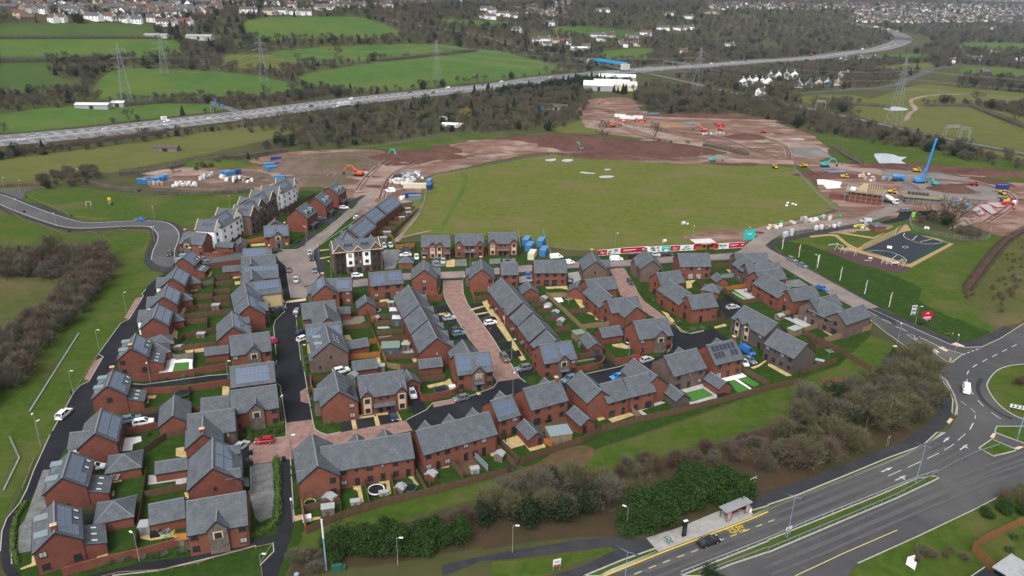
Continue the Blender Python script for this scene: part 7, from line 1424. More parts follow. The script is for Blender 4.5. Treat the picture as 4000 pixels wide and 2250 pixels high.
def scaffold(lab,c,rz,L,W,h,done):
 r=thing('house_under_construction',lab,'building',c,rz);x,y=L/2,W/2;q=MB()
 for s in ([(-x,-y),(x,-y)],[(x,-y),(x,y)],[(x,y),(-x,y)],[(-x,y),(-x,-y)]):q.face([(*s[0],0),(*s[1],0),(*s[1],h-.3),(*s[0],h-.3)])
 q.build('wall',RED if done else 'hardcore',r);bx(r,'floor_deck','timber_pale',-x+.1,x-.1,-y+.1,y-.1,h-.5,h-.3);q=MB()
 for a,b,ny in ((-x-1.4,x+1.4,-y-.1),(-x-1.4,x+1.4,y+.1)):q.box(a,b,min(ny,ny+(1.3 if ny>0 else-1.3)),max(ny,ny+(1.3 if ny>0 else-1.3)),h-.45,h-.35,bottom=True)
 for nx in (-x-1.4,x+.1):q.box(nx,nx+1.3,-y-.1,y+.1,h-.45,h-.35,bottom=True)
 q.build('scaffold_deck','scaf_green',r);pm=MB();pm.bar((0,0,0),(0,0,h+.9),.09);pm=pm.data('scaffold_pole',['galv'])
 n=int(L/2);mny=int(W/2)
 for i in range(n+1):
  for yy in (-y-1.35,-y-.2,y+.2,y+1.35):link('scaffold_pole',pm,r,(-x-1.3+(L+2.6)*i/n,yy,0))
 for i in range(1,mny):
  for xx in (-x-1.35,x+1.35):link('scaffold_pole',pm,r,(xx,-y+W*i/mny,0))
 for z in (1.9,3.8,h+.5,h+.85):
  for s in (-1,1):q=MB();q.bar((-x-1.5,s*(y+1.35),z),(x+1.5,s*(y+1.35),z),.08);q.build('ledger','galv',r);q=MB();q.bar((s*(x+1.35),-y-1.5,z),(s*(x+1.35),y+1.5,z),.08);q.build('ledger','galv',r)
 if done:
  hr=h+3.4
  for i in range(7):
   q=MB();xx=x*.1+i*x*.14;q.bar((xx,-y,h-.2),(xx,0,hr),.09,.18);q.bar((xx,y,h-.2),(xx,0,hr),.09,.18);q.bar((xx,-y,h-.2),(xx,y,h-.2),.08,.15);q.build('roof_truss','pale_wood',r)
  for s in (-1,1):q=MB();a=[(-x*.55,s*y,h-.15),(x*.1,s*y,h-.15),(x*.1,0,hr),(-x*.2,0,hr)];q.face(a);q.face(a[::-1]);q.build('roof_sheathing','pale_wood',r)
  q=MB();q.face([(-x*.55,-y,h-.15),(-x*.2,0,hr),(-x*.55,y,h-.15)]);q.build('roof_sheathing','pale_wood',r);bx(r,'white_insulation','white_matt',-x+.3,-x*.6,-y+.4,y-.4,h-.2,h+.1)
 else:
  for i in range(6):bx(r,'block_wall','dark_metal',-x*.8+i*x*.2,-x*.68+i*x*.2,-.5,1.2,h-.3,h+1)
mat('scaf_green',(.19,.22,.13),.9,(.30,.31,.22),.6);mat('pale_wood',(.62,.50,.31),.85,(.52,.41,.25),1)
scaffold('red brick house in scaffolding with pale timber roof frame',ground('B3',960,560),-.5,15,9,6.0,True);scaffold('second plot in scaffolding with dark blockwork, behind the old oak',ground('B3',1540,560),-.3,17,10,3.6,False)
r=thing('foundation_wall','low red brick wall box left of the scaffolded house','wall',ground('B3',740,530),-.5);q=MB()
for a,b in (((-6,-2),(5,-2)),((-6,2),(5,2)),((-6,-2),(-6,2)),((-1,-2),(-1,2))):q=MB();q.bar((*a,.8),(*b,.8),.3,1.6);q.build('wall_length',RED,r)
def slab(lab,t,q,m,rim=None):
 pts=G(t,*q);c=sum(pts,Vector())/len(pts);r=thing('foundation_slab',lab,'foundation',c);mb=MB();P_=[p-c for p in pts];mb.face([p+Vector((0,0,.45)) for p in P_])
 for i in range(len(P_)):a,b=P_[i],P_[(i+1) % len(P_)];mb.face([a,b,b+Vector((0,0,.45)),a+Vector((0,0,.45))])
 mb.build('slab',m,r)
 if rim:
  for i in range(len(P_)):q_=MB();q_.bar(P_[i]+Vector((0,0,.5)),P_[(i+1) % len(P_)]+Vector((0,0,.5)),.45,.3);q_.build('edge',rim,r)
slab('white insulated foundation beside the scaffolded house','B3',(490,345,560,345,740,370,735,395,640,395,500,390),'white_matt');slab('lower white insulation stack beside the scaffolded house','B3',(560,400,720,395,730,425,590,435),'white_matt')
for i,q in enumerate(((2050,660,2110,600,2190,690,2130,715),(2110,600,2220,590,2310,680,2250,700),(2180,575,2330,575,2400,620,2300,630))):slab(('near','middle','far')[i]+' red edged foundation slab at the right of the site','B3',q,'felt_grey','paint_red')
slab('bright blue formwork frame at the upper site','B3',(540,240,650,235,780,270,620,272),'dirt_red','paint_sky')
PAL={}
def pallet(p,m,w,h,desc,grp,rz=0):
 k=(m,w,h)
 if k not in PAL:
  b=MB();b.box(-w/2,w/2,-w/2,w/2,0,.14,0,bottom=True);t=MB();x=w/2-.03;z1=h*.85;y=x*.8;t.box(-x,x,-x,x,.14,z1)
  for a,c in (((-x,-x),(x,-x)),((x,-x),(x,x)),((x,x),(-x,x)),((-x,x),(-x,-x))):t.face([(*a,z1),(*c,z1),(c[0]*.8,c[1]*.8,h),(a[0]*.8,a[1]*.8,h)])
  t.face([(-y,-y,h),(y,-y,h),(y,y,h),(-y,y,h)]);PAL[k]=(b.data('pallet_base',['timber_pale']),t.data('load',[m]))
 r=thing('pallet_stack',desc,'pallet',p,rz,grp);link('pallet_base',PAL[k][0],r);link('load',PAL[k][1],r)
R5=random.Random(11);CN=dict(paint_sky='sky blue ',felt_grey='grey ',white_matt='off-white ',paint_silver='silver ',paint_steel='steel blue ',black='black ',paint_dark='charcoal ',white_paint='bright white ',stone_pale='pale stone ',paint_rust='rust brown ',pale_wood='pale timber ',paint_green='green ',paint_red='red ',paint_yellow='yellow ',paint_orange='orange ')
for t,q,n,ms,desc,grp in (('B1',(1480,330,1680,335,1640,285,1480,290),34,('felt_grey','white_matt','paint_silver','paint_steel'),'wrapped pallet in the tall rear rows of the storage heap','rear pallets'),('B1',(1380,335,1480,330,1480,300,1400,300),10,('black','paint_dark'),'dark wrapped pallet at the left rear of the storage heap','dark pallets'),('B1',(1350,375,1560,410,1600,350,1420,345),30,('white_matt','white_paint','stone_pale'),'white bulk bag in the front of the storage heap','bulk bags'),('B1',(1455,545,1500,545,1500,515,1455,520),4,('white_paint',),'white wrapped pallet left of the blue tanks','white pallets'),('B0',(1490,405,1650,400,1640,370,1500,375),12,('paint_rust','felt_grey'),'pinkish brick pallet in front of the blue container row','brick pallets'),('B0',(1740,415,1980,410,1970,385,1780,385),20,('white_matt','stone_pale'),'pale wrapped pallet on the left yard edge','pale pallets'),('B0',(1980,360,2150,310,2140,270,2000,320),14,('felt_grey','paint_silver'),'grey block pallet in the left yard middle','block pallets'),('B0',(2340,375,2540,380,2530,330,2350,340),16,('paint_rust','white_matt','paint_dark'),'brick pallet at the right of the left yard','yard bricks'),('B0',(2210,330,2290,370,2300,350,2230,310),8,('pale_wood','white_matt'),'timber pack by the two blue bins','timber packs'),('B3',(100,800,230,800,600,760,740,740,720,715,350,750,120,780),16,('pale_wood','white_matt','paint_green','stone_pale','felt_grey'),'mixed material pallet along the upper side of the site road','roadside pallets'),('B3',(160,920,240,905,240,880,170,890),7,('paint_silver',),'silver wrapped pallet by the top banner flag','silver pallets'),('B3',(470,850,560,845,730,815,700,800,500,830),8,('white_matt','paint_rust','paint_silver'),'mixed pallet of blocks above the court path','path pallets'),('B3',(0,850,130,830,130,810,0,820),7,('paint_red','white_matt','pale_wood'),'mixed scrap pile by the hoarding end','scrap piles'),('B3',(860,840,1020,835,1020,805,880,810),8,('paint_green','paint_yellow','felt_grey','pale_wood'),'mixed barrier stack beside the brick substation','barrier stacks'),('A2',(1000,1040,730,1030,700,1010,990,1000),8,('paint_red','paint_orange','felt_grey'),'mixed barrier heap at the top of the upper site','upper heaps'),('B3',(880,300,1000,290,1240,330,1240,390,1020,370),14,('paint_sky','paint_orange','white_matt','felt_grey','pale_wood'),'mixed material stack behind the scaffolded house','plot stacks'),('B3',(1820,560,2050,590,2050,640,1900,630),8,('paint_sky','white_matt','paint_rust'),'mixed material stack behind the old oak','oak stacks'),('B3',(2300,560,2480,570,2490,640,2400,660),10,('paint_yellow','white_matt','paint_red','paint_dark'),'mixed material stack right of the red edged slabs','slab stacks'),('A2',(1060,1200,1320,1195,1330,1235,1080,1235),10,('paint_red','paint_orange','white_matt','paint_dark'),'mixed material heap before the white site cabins','cabin heaps'),('A2',(1980,1235,2160,1240,2130,1275,1990,1268),8,('paint_orange','paint_red'),'mixed pipe bundle right of the grey tank','pipe bundles'),('A2',(1880,1335,2120,1325,2110,1345,1890,1350),12,('felt_grey','stone_pale'),'mixed kerb stack below the orange excavator row','kerb stacks')):
 P_=G(t,*q);x0,x1,y0,y1=min(p.x for p in P_),max(p.x for p in P_),min(p.y for p in P_),max(p.y for p in P_);k=0;used=[]
 for _ in range(4000):
  if k>=n:break
  x,y=R5.uniform(x0,x1),R5.uniform(y0,y1);ins=False;j=len(P_)-1
  for i in range(len(P_)):
   if (P_[i].y>y) !=(P_[j].y>y) and x<(P_[j].x-P_[i].x)*(y-P_[i].y)/(P_[j].y-P_[i].y)+P_[i].x:ins=not ins
   j=i
  if not ins or any(hypot(x-a,y-b)<1.5 for a,b in used):continue
  used.append((x,y));k+=1;pallet(Vector((x,y,(TH(x,y) if y>420 else 0)+.1)),(mm:=R5.choice(ms)),1.3,(hh:=R5.choice((1.0,1.4,2.0))),{1.0:'low ',1.4:'waist high ',2.0:'tall '}[hh]+CN[mm]+desc.split(' ',1)[1] if desc.split()[0] in ('wrapped','dark','white','pale','grey','pinkish','mixed','silver','brick','timber') else {1.0:'low ',1.4:'waist high ',2.0:'tall '}[hh]+CN[mm]+desc,grp,R5.random())
def mound(t,u,v,rx,ry,h,m,rz=0,name='earth_mound',lab=None):
 c=ground(t,u,v);n,k=28,7;vs_,fs=[],[]
 for j in range(k):
  f=j/(k-1)
  for i in range(n):
   a=2*pi*i/n;w=1+.22*noise.noise(Vector((cos(a)*1.5+u,sin(a)*1.5,v)));x,y=rx*(1-f)*w*cos(a),ry*(1-f)*w*sin(a);z=h*(1-(1-f)**2)*(1+.3*noise.noise(Vector((x/5,y/5,u))))
   vs_.append((x,y,z-.2*(1-f)))
 for j in range(k-1):
  for i in range(n):fs.append((j*n+i,j*n+(i+1) % n,(j+1)*n+(i+1) % n,(j+1)*n+i))
 me=bpy.data.meshes.new(name);me.from_pydata(vs_,[],fs);me.materials.append(M[m]);me.polygons.foreach_set('use_smooth',[True]*len(fs));tag(link(name,me,None,c,rz),lab,None,kind='structure')
for a in (('B1',1600,110,32,14,4,'earth_dark',.15),('B1',1900,55,14,8,3.5,'earth_dark'),('P',1430,364,75,26,6,'earth_dark',.0),('P',1600,375,60,24,5,'earth_dark',-.1),('P',1290,368,50,20,4,'dirt_red',.15),('B2',1050,110,42,10,2.5,'earth_dark',-.08),('B1',620,190,34,26,5,'earth_grey',.2),('B0',2180,190,30,10,3,'verge'),('B3',1500,215,40,7,2,'earth_dark',-.1),('B3',2230,280,40,9,2.5,'earth_dark',-.15),('B3',1850,440,14,9,3,'earth_dark'),('B3',620,305,22,8,2,'earth_dark'),('A2',1560,1250,20,10,2.5,'sand'),('A2',2320,1370,18,9,3,'earth_dark'),('A2',1980,1165,60,10,3,'earth_dark',-.05),('B1',560,350,26,14,2,'earth_grey'),('B0',1750,265,24,8,1.5,'dirt_pale'),('B1',2480,40,50,12,3,'dirt_red',.1)):mound(*a)
for lab,t,u,v,s in (('pale round hay bale on trampled mud in the big field','E2',435,72,.95),('smaller pale bale remnant beside the round bale','E2',475,74,.6),('pale round bale behind the hoarding','E2',245,252,.9)):
 r=thing('hay_bale',lab,'hay bale',ground(t,u,v),.3);q=MB();q.tube((-s*.7,0,s*.85),(s*.7,0,s*.85),s*.85,n=14);q.build('roll','cream_roof',r);q=MB();q.tube((-s*.72,0,s*.85),(-s*.5,0,s*.85),s*.88,n=14,cap=False);q.build('net_wrap','white_matt',r)
for u,v in ((196,580),(185,607),(246,590),(275,600)):p=ground('B3',u,v);r=thing('sandbag',near_label('white filled bag',p),'bag',p);q=MB();q.tube((-.5,0,.4),(.5,0,.4),.45,.4,8);q.build('sack','white_paint',r);q=MB();q.tube((.5,0,.4),(.75,0,.45),.12,.2,6);q.build('neck','white_matt',r)
# FAR LAND
for t,u,v,n in (('A2',950,660,'the blue railway bridge'),('A0',2250,1150,'the motorway sign gantry'),('A0',930,1060,'the long white barn'),('A2',1000,850,'the white works'),('A2',1640,640,'the far motorway gantry'),('A3',1240,1240,'the right pylon'),('A1',80,800,'the middle pylon'),('A1',1800,780,'the field pylon'),('A0',1270,1020,'the left pylon'),('A3',450,840,'the pale gabled houses'),('A2',2400,820,'the white gabled row'),('A3',1280,1075,'the pale puddle'),('A1',2070,1150,'the golden willow'),('A0',1500,600,'the hillside wood'),('A1',700,400,'the hedge line wood'),('A0',900,190,'the hilltop cream house'),('A2',1750,360,'the dark pine clump'),('A2',2160,460,'the yellow gabled house'),('A2',350,430,'the red roofed farm')):landmark(ground(t,u,v),n)
mat('pylon_grey',(.23,.24,.25),.7)
def pylon(lab,t,u,v,h=48):
 p=ground(t,u,v);r=thing('pylon',lab,'pylon',p,.6);w=h*.085;W2=lambda z:w*(1-z/h)**1.15+.35;leg=MB()
 for sx in (-1,1):
  for sy in (-1,1):
   q=MB();zz=[0,h*.3,h*.6,h]
   for a,b in zip(zz,zz[1:]):q.bar((sx*W2(a),sy*W2(a),a),(sx*W2(b),sy*W2(b),b),.17)
   q.build('leg','pylon_grey',r)
 q=MB();zs=[h*(1-(1-k/11)**1.25) for k in range(12)]
 for a,b in zip(zs,zs[1:]):
  for s in (-1,1):
   q.bar((-W2(a),s*W2(a),a),(W2(b),s*W2(b),b),.08);q.bar((W2(a),s*W2(a),a),(-W2(b),s*W2(b),b),.08);q.bar((s*W2(a),-W2(a),a),(s*W2(b),W2(b),b),.08)
 q.build('lattice','pylon_grey',r)
 for z,l in ((h*.62,8.5),(h*.76,7),(h*.9,5.5)):
  for s in (-1,1):q=MB();q.bar((s*W2(z),0,z+.6),(s*l,0,z),.28);q.bar((s*W2(z),0,z-1),(s*l,0,z),.2);q.bar((s*l,0,z),(s*l,0,z-2),.18);q.build('cross_arm','pylon_grey',r)
 return p
PY=[pylon('tall lattice pylon rising from the motorway field at left','A0',1268,1040,50),pylon('lattice pylon in the hedged field above the motorway','A1',80,830,44),pylon('lattice pylon standing in the long sloping field','A1',1800,800,44),pylon('faint lattice pylon among the hillside trees','A0',1635,740,40),pylon('lattice pylon among the trees right of the railway bridge','A2',1830,960,50),pylon('tallest lattice pylon beside the pale puddle at right','A3',1242,1235,54)]
def wires(lab,a,b,h):
 r=thing('power_line',lab,'power line',a);d=(b-a);d.z=0;n=Vector((-d.y,d.x,0)).normalized()
 for z,l in ((.58,8.5),(.72,7),(.86,5.5)):
  for s in (-1,1):
   q=MB();P0,P1=Vector((0,0,h*z))+n*s*l,(b-a)+Vector((0,0,h*z))+n*s*l
   for k in range(8):t0,t1=k/8,(k+1)/8;q.bar(P0.lerp(P1,t0)-Vector((0,0,26*t0*(1-t0))),P0.lerp(P1,t1)-Vector((0,0,26*t1*(1-t1))),.09)
   q.build('conductor','galv',r)
wires('power lines between the two right hand pylons',PY[4],PY[5],50);wires('power lines from the left pylon towards the middle pylon',PY[0],PY[1],46);wires('power lines between the middle and field pylons',PY[1],PY[2],44);wires('power lines running right from the tallest pylon',PY[5],PY[5]+Vector((330,-60,0)),52);wires('power lines from the field pylon to the railway trees',PY[2],PY[4],46)
def gantry(lab,t,a,b,h=7.5,signs=()):
 p,q_=G(t,*a,*b);d=q_-p;L=d.length;r=thing('gantry',lab,'gantry',p,atan2(d.y,d.x))
 for x in (0,L):
  for y in (-1,1):q=MB();q.bar((x,y,0),(x,y,h),.35);q.build('leg','galv',r)
 q=MB()
 for y in (-.9,.9):
  for z in (h,h+1.6):q.bar((0,y,z),(L,y,z),.28)
  for k in range(int(L/2)):q.bar((k*2,y,h),(k*2+2,y,h+1.6),.16)
 q.build('truss','galv',r)
 for x,w,hh,m in signs:bx(r,'sign_panel',m,x*L-w/2,x*L+w/2,-1.3,-1.1,h+.4,h+.4+hh)
gantry('steel gantry with blue signs across the motorway at left','A0',(2110,1128),(2418,1238),8,((.22,3.5,4.6,'paint_blue'),(.34,3,3,'paint_dark'),(.45,4,3,'paint_blue'),(.75,3.4,3,'paint_steel')));gantry('steel gantry across the motorway right of the blue bridge','A2',(1502,665),(1768,700),8,((.8,4,3.4,'paint_steel'),));gantry('railway portal frame near the blue bridge','A2',(1300,735),(1392,738),8);gantry('railway portal frame at the lower right bank','A3',(1740,1390),(1880,1380),9);gantry('second railway portal frame at the lower right bank','A3',(1900,1385),(1985,1400),8);gantry('small railway frame left of the pale puddle','A3',(470,1085),(565,1090),7)
for i,(t,u,v) in enumerate((('A0',970,1345),('A0',1780,1250),('A0',2505,1180),('A1',602,1080),('A1',1175,1005),('A1',1690,920),('A1',2168,850),('A2',70,830),('A2',438,745),('A3',655,560))):lamp(t,u,v,13,False,'galv','galv',1,'tall motorway lamp')
def bridge():
 a,b=G('A2',795,640,1110,712);d=b-a;L=d.length;r=thing('railway_bridge','bright blue steel railway bridge over the motorway','bridge',a,atan2(d.y,d.x))
 for y in (-5,5):q=MB();q.box(0,L,y-.3,y+.3,6.4,9.2,bottom=True);q.build('girder','bridge_blue',r);q=MB();q.bar((L*.36,y,0),(L*.28,y,6.6),1.4,1.2);q.bar((L*.28,y,6.6),(L*.45,y,6.4),.8);q.build('raking_leg','bridge_blue',r)
 bx(r,'deck','concrete',0,L,-4.7,4.7,6.6,7.2);bx(r,'abutment','stone_pale',-5,0,-6,6,0,7.4);bx(r,'abutment','stone_pale',L,L+5,-6,6,0,7.4)
mat('bridge_blue',(.03,.26,.52),.5);bridge()
for lab,t,u,v,kind,col,dirn in (('white car on the motorway far left','A0',215,1398,'saloon','white',1),('silver car at the bottom edge of the motorway','A0',430,1440,'saloon','silver',1),('white car in the fast lane left of the gantry','A0',1045,1292,'hatch','white',-1),('navy car on the near motorway lanes','A0',1015,1370,'saloon','navy',1),('upper white van on the far lanes left of the gantry','A0',1655,1215,'smallvan','white',-1),('lower white car beside the white van','A0',1660,1242,'hatch','white',-1),('black car on the motorway before the gantry','A0',1455,1295,'saloon','black',1),('pale teal car on the near lanes','A0',1530,1315,'saloon','teal',1),('blue car on the near lanes before the gantry','A0',1655,1290,'saloon','blue',1),('white car nearest the gantry on the far lanes','A0',2085,1182,'hatch','white',-1),('white car under the gantry','A0',2370,1188,'hatch','white',1),('teal car right of the gantry','A1',282,1090,'hatch','teal',-1),('silver car right of the teal one','A1',380,1085,'saloon','silver',-1),('red car on the near lanes of the motorway','A1',460,1130,'hatch','red',1),('dark car left of the white lorry','A1',547,1062,'saloon','dark',-1),('white van on the far lanes beyond the lorry','A1',942,990,'smallvan','white',-1),('silver van in the middle of the motorway','A1',1185,980,'van','silver',-1),('dark car on the motorway near the field pylon','A1',1527,925,'saloon','dark',-1),('grey car on the near lanes by the trees','A1',1650,962,'saloon','steel',1),('black car on the motorway below the field pylon','A1',1760,928,'saloon','black',1),('white van on the motorway below the field pylon','A1',1905,880,'van','white',-1),('red car far up the motorway','A1',2245,847,'hatch','red',-1),('white van far up the motorway','A1',2435,820,'van','white',-1),('white car at the motorway tree screen','A2',380,772,'hatch','white',1),('silver blue car beyond the blue bridge','A2',1490,703,'suv','silver',1),('red car at the far gantry','A2',1645,668,'hatch','red',-1),('white car past the far gantry','A2',1975,638,'van','white',-1),('white car well past the far gantry','A2',2190,624,'hatch','white',-1),('dark truck past the far gantry','A2',2320,608,'van','dark',-1)):
 p=ground(t,u,v,.25);k=min(range(len(MWY)-1),key=lambda i:(MWY[i]-p).length);d=MWY[k+1]-MWY[k];car(kind,col,p,atan2(d.y,d.x)+(pi if dirn<0 else 0),lab,'traffic on the motorway',detail=False)
def lorry(lab,t,u,v,m,cabm,L=12):
 p=ground(t,u,v,.25);k=min(range(len(MWY)-1),key=lambda i:(MWY[i]-p).length);d=MWY[k+1]-MWY[k];r=thing('lorry',lab,'lorry',p,atan2(d.y,d.x)+pi);bx(r,'trailer',m,-L/2,L/2-2,-1.25,1.25,1.1,4.0);c=bx(r,'cab',cabm,L/2-1.8,L/2,-1.2,1.2,.7,3.6);bx(c,'windscreen','glass',L/2,L/2+.02,-1,1,2,3.2);bx(r,'chassis','black',-L/2,L/2-.4,-1,1,.5,1.1)
 for x in (-L/2+1.2,-L/2+2.5,L/2-1):
  for y in (-1.1,1.1):w=MB();w.tube((x,y-.15,.5),(x,y+.15,.5),.5,n=10);w.build('wheel','tyre',r)
for a in (('white lorry with red tail on the motorway','A1',870,1060,'white_matt','white_matt',14),('red lorry on the far motorway','A3',425,558,'paint_red','paint_red'),('white lorry on the far motorway bend','A3',935,500,'white_matt','white_matt'),('orange lorry at the distant bend','A3',1200,300,'white_matt','paint_orange',14),('white lorry high on the distant motorway','A3',1070,275,'white_matt','white_matt'),('red and white lorry at the distant bend','A3',1290,318,'white_matt','paint_red')):lorry(*a)
mat('tile_red',(.14,.075,.058),.85,(.11,.062,.05),.5);mat('tile_brown',(.11,.085,.075),.85,(.085,.07,.062),.5);mat('tile_slate',(.09,.092,.10),.8);mat('wall_cream',(.58,.52,.40),.85);mat('wall_grey',(.42,.41,.39),.85)
FH={}
def far_house(p,w,d,he,rz,wm,rm,desc,grp=None,wing=False):
 k=(round(w),round(d),he,wm,rm,wing)
 if k not in FH:
  w_,d_=k[0]/2,k[1]/2;q=MB();hr=he+d_*.85
  for s in (1,-1):q.face([(-w_*s,-d_*s,-1),(w_*s,-d_*s,-1),(w_*s,-d_*s,he),(-w_*s,-d_*s,he)]);q.face([(w_*s,-d_*s,-1),(w_*s,d_*s,-1),(w_*s,d_*s,he),(w_*s,0,hr),(w_*s,-d_*s,he)])
  t=MB()
  for s in (1,-1):t.face([(-(w_+.3)*s,-(d_+.4)*s,he-.2),((w_+.3)*s,-(d_+.4)*s,he-.2),((w_+.3)*s,0,hr+.15),(-(w_+.3)*s,0,hr+.15)])
  c=MB();c.box(w_*.7,w_*.7+.8,-.4,.4,hr-.5,hr+1.2);win=MB();win.box(-.6,.6,-.06,.06,-.65,.65);FH[k]=(q.data('wall',[wm]),t.data('roof',[rm]),c.data('chimney',[wm]),win.data('window',['glass']))
 A,B_,C,D_=FH[k];r=thing('house',near_label(desc,p),'house',p,rz,grp);link('wall',A,r);ro=link('roof',B_,r);link('chimney',C,ro)
 for x in ((-.28,.28) if w<14 else (-.38,-.13,.13,.38)):
  for z in ((1.4,3.9) if he>4 else (1.4,)):
   for s in (-1,1):link('window',D_,r,(x*w,s*round(d)/2,z))
 if w>=9 and he>4:link('window',D_,r,(-round(w)/2,0,3.9),pi/2)
R6=random.Random(5)
wl=('render_white','render_white','wall_cream','wall_grey','tile_red');rl=('tile_brown','tile_brown','tile_brown','tile_slate','tile_slate','tile_red');nm={'render_white':'white','wall_cream':'cream','wall_grey':'grey','tile_red':'red brick'};rn={'tile_brown':'brown','tile_red':'red','tile_slate':'slate'}
FHP=[]
def fh(t,u,v,w,wm=None,rm=None,rz=None,d=8,he=5.2):
 wm=wm or R6.choice(wl);rm=rm or R6.choice(rl);p=ground(t,u,v);FHP.append((p.x,p.y,w));far_house(p,w,d,he,R6.uniform(-.5,.5) if rz is None else rz,wm,rm,f'{nm[wm]} house with {rn[rm]} roof','houses on the far hillside')
for t,l in (('A0',((195,175,11),(290,215,14),(535,220,10),(600,215,14),(935,200,24),(1095,200,14),(1250,220,13),(1350,230,15),(1500,215,10),(1615,255,14),(1715,255,12),(1790,255,12),(1870,250,12),(300,120,20),(410,130,18),(700,130,20),(790,120,16),(1310,100,22),(1530,130,16),(1715,120,18),(1810,110,18),(1165,120,20),(2470,130,24),(560,115,18),(940,110,18),(1640,110,16))),('A1',((135,140,18),(240,135,20),(370,145,14),(440,145,14),(505,145,14),(640,100,18),(740,95,16),(880,70,24),(1040,75,18),(1300,70,20),(1400,60,20),(360,80,14),(2290,110,24),(2340,130,18),(2450,160,24),(2340,190,16),(2260,180,14))),('A2',((20,175,18),(370,250,18),(240,425,12),(330,415,16),(345,465,14),(430,430,12),(490,435,14),(540,440,14),(840,375,30),(960,365,22),(880,410,16),(1115,465,12),(1080,445,8),(1220,455,16),(1190,380,24),(1325,350,22),(1660,300,26),(1750,290,24),(1500,300,26),(1560,155,20),(1750,185,24),(1950,140,24),(2030,140,20),(2160,465,18),(1700,530,14),(735,485,14),(2470,950,9),(45,320,16),(900,120,30))),('A3',((885,600,12),(1000,598,26),(745,615,12),(1970,590,18),(2060,605,20),(2240,530,24),(2490,620,16),(750,770,12),(1820,625,10),(2240,295,20),(2150,290,16),(1395,150,26),(570,200,20),(2150,745,12)))):
 for u,v,w in l:fh(t,u,v,w,'render_white' if R6.random()<.55 else None)
for i in range(9):fh('A2' if i<5 else 'A3',(2290+i*62) if i<5 else (20+(i-5)*78),855-(i % 3)*6 if i<5 else 812-i*4,9,'render_white','tile_slate',1.35,12,5)
for i,wm in enumerate(('render_white','paint_skyhouse','wall_cream','paint_skyhouse','wall_cream')):
 if wm=='paint_skyhouse':mat(wm,(.42,.56,.66),.85);nm[wm]='pale blue'
 fh('A3',(300,405,500,585,690)[i],868-i*5,10,wm,'tile_slate',1.2,9,5)
for lab,t,u,v,w,d,h,rz,wm,rm in (('long white roofed barn in the motorway field','A0',930,1075,26,8,3.5,.1,'felt_grey','white_matt'),('small white roofed barn by the left pylon','A0',1185,1055,10,8,3.5,.1,'felt_grey','white_matt'),('dark rusty field shelter in the olive field','B0',1680,48,15,6,2.6,.05,'timber_grey','tile_brown'),('white flat roofed works building, left part','A2',860,890,34,30,6,-.1,'felt_grey','white_matt'),('white works building, middle hall','A2',985,880,40,26,7,-.1,'felt_grey','white_matt'),('cream works building, right hall','A2',1100,890,30,26,6,-.1,'wall_cream','cream_roof'),('white works building behind the others','A2',1040,815,44,20,7,-.1,'felt_grey','white_matt'),('long grey farm shed near the hilltop','A0',1990,390,30,12,4,0,'wall_grey','felt_grey'),('white glasshouse row by the hill fields','A0',1560,370,26,8,3,0,'wall_grey','felt_grey'),('dark roofed chalet by the upper site edge','A2',440,1085,20,10,3.5,-.1,'wall_cream','tile_brown'),('white barn with dark side by the village','A2',660,505,26,12,5,-.1,'wall_grey','white_paint'),('white tunnel shed below the golden willow','A1',1955,1262,16,6,2.5,-.1,'white_matt','white_paint')):
 p=ground(t,u,v);FHP.append((p.x,p.y,w));r=thing('barn',lab,'barn',p,rz);x,y=w/2,d/2;q=MB();hr=h+y*.25
 for s in (1,-1):q.face([(-x*s,-y*s,-1),(x*s,-y*s,-1),(x*s,-y*s,h),(-x*s,-y*s,h)]);q.face([(x*s,-y*s,-1),(x*s,y*s,-1),(x*s,y*s,h),(x*s,0,hr),(x*s,-y*s,h)])
 q.build('wall',wm,r);q=MB()
 for s in (1,-1):q.face([(-(x+.3)*s,-(y+.4)*s,h-.1),((x+.3)*s,-(y+.4)*s,h-.1),((x+.3)*s,0,hr+.15),(-(x+.3)*s,0,hr+.15)])
 q.build('roof',rm,r);bx(r,'door','door_dark',-1.6,1.6,-y-.08,-y,0,h*.75)
def town():
 mb=MB();R_=random.Random(9);ms=['render_white','wall_cream','wall_grey','tile_red','tile_brown','tile_slate','tile_red']
 def bl(u0,v0,u1,v1,n):
  for _ in range(n):
   p=ground('P',R_.uniform(u0,u1),R_.uniform(v0,v1));w,d=R_.uniform(8,17),R_.uniform(7,8);a=R_.choice((.1,.35,-.25,1.4))+R_.uniform(-.1,.1);k=R_.choice((0,0,1,2,2,2,4));m2=R_.choice((4,4,4,5,5,6));h=R_.choice((5,5.4,3));c,s=cos(a),sin(a);Z=p.z-1
   f=lambda x,y,z:(p.x+x*c-y*s,p.y+x*s+y*c,Z+z);x,y,hr=w/2,d/2,h+1+d*.42
   for q in (1,-1):mb.face([f(-x*q,-y*q,0),f(x*q,-y*q,0),f(x*q,-y*q,h+1),f(-x*q,-y*q,h+1)],k);mb.face([f(x*q,-y*q,0),f(x*q,y*q,0),f(x*q,y*q,h+1),f(x*q,0,hr),f(x*q,-y*q,h+1)],k);mb.face([f(-x*q,-y*q*1.1,h+.9),f(x*q,-y*q*1.1,h+.9),f(x*q,0,hr+.2),f(-x*q,0,hr+.2)],m2)
 bl(2150,2,2600,58,1500);bl(1780,0,2250,24,800);bl(0,2,560,30,230);bl(560,2,1250,14,240);bl(200,30,560,42,50);bl(1270,0,1500,10,200);bl(1300,14,1420,40,40)
 tag(mb.build('distant_town',ms),'mass of distant town roofs and walls along the top edge',None,kind='stuff')
town()
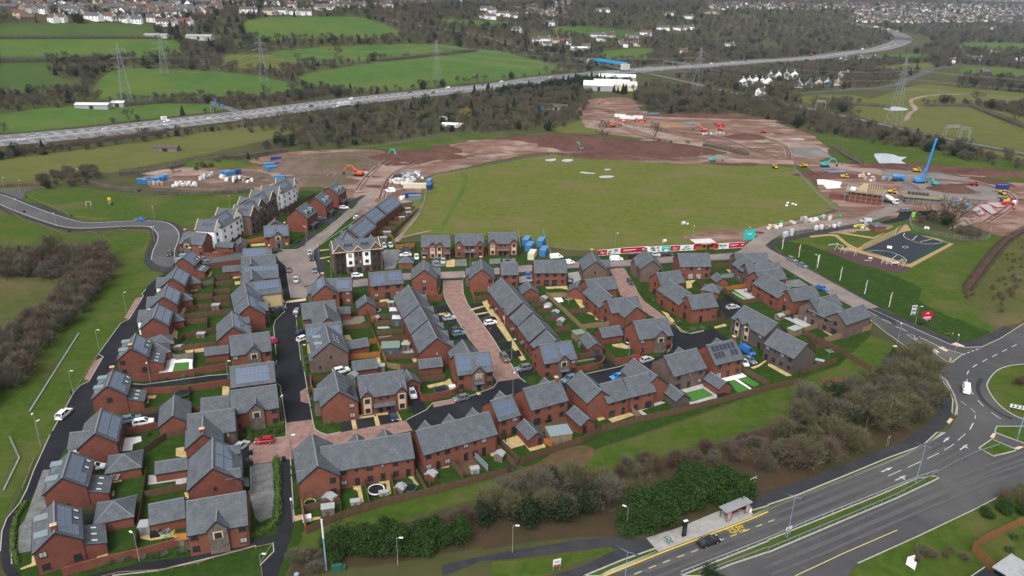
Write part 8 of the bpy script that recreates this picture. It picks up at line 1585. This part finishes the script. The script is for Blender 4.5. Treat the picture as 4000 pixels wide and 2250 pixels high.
# TREES, SHRUBS, HEDGES
def vmat(n,a,b,s=.5):mat(n,a,.95,b,s,spec=.1)
vmat('bark',(0.07,0.058,0.045),(0.045,0.038,0.03));vmat('twig_grey',(0.126,0.113,0.0864),(0.0816,0.072,0.0552),.25);vmat('twig_brown',(0.13,0.0984,0.0696),(0.0876,0.066,0.0468),.25);vmat('twig_olive',(0.12,0.113,0.06),(0.0816,0.0768,0.0408),.25);vmat('twig_red',(0.096,0.0576,0.0456),(0.0672,0.0432,0.0348),.25);vmat('twig_gold',(.33,.24,.08),(.25,.18,.06))
vmat('leaf_laurel',(0.034,0.068,0.016),(0.017,0.038,0.009),.9);vmat('leaf_dark',(0.022,0.038,0.016),(0.014,0.025,0.011),.6);vmat('leaf_pine',(.022,.038,.026),(.015,.028,.02),.6);vmat('leaf_hedge',(.085,.13,.03),(.05,.085,.02),1.2);vmat('leaf_shrub',(.06,.085,.03),(.04,.06,.024),1.5);vmat('leaf_sage',(.12,.15,.11),(.08,.105,.07),1.5)
def tri_mesh(name,V,F,m):
 me=bpy.data.meshes.new(name);me.from_pydata(V,[],F);me.materials.append(M[m]);return me
def sliver(V,F,p,d,L,w,rnd):
 n=d.cross(Vector((rnd.uniform(-1,1),rnd.uniform(-1,1),rnd.uniform(-1,1)))).normalized()*w/2;k=len(V);V+=[p-n,p+n,p+d*L];F.append((k,k+1,k+2))
def leaf(V,F,p,s,rnd):
 a=Vector((rnd.gauss(0,1),rnd.gauss(0,1),rnd.gauss(0,1))).normalized();b=a.cross(Vector((rnd.gauss(0,1),rnd.gauss(0,1),rnd.gauss(0,1)))).normalized();k=len(V);V+=[p-a*s,p+b*s*.6,p+a*s,p-b*s*.6];F.append((k,k+1,k+2,k+3))
def rdir(rnd):z=rnd.uniform(-1,1);a=rnd.uniform(0,2*pi);q=sqrt(1-z*z);return Vector((q*cos(a),q*sin(a),z))
def bare_tree(seed,m,tw=14,spread=.62,h0=.2):
 rnd=random.Random(seed);tb=MB();V,F=[],[]
 def grow(p,d,L,r,k):
  q=p+d*L;tb.tube(p,q,r,r*.62,5 if k<2 else 3,cap=False)
  if k>=1:
   for _ in range(tw//3 if k<4 else tw):
    t=p.lerp(q,rnd.uniform(.3,1));e=(d*.9+rdir(rnd)*.9+Vector((0,0,.18))).normalized();sliver(V,F,t,e,rnd.uniform(.05,.13),.006,rnd)
  if k==4:return
  for i in range(4 if k==0 else 3):
   e=(d+rdir(rnd)*spread*(1.25 if k else 1.5)+Vector((0,0,.10))).normalized();grow(q if i or k==0 else p.lerp(q,.6),e,L*rnd.uniform(.62,.86) if k else .27,r*.6,k+1)
 grow(Vector((0,0,0)),Vector((rnd.uniform(-.05,.05),0,1)),h0,.024,0)
 z=max(v.z for v in V);V=[v/z for v in V];tb.v=[tuple(Vector(v)/z) for v in tb.v]
 return tb.data('trunk',['bark']),tri_mesh('crown',V,F,m)
def bush(seed,m,n=1500,tall=1.0,core=True,w=.014,L=.22):
 rnd=random.Random(seed);V,F=[],[];tb=MB()
 for i in range(7):a=rnd.uniform(0,6.3);tb.tube((0,0,0),(.32*cos(a),.32*sin(a),.55),.014,.006,4,cap=False)
 lob=[(rdir(rnd)*.26+Vector((0,0,.5)),rnd.uniform(.2,.36)) for _ in range(9)]
 for i in range(n):
  c,r=rnd.choice(lob);d=rdir(rnd);d.z=abs(d.z)*.9+.1 if rnd.random()<.75 else d.z;p=c+d*r*rnd.uniform(.35,1);p.z=max(.01,p.z);sliver(V,F,p,(d+Vector((0,0,.5))+rdir(rnd)*.6).normalized(),L*rnd.uniform(.5,1),w,rnd)
 return tb.data('stems',['bark']),tri_mesh('twigs',V,F,m)
def leafy(seed,m,n=1500,s=.035,cone=False):
 rnd=random.Random(seed);V,F=[],[];tb=MB();tb.tube((0,0,0),(0,0,.6),.03,.012,5,cap=False)
 lob=[(rdir(rnd)*.27+Vector((0,0,.48)),rnd.uniform(.17,.34)) for _ in range(12)]
 for i in range(n):
  if cone:
   z=rnd.random()**1.3;r=.24*(1-z)+.015;a=rnd.uniform(0,6.3);rr=r*rnd.uniform(.6,1.05)*(1+.2*sin(z*40+a*3));p=Vector((rr*cos(a),rr*sin(a),.04+z*.96))
  else:
   c,r=rnd.choice(lob);d=rdir(rnd);p=c+d*r*rnd.uniform(.55,1.05);p.z=max(.02,p.z)
  leaf(V,F,p,s*rnd.uniform(.6,1.3),rnd)
 return tb.data('trunk',['bark']),tri_mesh('crown',V,F,m)
PR={'grey1':bare_tree(1,'twig_grey'),'grey2':bare_tree(2,'twig_grey'),'brown1':bare_tree(3,'twig_brown'),'olive1':bare_tree(4,'twig_olive',16),'gold':bare_tree(5,'twig_gold',18),'oak':bare_tree(8,'twig_brown',16,.85,.22),'bush_grey':bush(1,'twig_grey'),'bush_brown':bush(2,'twig_brown'),'bush_olive':bush(3,'twig_olive'),'bush_red':bush(4,'twig_red'),'laurel':leafy(1,'leaf_laurel',3400,.032),'laurel2':leafy(2,'leaf_laurel',3400,.032),'dark':leafy(3,'leaf_dark',1800),'pine':leafy(4,'leaf_pine',1500,.04,True),'shrub':leafy(5,'leaf_shrub',500,.06),'sage':leafy(6,'leaf_sage',500,.06)}
NMK={'grey1':'bare grey tree','grey2':'bare grey tree','brown1':'bare brown tree','olive1':'bare olive tree','gold':'golden weeping willow','oak':'old bare oak','bush_grey':'leafless grey thicket','bush_brown':'leafless brown thicket','bush_olive':'olive green leafless bush','bush_red':'red brown bramble bush','laurel':'dark glossy evergreen laurel','laurel2':'dark glossy evergreen laurel','dark':'dark evergreen tree','pine':'dark conifer','shrub':'small green garden shrub','sage':'pale sage garden shrub'}
SEED=random.Random(21);EXTRA={'bush_grey':[],'bush_brown':[]}
def plant(k,p,h,w=1.0,lab=None,grp=None):
 t='tree' if k in ('grey1','grey2','brown1','olive1','oak','gold','dark','pine') else 'shrub'
 r=thing('conifer' if k=='pine' else 'bare_tree' if t=='tree' and k !='dark' else 'evergreen_tree' if k=='dark' else t,lab or near_label(NMK[k],p),t,p,SEED.uniform(0,6.3),grp);r.scale=(h*w,h*w,h);a,b=PR[k];link(a.name.split('.')[0],a,r);link(b.name.split('.')[0],b,r);return r
def inside(x,y,P_):
 ins=False;j=len(P_)-1
 for i in range(len(P_)):
  if (P_[i].y>y) !=(P_[j].y>y) and x<(P_[j].x-P_[i].x)*(y-P_[i].y)/(P_[j].y-P_[i].y)+P_[i].x:ins=not ins
  j=i
 return ins
def scatter(t,q,gap,jit=.45,seed=1):
 P_=G(t,*q);rnd=random.Random(seed);x0,x1,y0,y1=min(p.x for p in P_),max(p.x for p in P_),min(p.y for p in P_),max(p.y for p in P_);out=[];y=y0
 while y<y1:
  x=x0
  while x<x1:
   a,b=x+rnd.uniform(-jit,jit)*gap,y+rnd.uniform(-jit,jit)*gap
   if inside(a,b,P_):out.append(Vector((a,b,TH(a,b) if b>420 else 0)))
   x+=gap
  y+=gap
 return out
for t,q,gap,ks,h0,h1,w,grp in (
 ('D1',(720,1290,760,1200,1000,1080,1300,1020,1600,1080,2000,1020,2200,1100,2180,1180,1800,1240,1300,1290,950,1310),2.6,('laurel','laurel2'),4.6,6.2,1.1,'front laurels'),
 ('D2',(1080,960,1200,880,1500,700,1700,560,1900,500,2250,480,2480,560,2380,640,2050,740,1800,830,1560,900,1350,980,1150,1000),2.9,('laurel','laurel2','laurel2'),5.2,7.4,1.1,'bank laurels'),
 ('D1',(220,1420,330,1260,520,1230,680,1290,660,1400,400,1430),2.4,('bush_brown','bush_olive','bush_grey'),1.8,3.0,1.3,'path thicket'),
 ('D1',(1560,960,1800,880,2100,860,2250,960,2050,1000,1700,1010),3,('bush_grey','bush_red'),2,3,1.3,'bank thicket'),
 ('D2',(-420,900,-380,760,0,620,400,560,800,520,1000,560,1040,800,900,880,500,900,0,960),3.0,('bush_olive','bush_grey','dark','bush_brown','dark','grey2','bush_olive'),4.2,7.0,1.1,'bank thicket'),
 ('D2',(800,500,1000,330,1400,250,1750,150,2200,60,2500,60,2500,250,2000,330,1600,420,1250,560),3.6,('bush_red','bush_brown','bush_red','bush_grey'),2.0,3.4,1.3,'bramble bank'),
 ('C3',(1190,1443,1100,1250,1150,1080,1000,1020,1200,900,1300,760,1480,760,1640,860,1690,1000,1720,1130,1640,1280,1500,1400),3.6,('olive1','bush_olive','grey2','bush_grey','bush_olive'),5,8.5,1.05,'corner thicket'),
 ('C3',(200,1443,250,1260,500,1120,800,1080,1080,1120,1150,1300,1100,1443),3.8,('grey1','bush_grey','olive1','bush_olive','dark'),5,8.5,1.05,'corner thicket'),
 ('D3',(-60,400,0,150,200,60,500,20,1000,-20,1100,80,800,230,400,400,100,500),3.8,('bush_brown','olive1','bush_olive','bush_grey','dark'),4,7.5,1.1,'road thicket'),
 ('D3',(2060,960,2250,780,2450,620,2640,560,2640,820,2300,900),3.0,('dark','bush_olive','laurel','bush_brown'),2.0,3.6,1.2,'bottom right shrubs'),('D3',(1500,1230,1900,1100,2000,1180,2000,1350,1750,1420,1450,1420),3.2,('bush_olive','bush_brown'),1.0,1.9,1.5,'bottom right scrub'),('D3',(2200,1200,2576,980,2640,1100,2420,1280),2.6,('dark','shrub'),.8,1.6,1.4,'walled garden shrubs')):
 for i,p in enumerate(scatter(t,q,gap,seed=len(q))):plant(ks[SEED.randrange(len(ks))],p,SEED.uniform(h0,h1),w*SEED.uniform(.85,1.2),grp=grp)
for k,t,u,v,h,w,lab in (('olive1','D2',1270,690,8,.85,'round olive bare tree in the middle of the front bank'),('olive1','D2',1330,470,7,.85,'second round olive bare tree just behind the first'),('grey1','D2',2180,340,6.5,.8,'pale bare tree above the dark laurel bank'),('brown1','D2',2470,400,8,.9,'broad brown bare tree right of the laurel bank'),('oak','B3',1850,850,17,1.05,'big bare oak inside the curved mesh fence'),('olive1','B0',640,1230,15,.9,'large bare tree rising from the left wood'),('oak','A2',895,1342,12,1.0,'spreading bare oak at the foot of the upper site'),('grey1','A2',1410,1400,15,.7,'upright bare tree below the upper site'),('gold','A1',2070,1225,14,.95,'golden willow below the motorway'),('dark','C3',1300,730,5,1.1,'dark ivy clad shrub at the corner thicket top'),('bush_red','C3',2540,965,2.6,1.6,'rounded dark shrub on the roundabout island'),('dark','D2',2020,1450,2,2.2,'low dark shrub at the bottom grass strip'),('shrub','C3',1540,350,2.2,1.5,'pale evergreen shrub under the large red sales board'),('grey2','A1',90,1000,17,.8,'bare tree in the field left of the motorway hedge'),('grey1','A1',380,960,15,1,'second bare tree in the field by the motorway hedge'),('olive1','A1',780,580,16,1.1,'broad bare tree in the hedge of the sloping field'),('olive1','A2',1360,1090,24,.95,'huge rounded bare tree right of the site cabins'),('olive1','A2',1460,1080,20,.9,'rounded bare tree leaning on the huge one'),('olive1','A3',2060,1040,16,1.1,'bare tree in the hedge of the right field'),('grey2','A3',2440,1230,16,1.3,'wide bare tree at the far right field hedge'),('brown1','A1',2380,1310,10,.7,'lone bare sapling by the site edge track')):plant(k,ground(t,u,v),h,w,lab)
for t,q,gap,ks,h0,h1,w,grp in (
 ('P',(-30,655,160,642,280,645,288,695,200,718,-30,705),4.4,('bush_grey','grey1','grey2','bush_brown'),5,8,1.0,'left wood'),
 ('P',(225,695,285,692,250,748,170,832,90,922,30,1002,-60,1080,-70,930,40,840,130,785),3.9,('bush_grey','bush_olive','grey1','bush_grey','bush_brown'),4.5,7.5,1.05,'left wood'),
 ('B3',(1460,720,1560,690,1760,720,1900,760,1800,800,1500,790),4,('bush_brown','bush_grey','dark'),3,4.5,1.2,'oak thicket'),('B3',(1880,880,2100,850,2180,930,2050,960),4,('bush_brown','bush_grey'),2.5,4,1.2,'oak thicket'),
 ('P',(95,465,160,438,240,425,260,450,200,470,120,480),6,('bush_brown','bush_grey','dark'),3.5,6,1.1,'west hedge'),('C3',(1930,60,2060,-10,2050,90,1980,120),3,('bush_red',),1.6,2.4,1.4,'bank scrub'),('C3',(2150,20,2400,-60,2576,0,2450,200,2250,300),5,('bush_olive','bush_brown'),1.2,2.4,1.6,'bank scrub'),('B3',(2180,1400,2380,1120,2600,960,2680,1200,2640,1443),5.5,('bush_olive','bush_brown','bush_red'),.9,2.0,1.8,'bank scrub')):
 for p in scatter(t,q,gap,seed=len(q)+3):
  k=ks[SEED.randrange(len(ks))];h=SEED.uniform(h0,h1)
  if k.startswith('bush'):EXTRA['bush_grey' if k=='bush_grey' else 'bush_brown'].append((p.x,p.y,p.z,h*1.1))
  else:plant(k,p,h,w*SEED.uniform(.85,1.2),grp=grp)
for t,l in (('D0',((1900,1110),(1960,1140),(2040,1150),(2120,1150),(1050,1330),(1130,1310),(1230,1290),(1300,1280),(1460,1270),(1530,1260),(1600,1250),(1660,1245),(1800,1230),(1870,1210),(2420,140),(2500,300),(2500,350))),('F0',((1250,720),(1330,740),(1420,720),(1500,730),(1560,710),(1150,780),(1180,720),(1200,1080),(1190,1130),(690,160),(740,150),(560,175),(300,205),(380,195),(1980,600),(2060,610),(2020,640),(1820,240),(1830,330),(1840,400),(1850,480),(320,720),(200,750),(250,840))),('E0',((1400,1080),(1440,1050),(1480,1010),(1520,980),(520,370),(1640,300),(1720,260),(1700,1120),(1730,1180))),('C1',((500,760),(520,830),(490,700),(1800,150),(1920,250),(1960,365),(1380,440),(1530,950),(2020,1000),(2100,1040),(2440,1280-40),(1700,950),(2360,200),(2420,240),(2480,330),(1550,1230),(1100,1250),(1470,1200))),('C2',((330,890),(380,900),(230,840),(890,800),(860,780),(740,840),(1680,350),(1760,410),(1820,420),(1880,410),(1980,390),(1600,280),(1510,200),(1400,110),(1550,640),(700,600),(1300,40))),('E2',((90,830),(130,850),(210,920),(320,1000),(400,1080),(480,1140),(560,1140),(620,1130),(700,1110),(1500,590),(1560,610),(2030,905),(860,1185),(40,760))),('B1',((640,1010),(650,1090),(1100,1270),(900,1290),(330,1000),(420,930),(460,915))),('D1',((400,760),(430,700),(380,450),(375,370),(410,830),(640,690)))):
 for u,v in l:plant('sage' if (u+v) % 7==0 else 'shrub',ground(t,u,v),SEED.uniform(.7,1.5),1.25,grp='garden shrubs')
def hedge(lab,t,q,w,h,m,dens=26,s=.14,tw=False,pts=None):
 pts=pts or G(t,*q);rnd=random.Random(len(lab));V,F=[],[];o=pts[0].copy();cv=MB()
 for i in range(len(pts)-1):
  a,b=pts[i],pts[i+1];d=b-a;L=d.length;d.normalize();n=Vector((-d.y,d.x,0));d.z=0
  for _ in range(int(L*dens*(w+h))):
   an=rnd.uniform(0,pi);e=1+.22*noise.noise(Vector((a.x+d.x*L,rnd.random()*3,L)));r=rnd.uniform(.7,1.06);x=rnd.random()*L;lum=1+.25*noise.noise(Vector((x/2.5,i*9,h)))
   z=h*lum*(sin(an)**.6)*r*rnd.uniform(.5,1);p=a-o+d*x+n*(cos(an)*w/2*r*lum)+Vector((0,0,z+(b.z-a.z)*x/L))
   if tw:sliver(V,F,p,(Vector((0,0,.8))+rdir(rnd)).normalized(),s*4,s*.28,rnd)
   else:leaf(V,F,p,s*rnd.uniform(.6,1.3),rnd)
  cv.bar(a-o+Vector((0,0,h*.27)),b-o+Vector((0,0,h*.27)),w*.42,h*.5)
 r=thing('hedge',lab,'hedge',o);link('foliage',tri_mesh('foliage',V,F,m),r);cv.build('inner_growth',m,r)
for a in (('bright green clipped hedge beside the grey parking court','D1',(205,265,222,600,215,880,130,985,0,1035),1.7,1.5,'leaf_hedge'),('bright green hedge round the left grey drive corner','D0',(262,705,175,850,140,1000,135,1200,175,1330),1.2,1.1,'leaf_hedge'),('green hedge in front of the nearest stone front house','D0',(1900,1120,2150,1150),2.2,1.2,'leaf_hedge'),('green hedge along the path right of the nearest stone front','D0',(2265,1115,2420,1070,2576,1035),1.4,1.0,'leaf_hedge'),('wide green hedge before the hedge front house','F0',(1225,690,1400,655,1575,640),2.0,1.3,'leaf_hedge'),('short green hedge turning to the red car','F0',(1225,700,1215,800),1.8,1.2,'leaf_hedge'),('narrow green hedge at the brown dormer house','C1',(480,720,500,840),1.2,1.1,'leaf_hedge'),('green hedge round the solar corner garden','E0',(1540,310,1640,295,1740,215),1.3,1.0,'leaf_hedge'),('low green planting in front of the red lane terrace','E2',(450,1150,640,1130),1.8,.8,'leaf_hedge'),('dark hedge behind the black back court','E2',(860,800,1000,890),2.0,1.6,'leaf_dark')):hedge(*a)
for lab,t,q,w,h,m in (('long brown hedge left of the storage yard','B0',(860,365,1000,405,1200,440,1400,462),6,3,'twig_grey'),('long brown hedge below the storage yard','B0',(1570,475,1800,490,2100,485,2400,470,2560,455),6,3.2,'twig_grey'),('roadside hedge along the left of the west road','B0',(-40,420,200,405,420,400),5,3,'twig_brown'),('purple brown hedge running down the right bank','B3',(2600,850,2400,960,2300,1060,2150,1250,2000,1460),4.5,2.6,'twig_red'),('dark hedge across the upper right earthworks','P',(1770,368,1830,380,1880,392),6,4,'twig_grey'),('dark hedge beside the pond field','P',(2095,372,2130,395,2165,415),5,3,'twig_grey'),('hedge below the olive field','P',(300,440,400,432,500,408,640,392,720,382),7,3.6,'twig_grey'),('hedge across the right pasture','P',(2325,268,2440,268,2520,300,2600,330),8,4,'twig_grey'),('hedge between the two right pastures','P',(2100,262,2200,268,2240,272),6,3.5,'twig_grey'),('tall motorway side hedge under the olive field','P',(-40,398,150,372,300,350,420,335),6,4.5,'twig_brown'),('hedge dividing the motorway field from the slope','P',(250,268,330,266,430,256,560,258,700,245),8,6,'twig_grey'),('hedge between the two upper left fields','P',(0,97,200,97,430,97),8,4,'twig_grey'),('hedge below the upper left field','P',(0,156,180,153,300,148),9,6,'twig_grey'),('bushy hedge across the sloping field','P',(960,154,1100,140,1200,128),9,6,'twig_grey')):
 hedge(lab,t,q,w,h,m,16 if t !='P' else 4,.17 if t !='P' else .4,not m.startswith('leaf'))
def wood_points():
 rnd=random.Random(33);out={k:[] for k in ('grey1','brown1','olive1','bush_grey','bush_brown','dark','pine')}
 polys=[(G_,min(p.x for p in G_),max(p.x for p in G_),min(p.y for p in G_),max(p.y for p in G_)) for G_ in FIELDS]
 hs={}
 for x,y,w in FHP:hs.setdefault((int(x//60),int(y//60)),[]).append((x,y,w*.55+5))
 road={}
 for c,w in ((MWY,30),(RAIL,11),(SIDE,11)):
  for a,b in zip(c,c[1:]):
   n=max(1,int((b-a).length/12))
   for k in range(n):
    p=a.lerp(b,k/n);road.setdefault((int(p.x//60),int(p.y//60)),[]).append((p.x,p.y,w))
    if c is MWY and p.x<=130:road.setdefault((int(p.x//60),int((p.y-26)//60)),[]).append((p.x,p.y-26,32))
    if (c is MWY and p.x>130) or c is SIDE:road.setdefault((int(p.x//60),int((p.y-42)//60)),[]).append((p.x,p.y-42,48 if c is MWY else 34))
 BD=((-600,420),(0,350),(644,282),(1384,192),(1567,172),(1932,248),(2576,380),(3200,520))
 def ok(x,y,z):
  v=RW.transposed() @ Vector((x,y,z-HC));px,py=(CXP+FPX*v.x/-v.z)*.644,(CYP-FPX*v.y/-v.z)*.644
  if px<-60 or px>2640 or py<-25:return 0
  for (a,b),(c,d) in zip(BD,BD[1:]):
   if a<=px<c and py>b+(d-b)*(px-a)/(c-a)-3:return 0
  for P_,x0,x1,y0,y1 in polys:
   if x0<x<x1 and y0<y<y1 and inside(x,y,P_):return 0
  for H_ in (hs,road):
   for i in (-1,0,1):
    for j in (-1,0,1):
     for a,b,w in H_.get((int(x//60)+i,int(y//60)+j),()):
      if (a-x)**2+(b-y)**2<w*w:return 0
  town_=(px>2130 and py<60) or (px>1780 and py<26) or (px<1250 and py<(34 if px<560 else 15))
  return .6 if town_ else 1
 def add(x,y,s,conif=.1):
  z=TH(x,y);g=noise.noise(Vector((x/120,y/120,5)));r=rnd.random()
  k='pine' if r<conif*.5 else 'dark' if r<conif*1.3 else rnd.choice(('grey1','grey1','bush_grey','bush_grey','olive1' if g>0 else 'brown1','bush_brown' if g<.1 else 'olive1'))
  h=(rnd.uniform(6,12) if not k.startswith('bush') else rnd.uniform(4,8))*s;out[k].append((x,y,z-.2,h))
 for y0,y1,gp,s in ((480,900,8,1),(900,1500,9.5,1.05),(1500,2400,15,1.25),(2400,3600,24,1.6),(3600,5600,42,2.3)):
  y=y0
  while y<y1:
   x=-.82*y
   while x<.82*y:
    a,b=x+rnd.uniform(-.5,.5)*gp,y+rnd.uniform(-.5,.5)*gp
    if noise.noise(Vector((a/70,b/70,9)))>-.42:
     f=ok(a,b,TH(a,b))
     if f and rnd.random()<f:add(a,b,s)
    x+=gp
   y+=gp
 for q,gp,s,cf in (((-60,402,300,352,600,306,900,265,1180,226,1185,240,1000,276,700,312,600,326,300,366,-60,415),6.5,.8,.05),((600,340,760,300,1000,284,1200,240,1490,222,1480,258,1455,300,1400,328,1250,334,1130,338,1000,356,860,376,700,384,640,378,780,335),8,.9,.1),((1590,232,1640,214,1780,232,1960,268,2200,325,2450,382,2620,420,2620,442,2330,384,2100,344,1980,316,1850,286,1650,292,1600,256),7.5,.95,.08),((1380,196,1500,192,1580,200,1580,240,1480,222,1300,236,1190,252,1190,232),7,1.1,.95),((1430,330,1640,352,1760,372,1700,366,1560,344,1440,336),9,.5,.05),((430,440,520,415,640,395,700,390,640,405,500,432),6,.5,.05)):
  for p in scatter('P',q,gp,.5,5):
   if not any((a-p.x)**2+(b-p.y)**2<w*w for i in (-1,0,1) for j in (-1,0,1) for H_ in (hs,road) for a,b,w in H_.get((int(p.x//60)+i,int(p.y//60)+j),())):add(p.x,p.y,s,cf)
 return out
def wood(kind,pts):
 me=bpy.data.meshes.new('woodland');me.from_pydata([p[:3] for p in pts],[],[]);n=len(pts)
 at=me.attributes.new('size','FLOAT','POINT');at.data.foreach_set('value',[p[3] for p in pts]);rnd=random.Random(n)
 ar=me.attributes.new('turn','FLOAT_VECTOR','POINT');ar.data.foreach_set('vector',[c for p in pts for c in (0,0,rnd.uniform(0,6.28))])
 o=link('woodland',me);tag(o,{'pine':'scattered dark conifers of the far woods','dark':'dark evergreen crowns of the far woods','olive1':'olive tinted bare crowns of the far woods','brown1':'brown bare crowns of the far woods','grey1':'grey bare crowns of the far woods','bush_grey':'grey undergrowth mass of the far woods','bush_brown':'brown undergrowth mass of the far woods'}[kind],None,kind='stuff')
 ng=bpy.data.node_groups.new('wood_'+kind,'GeometryNodeTree');ng.interface.new_socket('Geometry',in_out='INPUT',socket_type='NodeSocketGeometry');ng.interface.new_socket('Geometry',in_out='OUTPUT',socket_type='NodeSocketGeometry');N=ng.nodes.new;L=ng.links.new
 gi,go,ip,jn=N('NodeGroupInput'),N('NodeGroupOutput'),N('GeometryNodeInstanceOnPoints'),N('GeometryNodeJoinGeometry')
 for m_ in PR[kind]:
  src=next(q for q in COL.objects if q.data==m_);oi=N('GeometryNodeObjectInfo');oi.inputs['Object'].default_value=src;L(oi.outputs['Geometry'],jn.inputs[0])
 na,nr=N('GeometryNodeInputNamedAttribute'),N('GeometryNodeInputNamedAttribute');na.data_type='FLOAT';na.inputs['Name'].default_value='size';nr.data_type='FLOAT_VECTOR';nr.inputs['Name'].default_value='turn'
 gi2=N('GeometryNodeGeometryToInstance');L(jn.outputs[0],gi2.inputs[0]);L(gi.outputs[0],ip.inputs['Points']);L(gi2.outputs[0],ip.inputs['Instance']);L(nr.outputs[0],ip.inputs['Rotation']);L(na.outputs[0],ip.inputs['Scale']);L(ip.outputs[0],go.inputs[0]);o.modifiers.new('scatter','NODES').node_group=ng
plant('pine',ground('A2',505,530),14,1,'lone dark conifer beside the railway')
for k,pts in wood_points().items():wood(k,pts+EXTRA.get(k,[]))
# HAZE
hz=MB();hz.box(-9200,9200,-1000,12700,-6,320,bottom=True);ho=hz.build('haze','black');ho.data.materials.clear()
hm=bpy.data.materials.new('haze_air');hm.use_nodes=True;hn=hm.node_tree;hn.nodes.remove(hn.nodes['Principled BSDF']);pv=hn.nodes.new('ShaderNodeVolumePrincipled');pv.inputs['Color'].default_value=(.74,.84,.97,1);pv.inputs['Density'].default_value=5.5e-5;pv.inputs['Anisotropy'].default_value=.2
hn.links.new(pv.outputs[0],hn.nodes['Material Output'].inputs['Volume']);ho.data.materials.append(hm);tag(ho,'thin pale winter haze over the whole valley',None,kind='stuff')
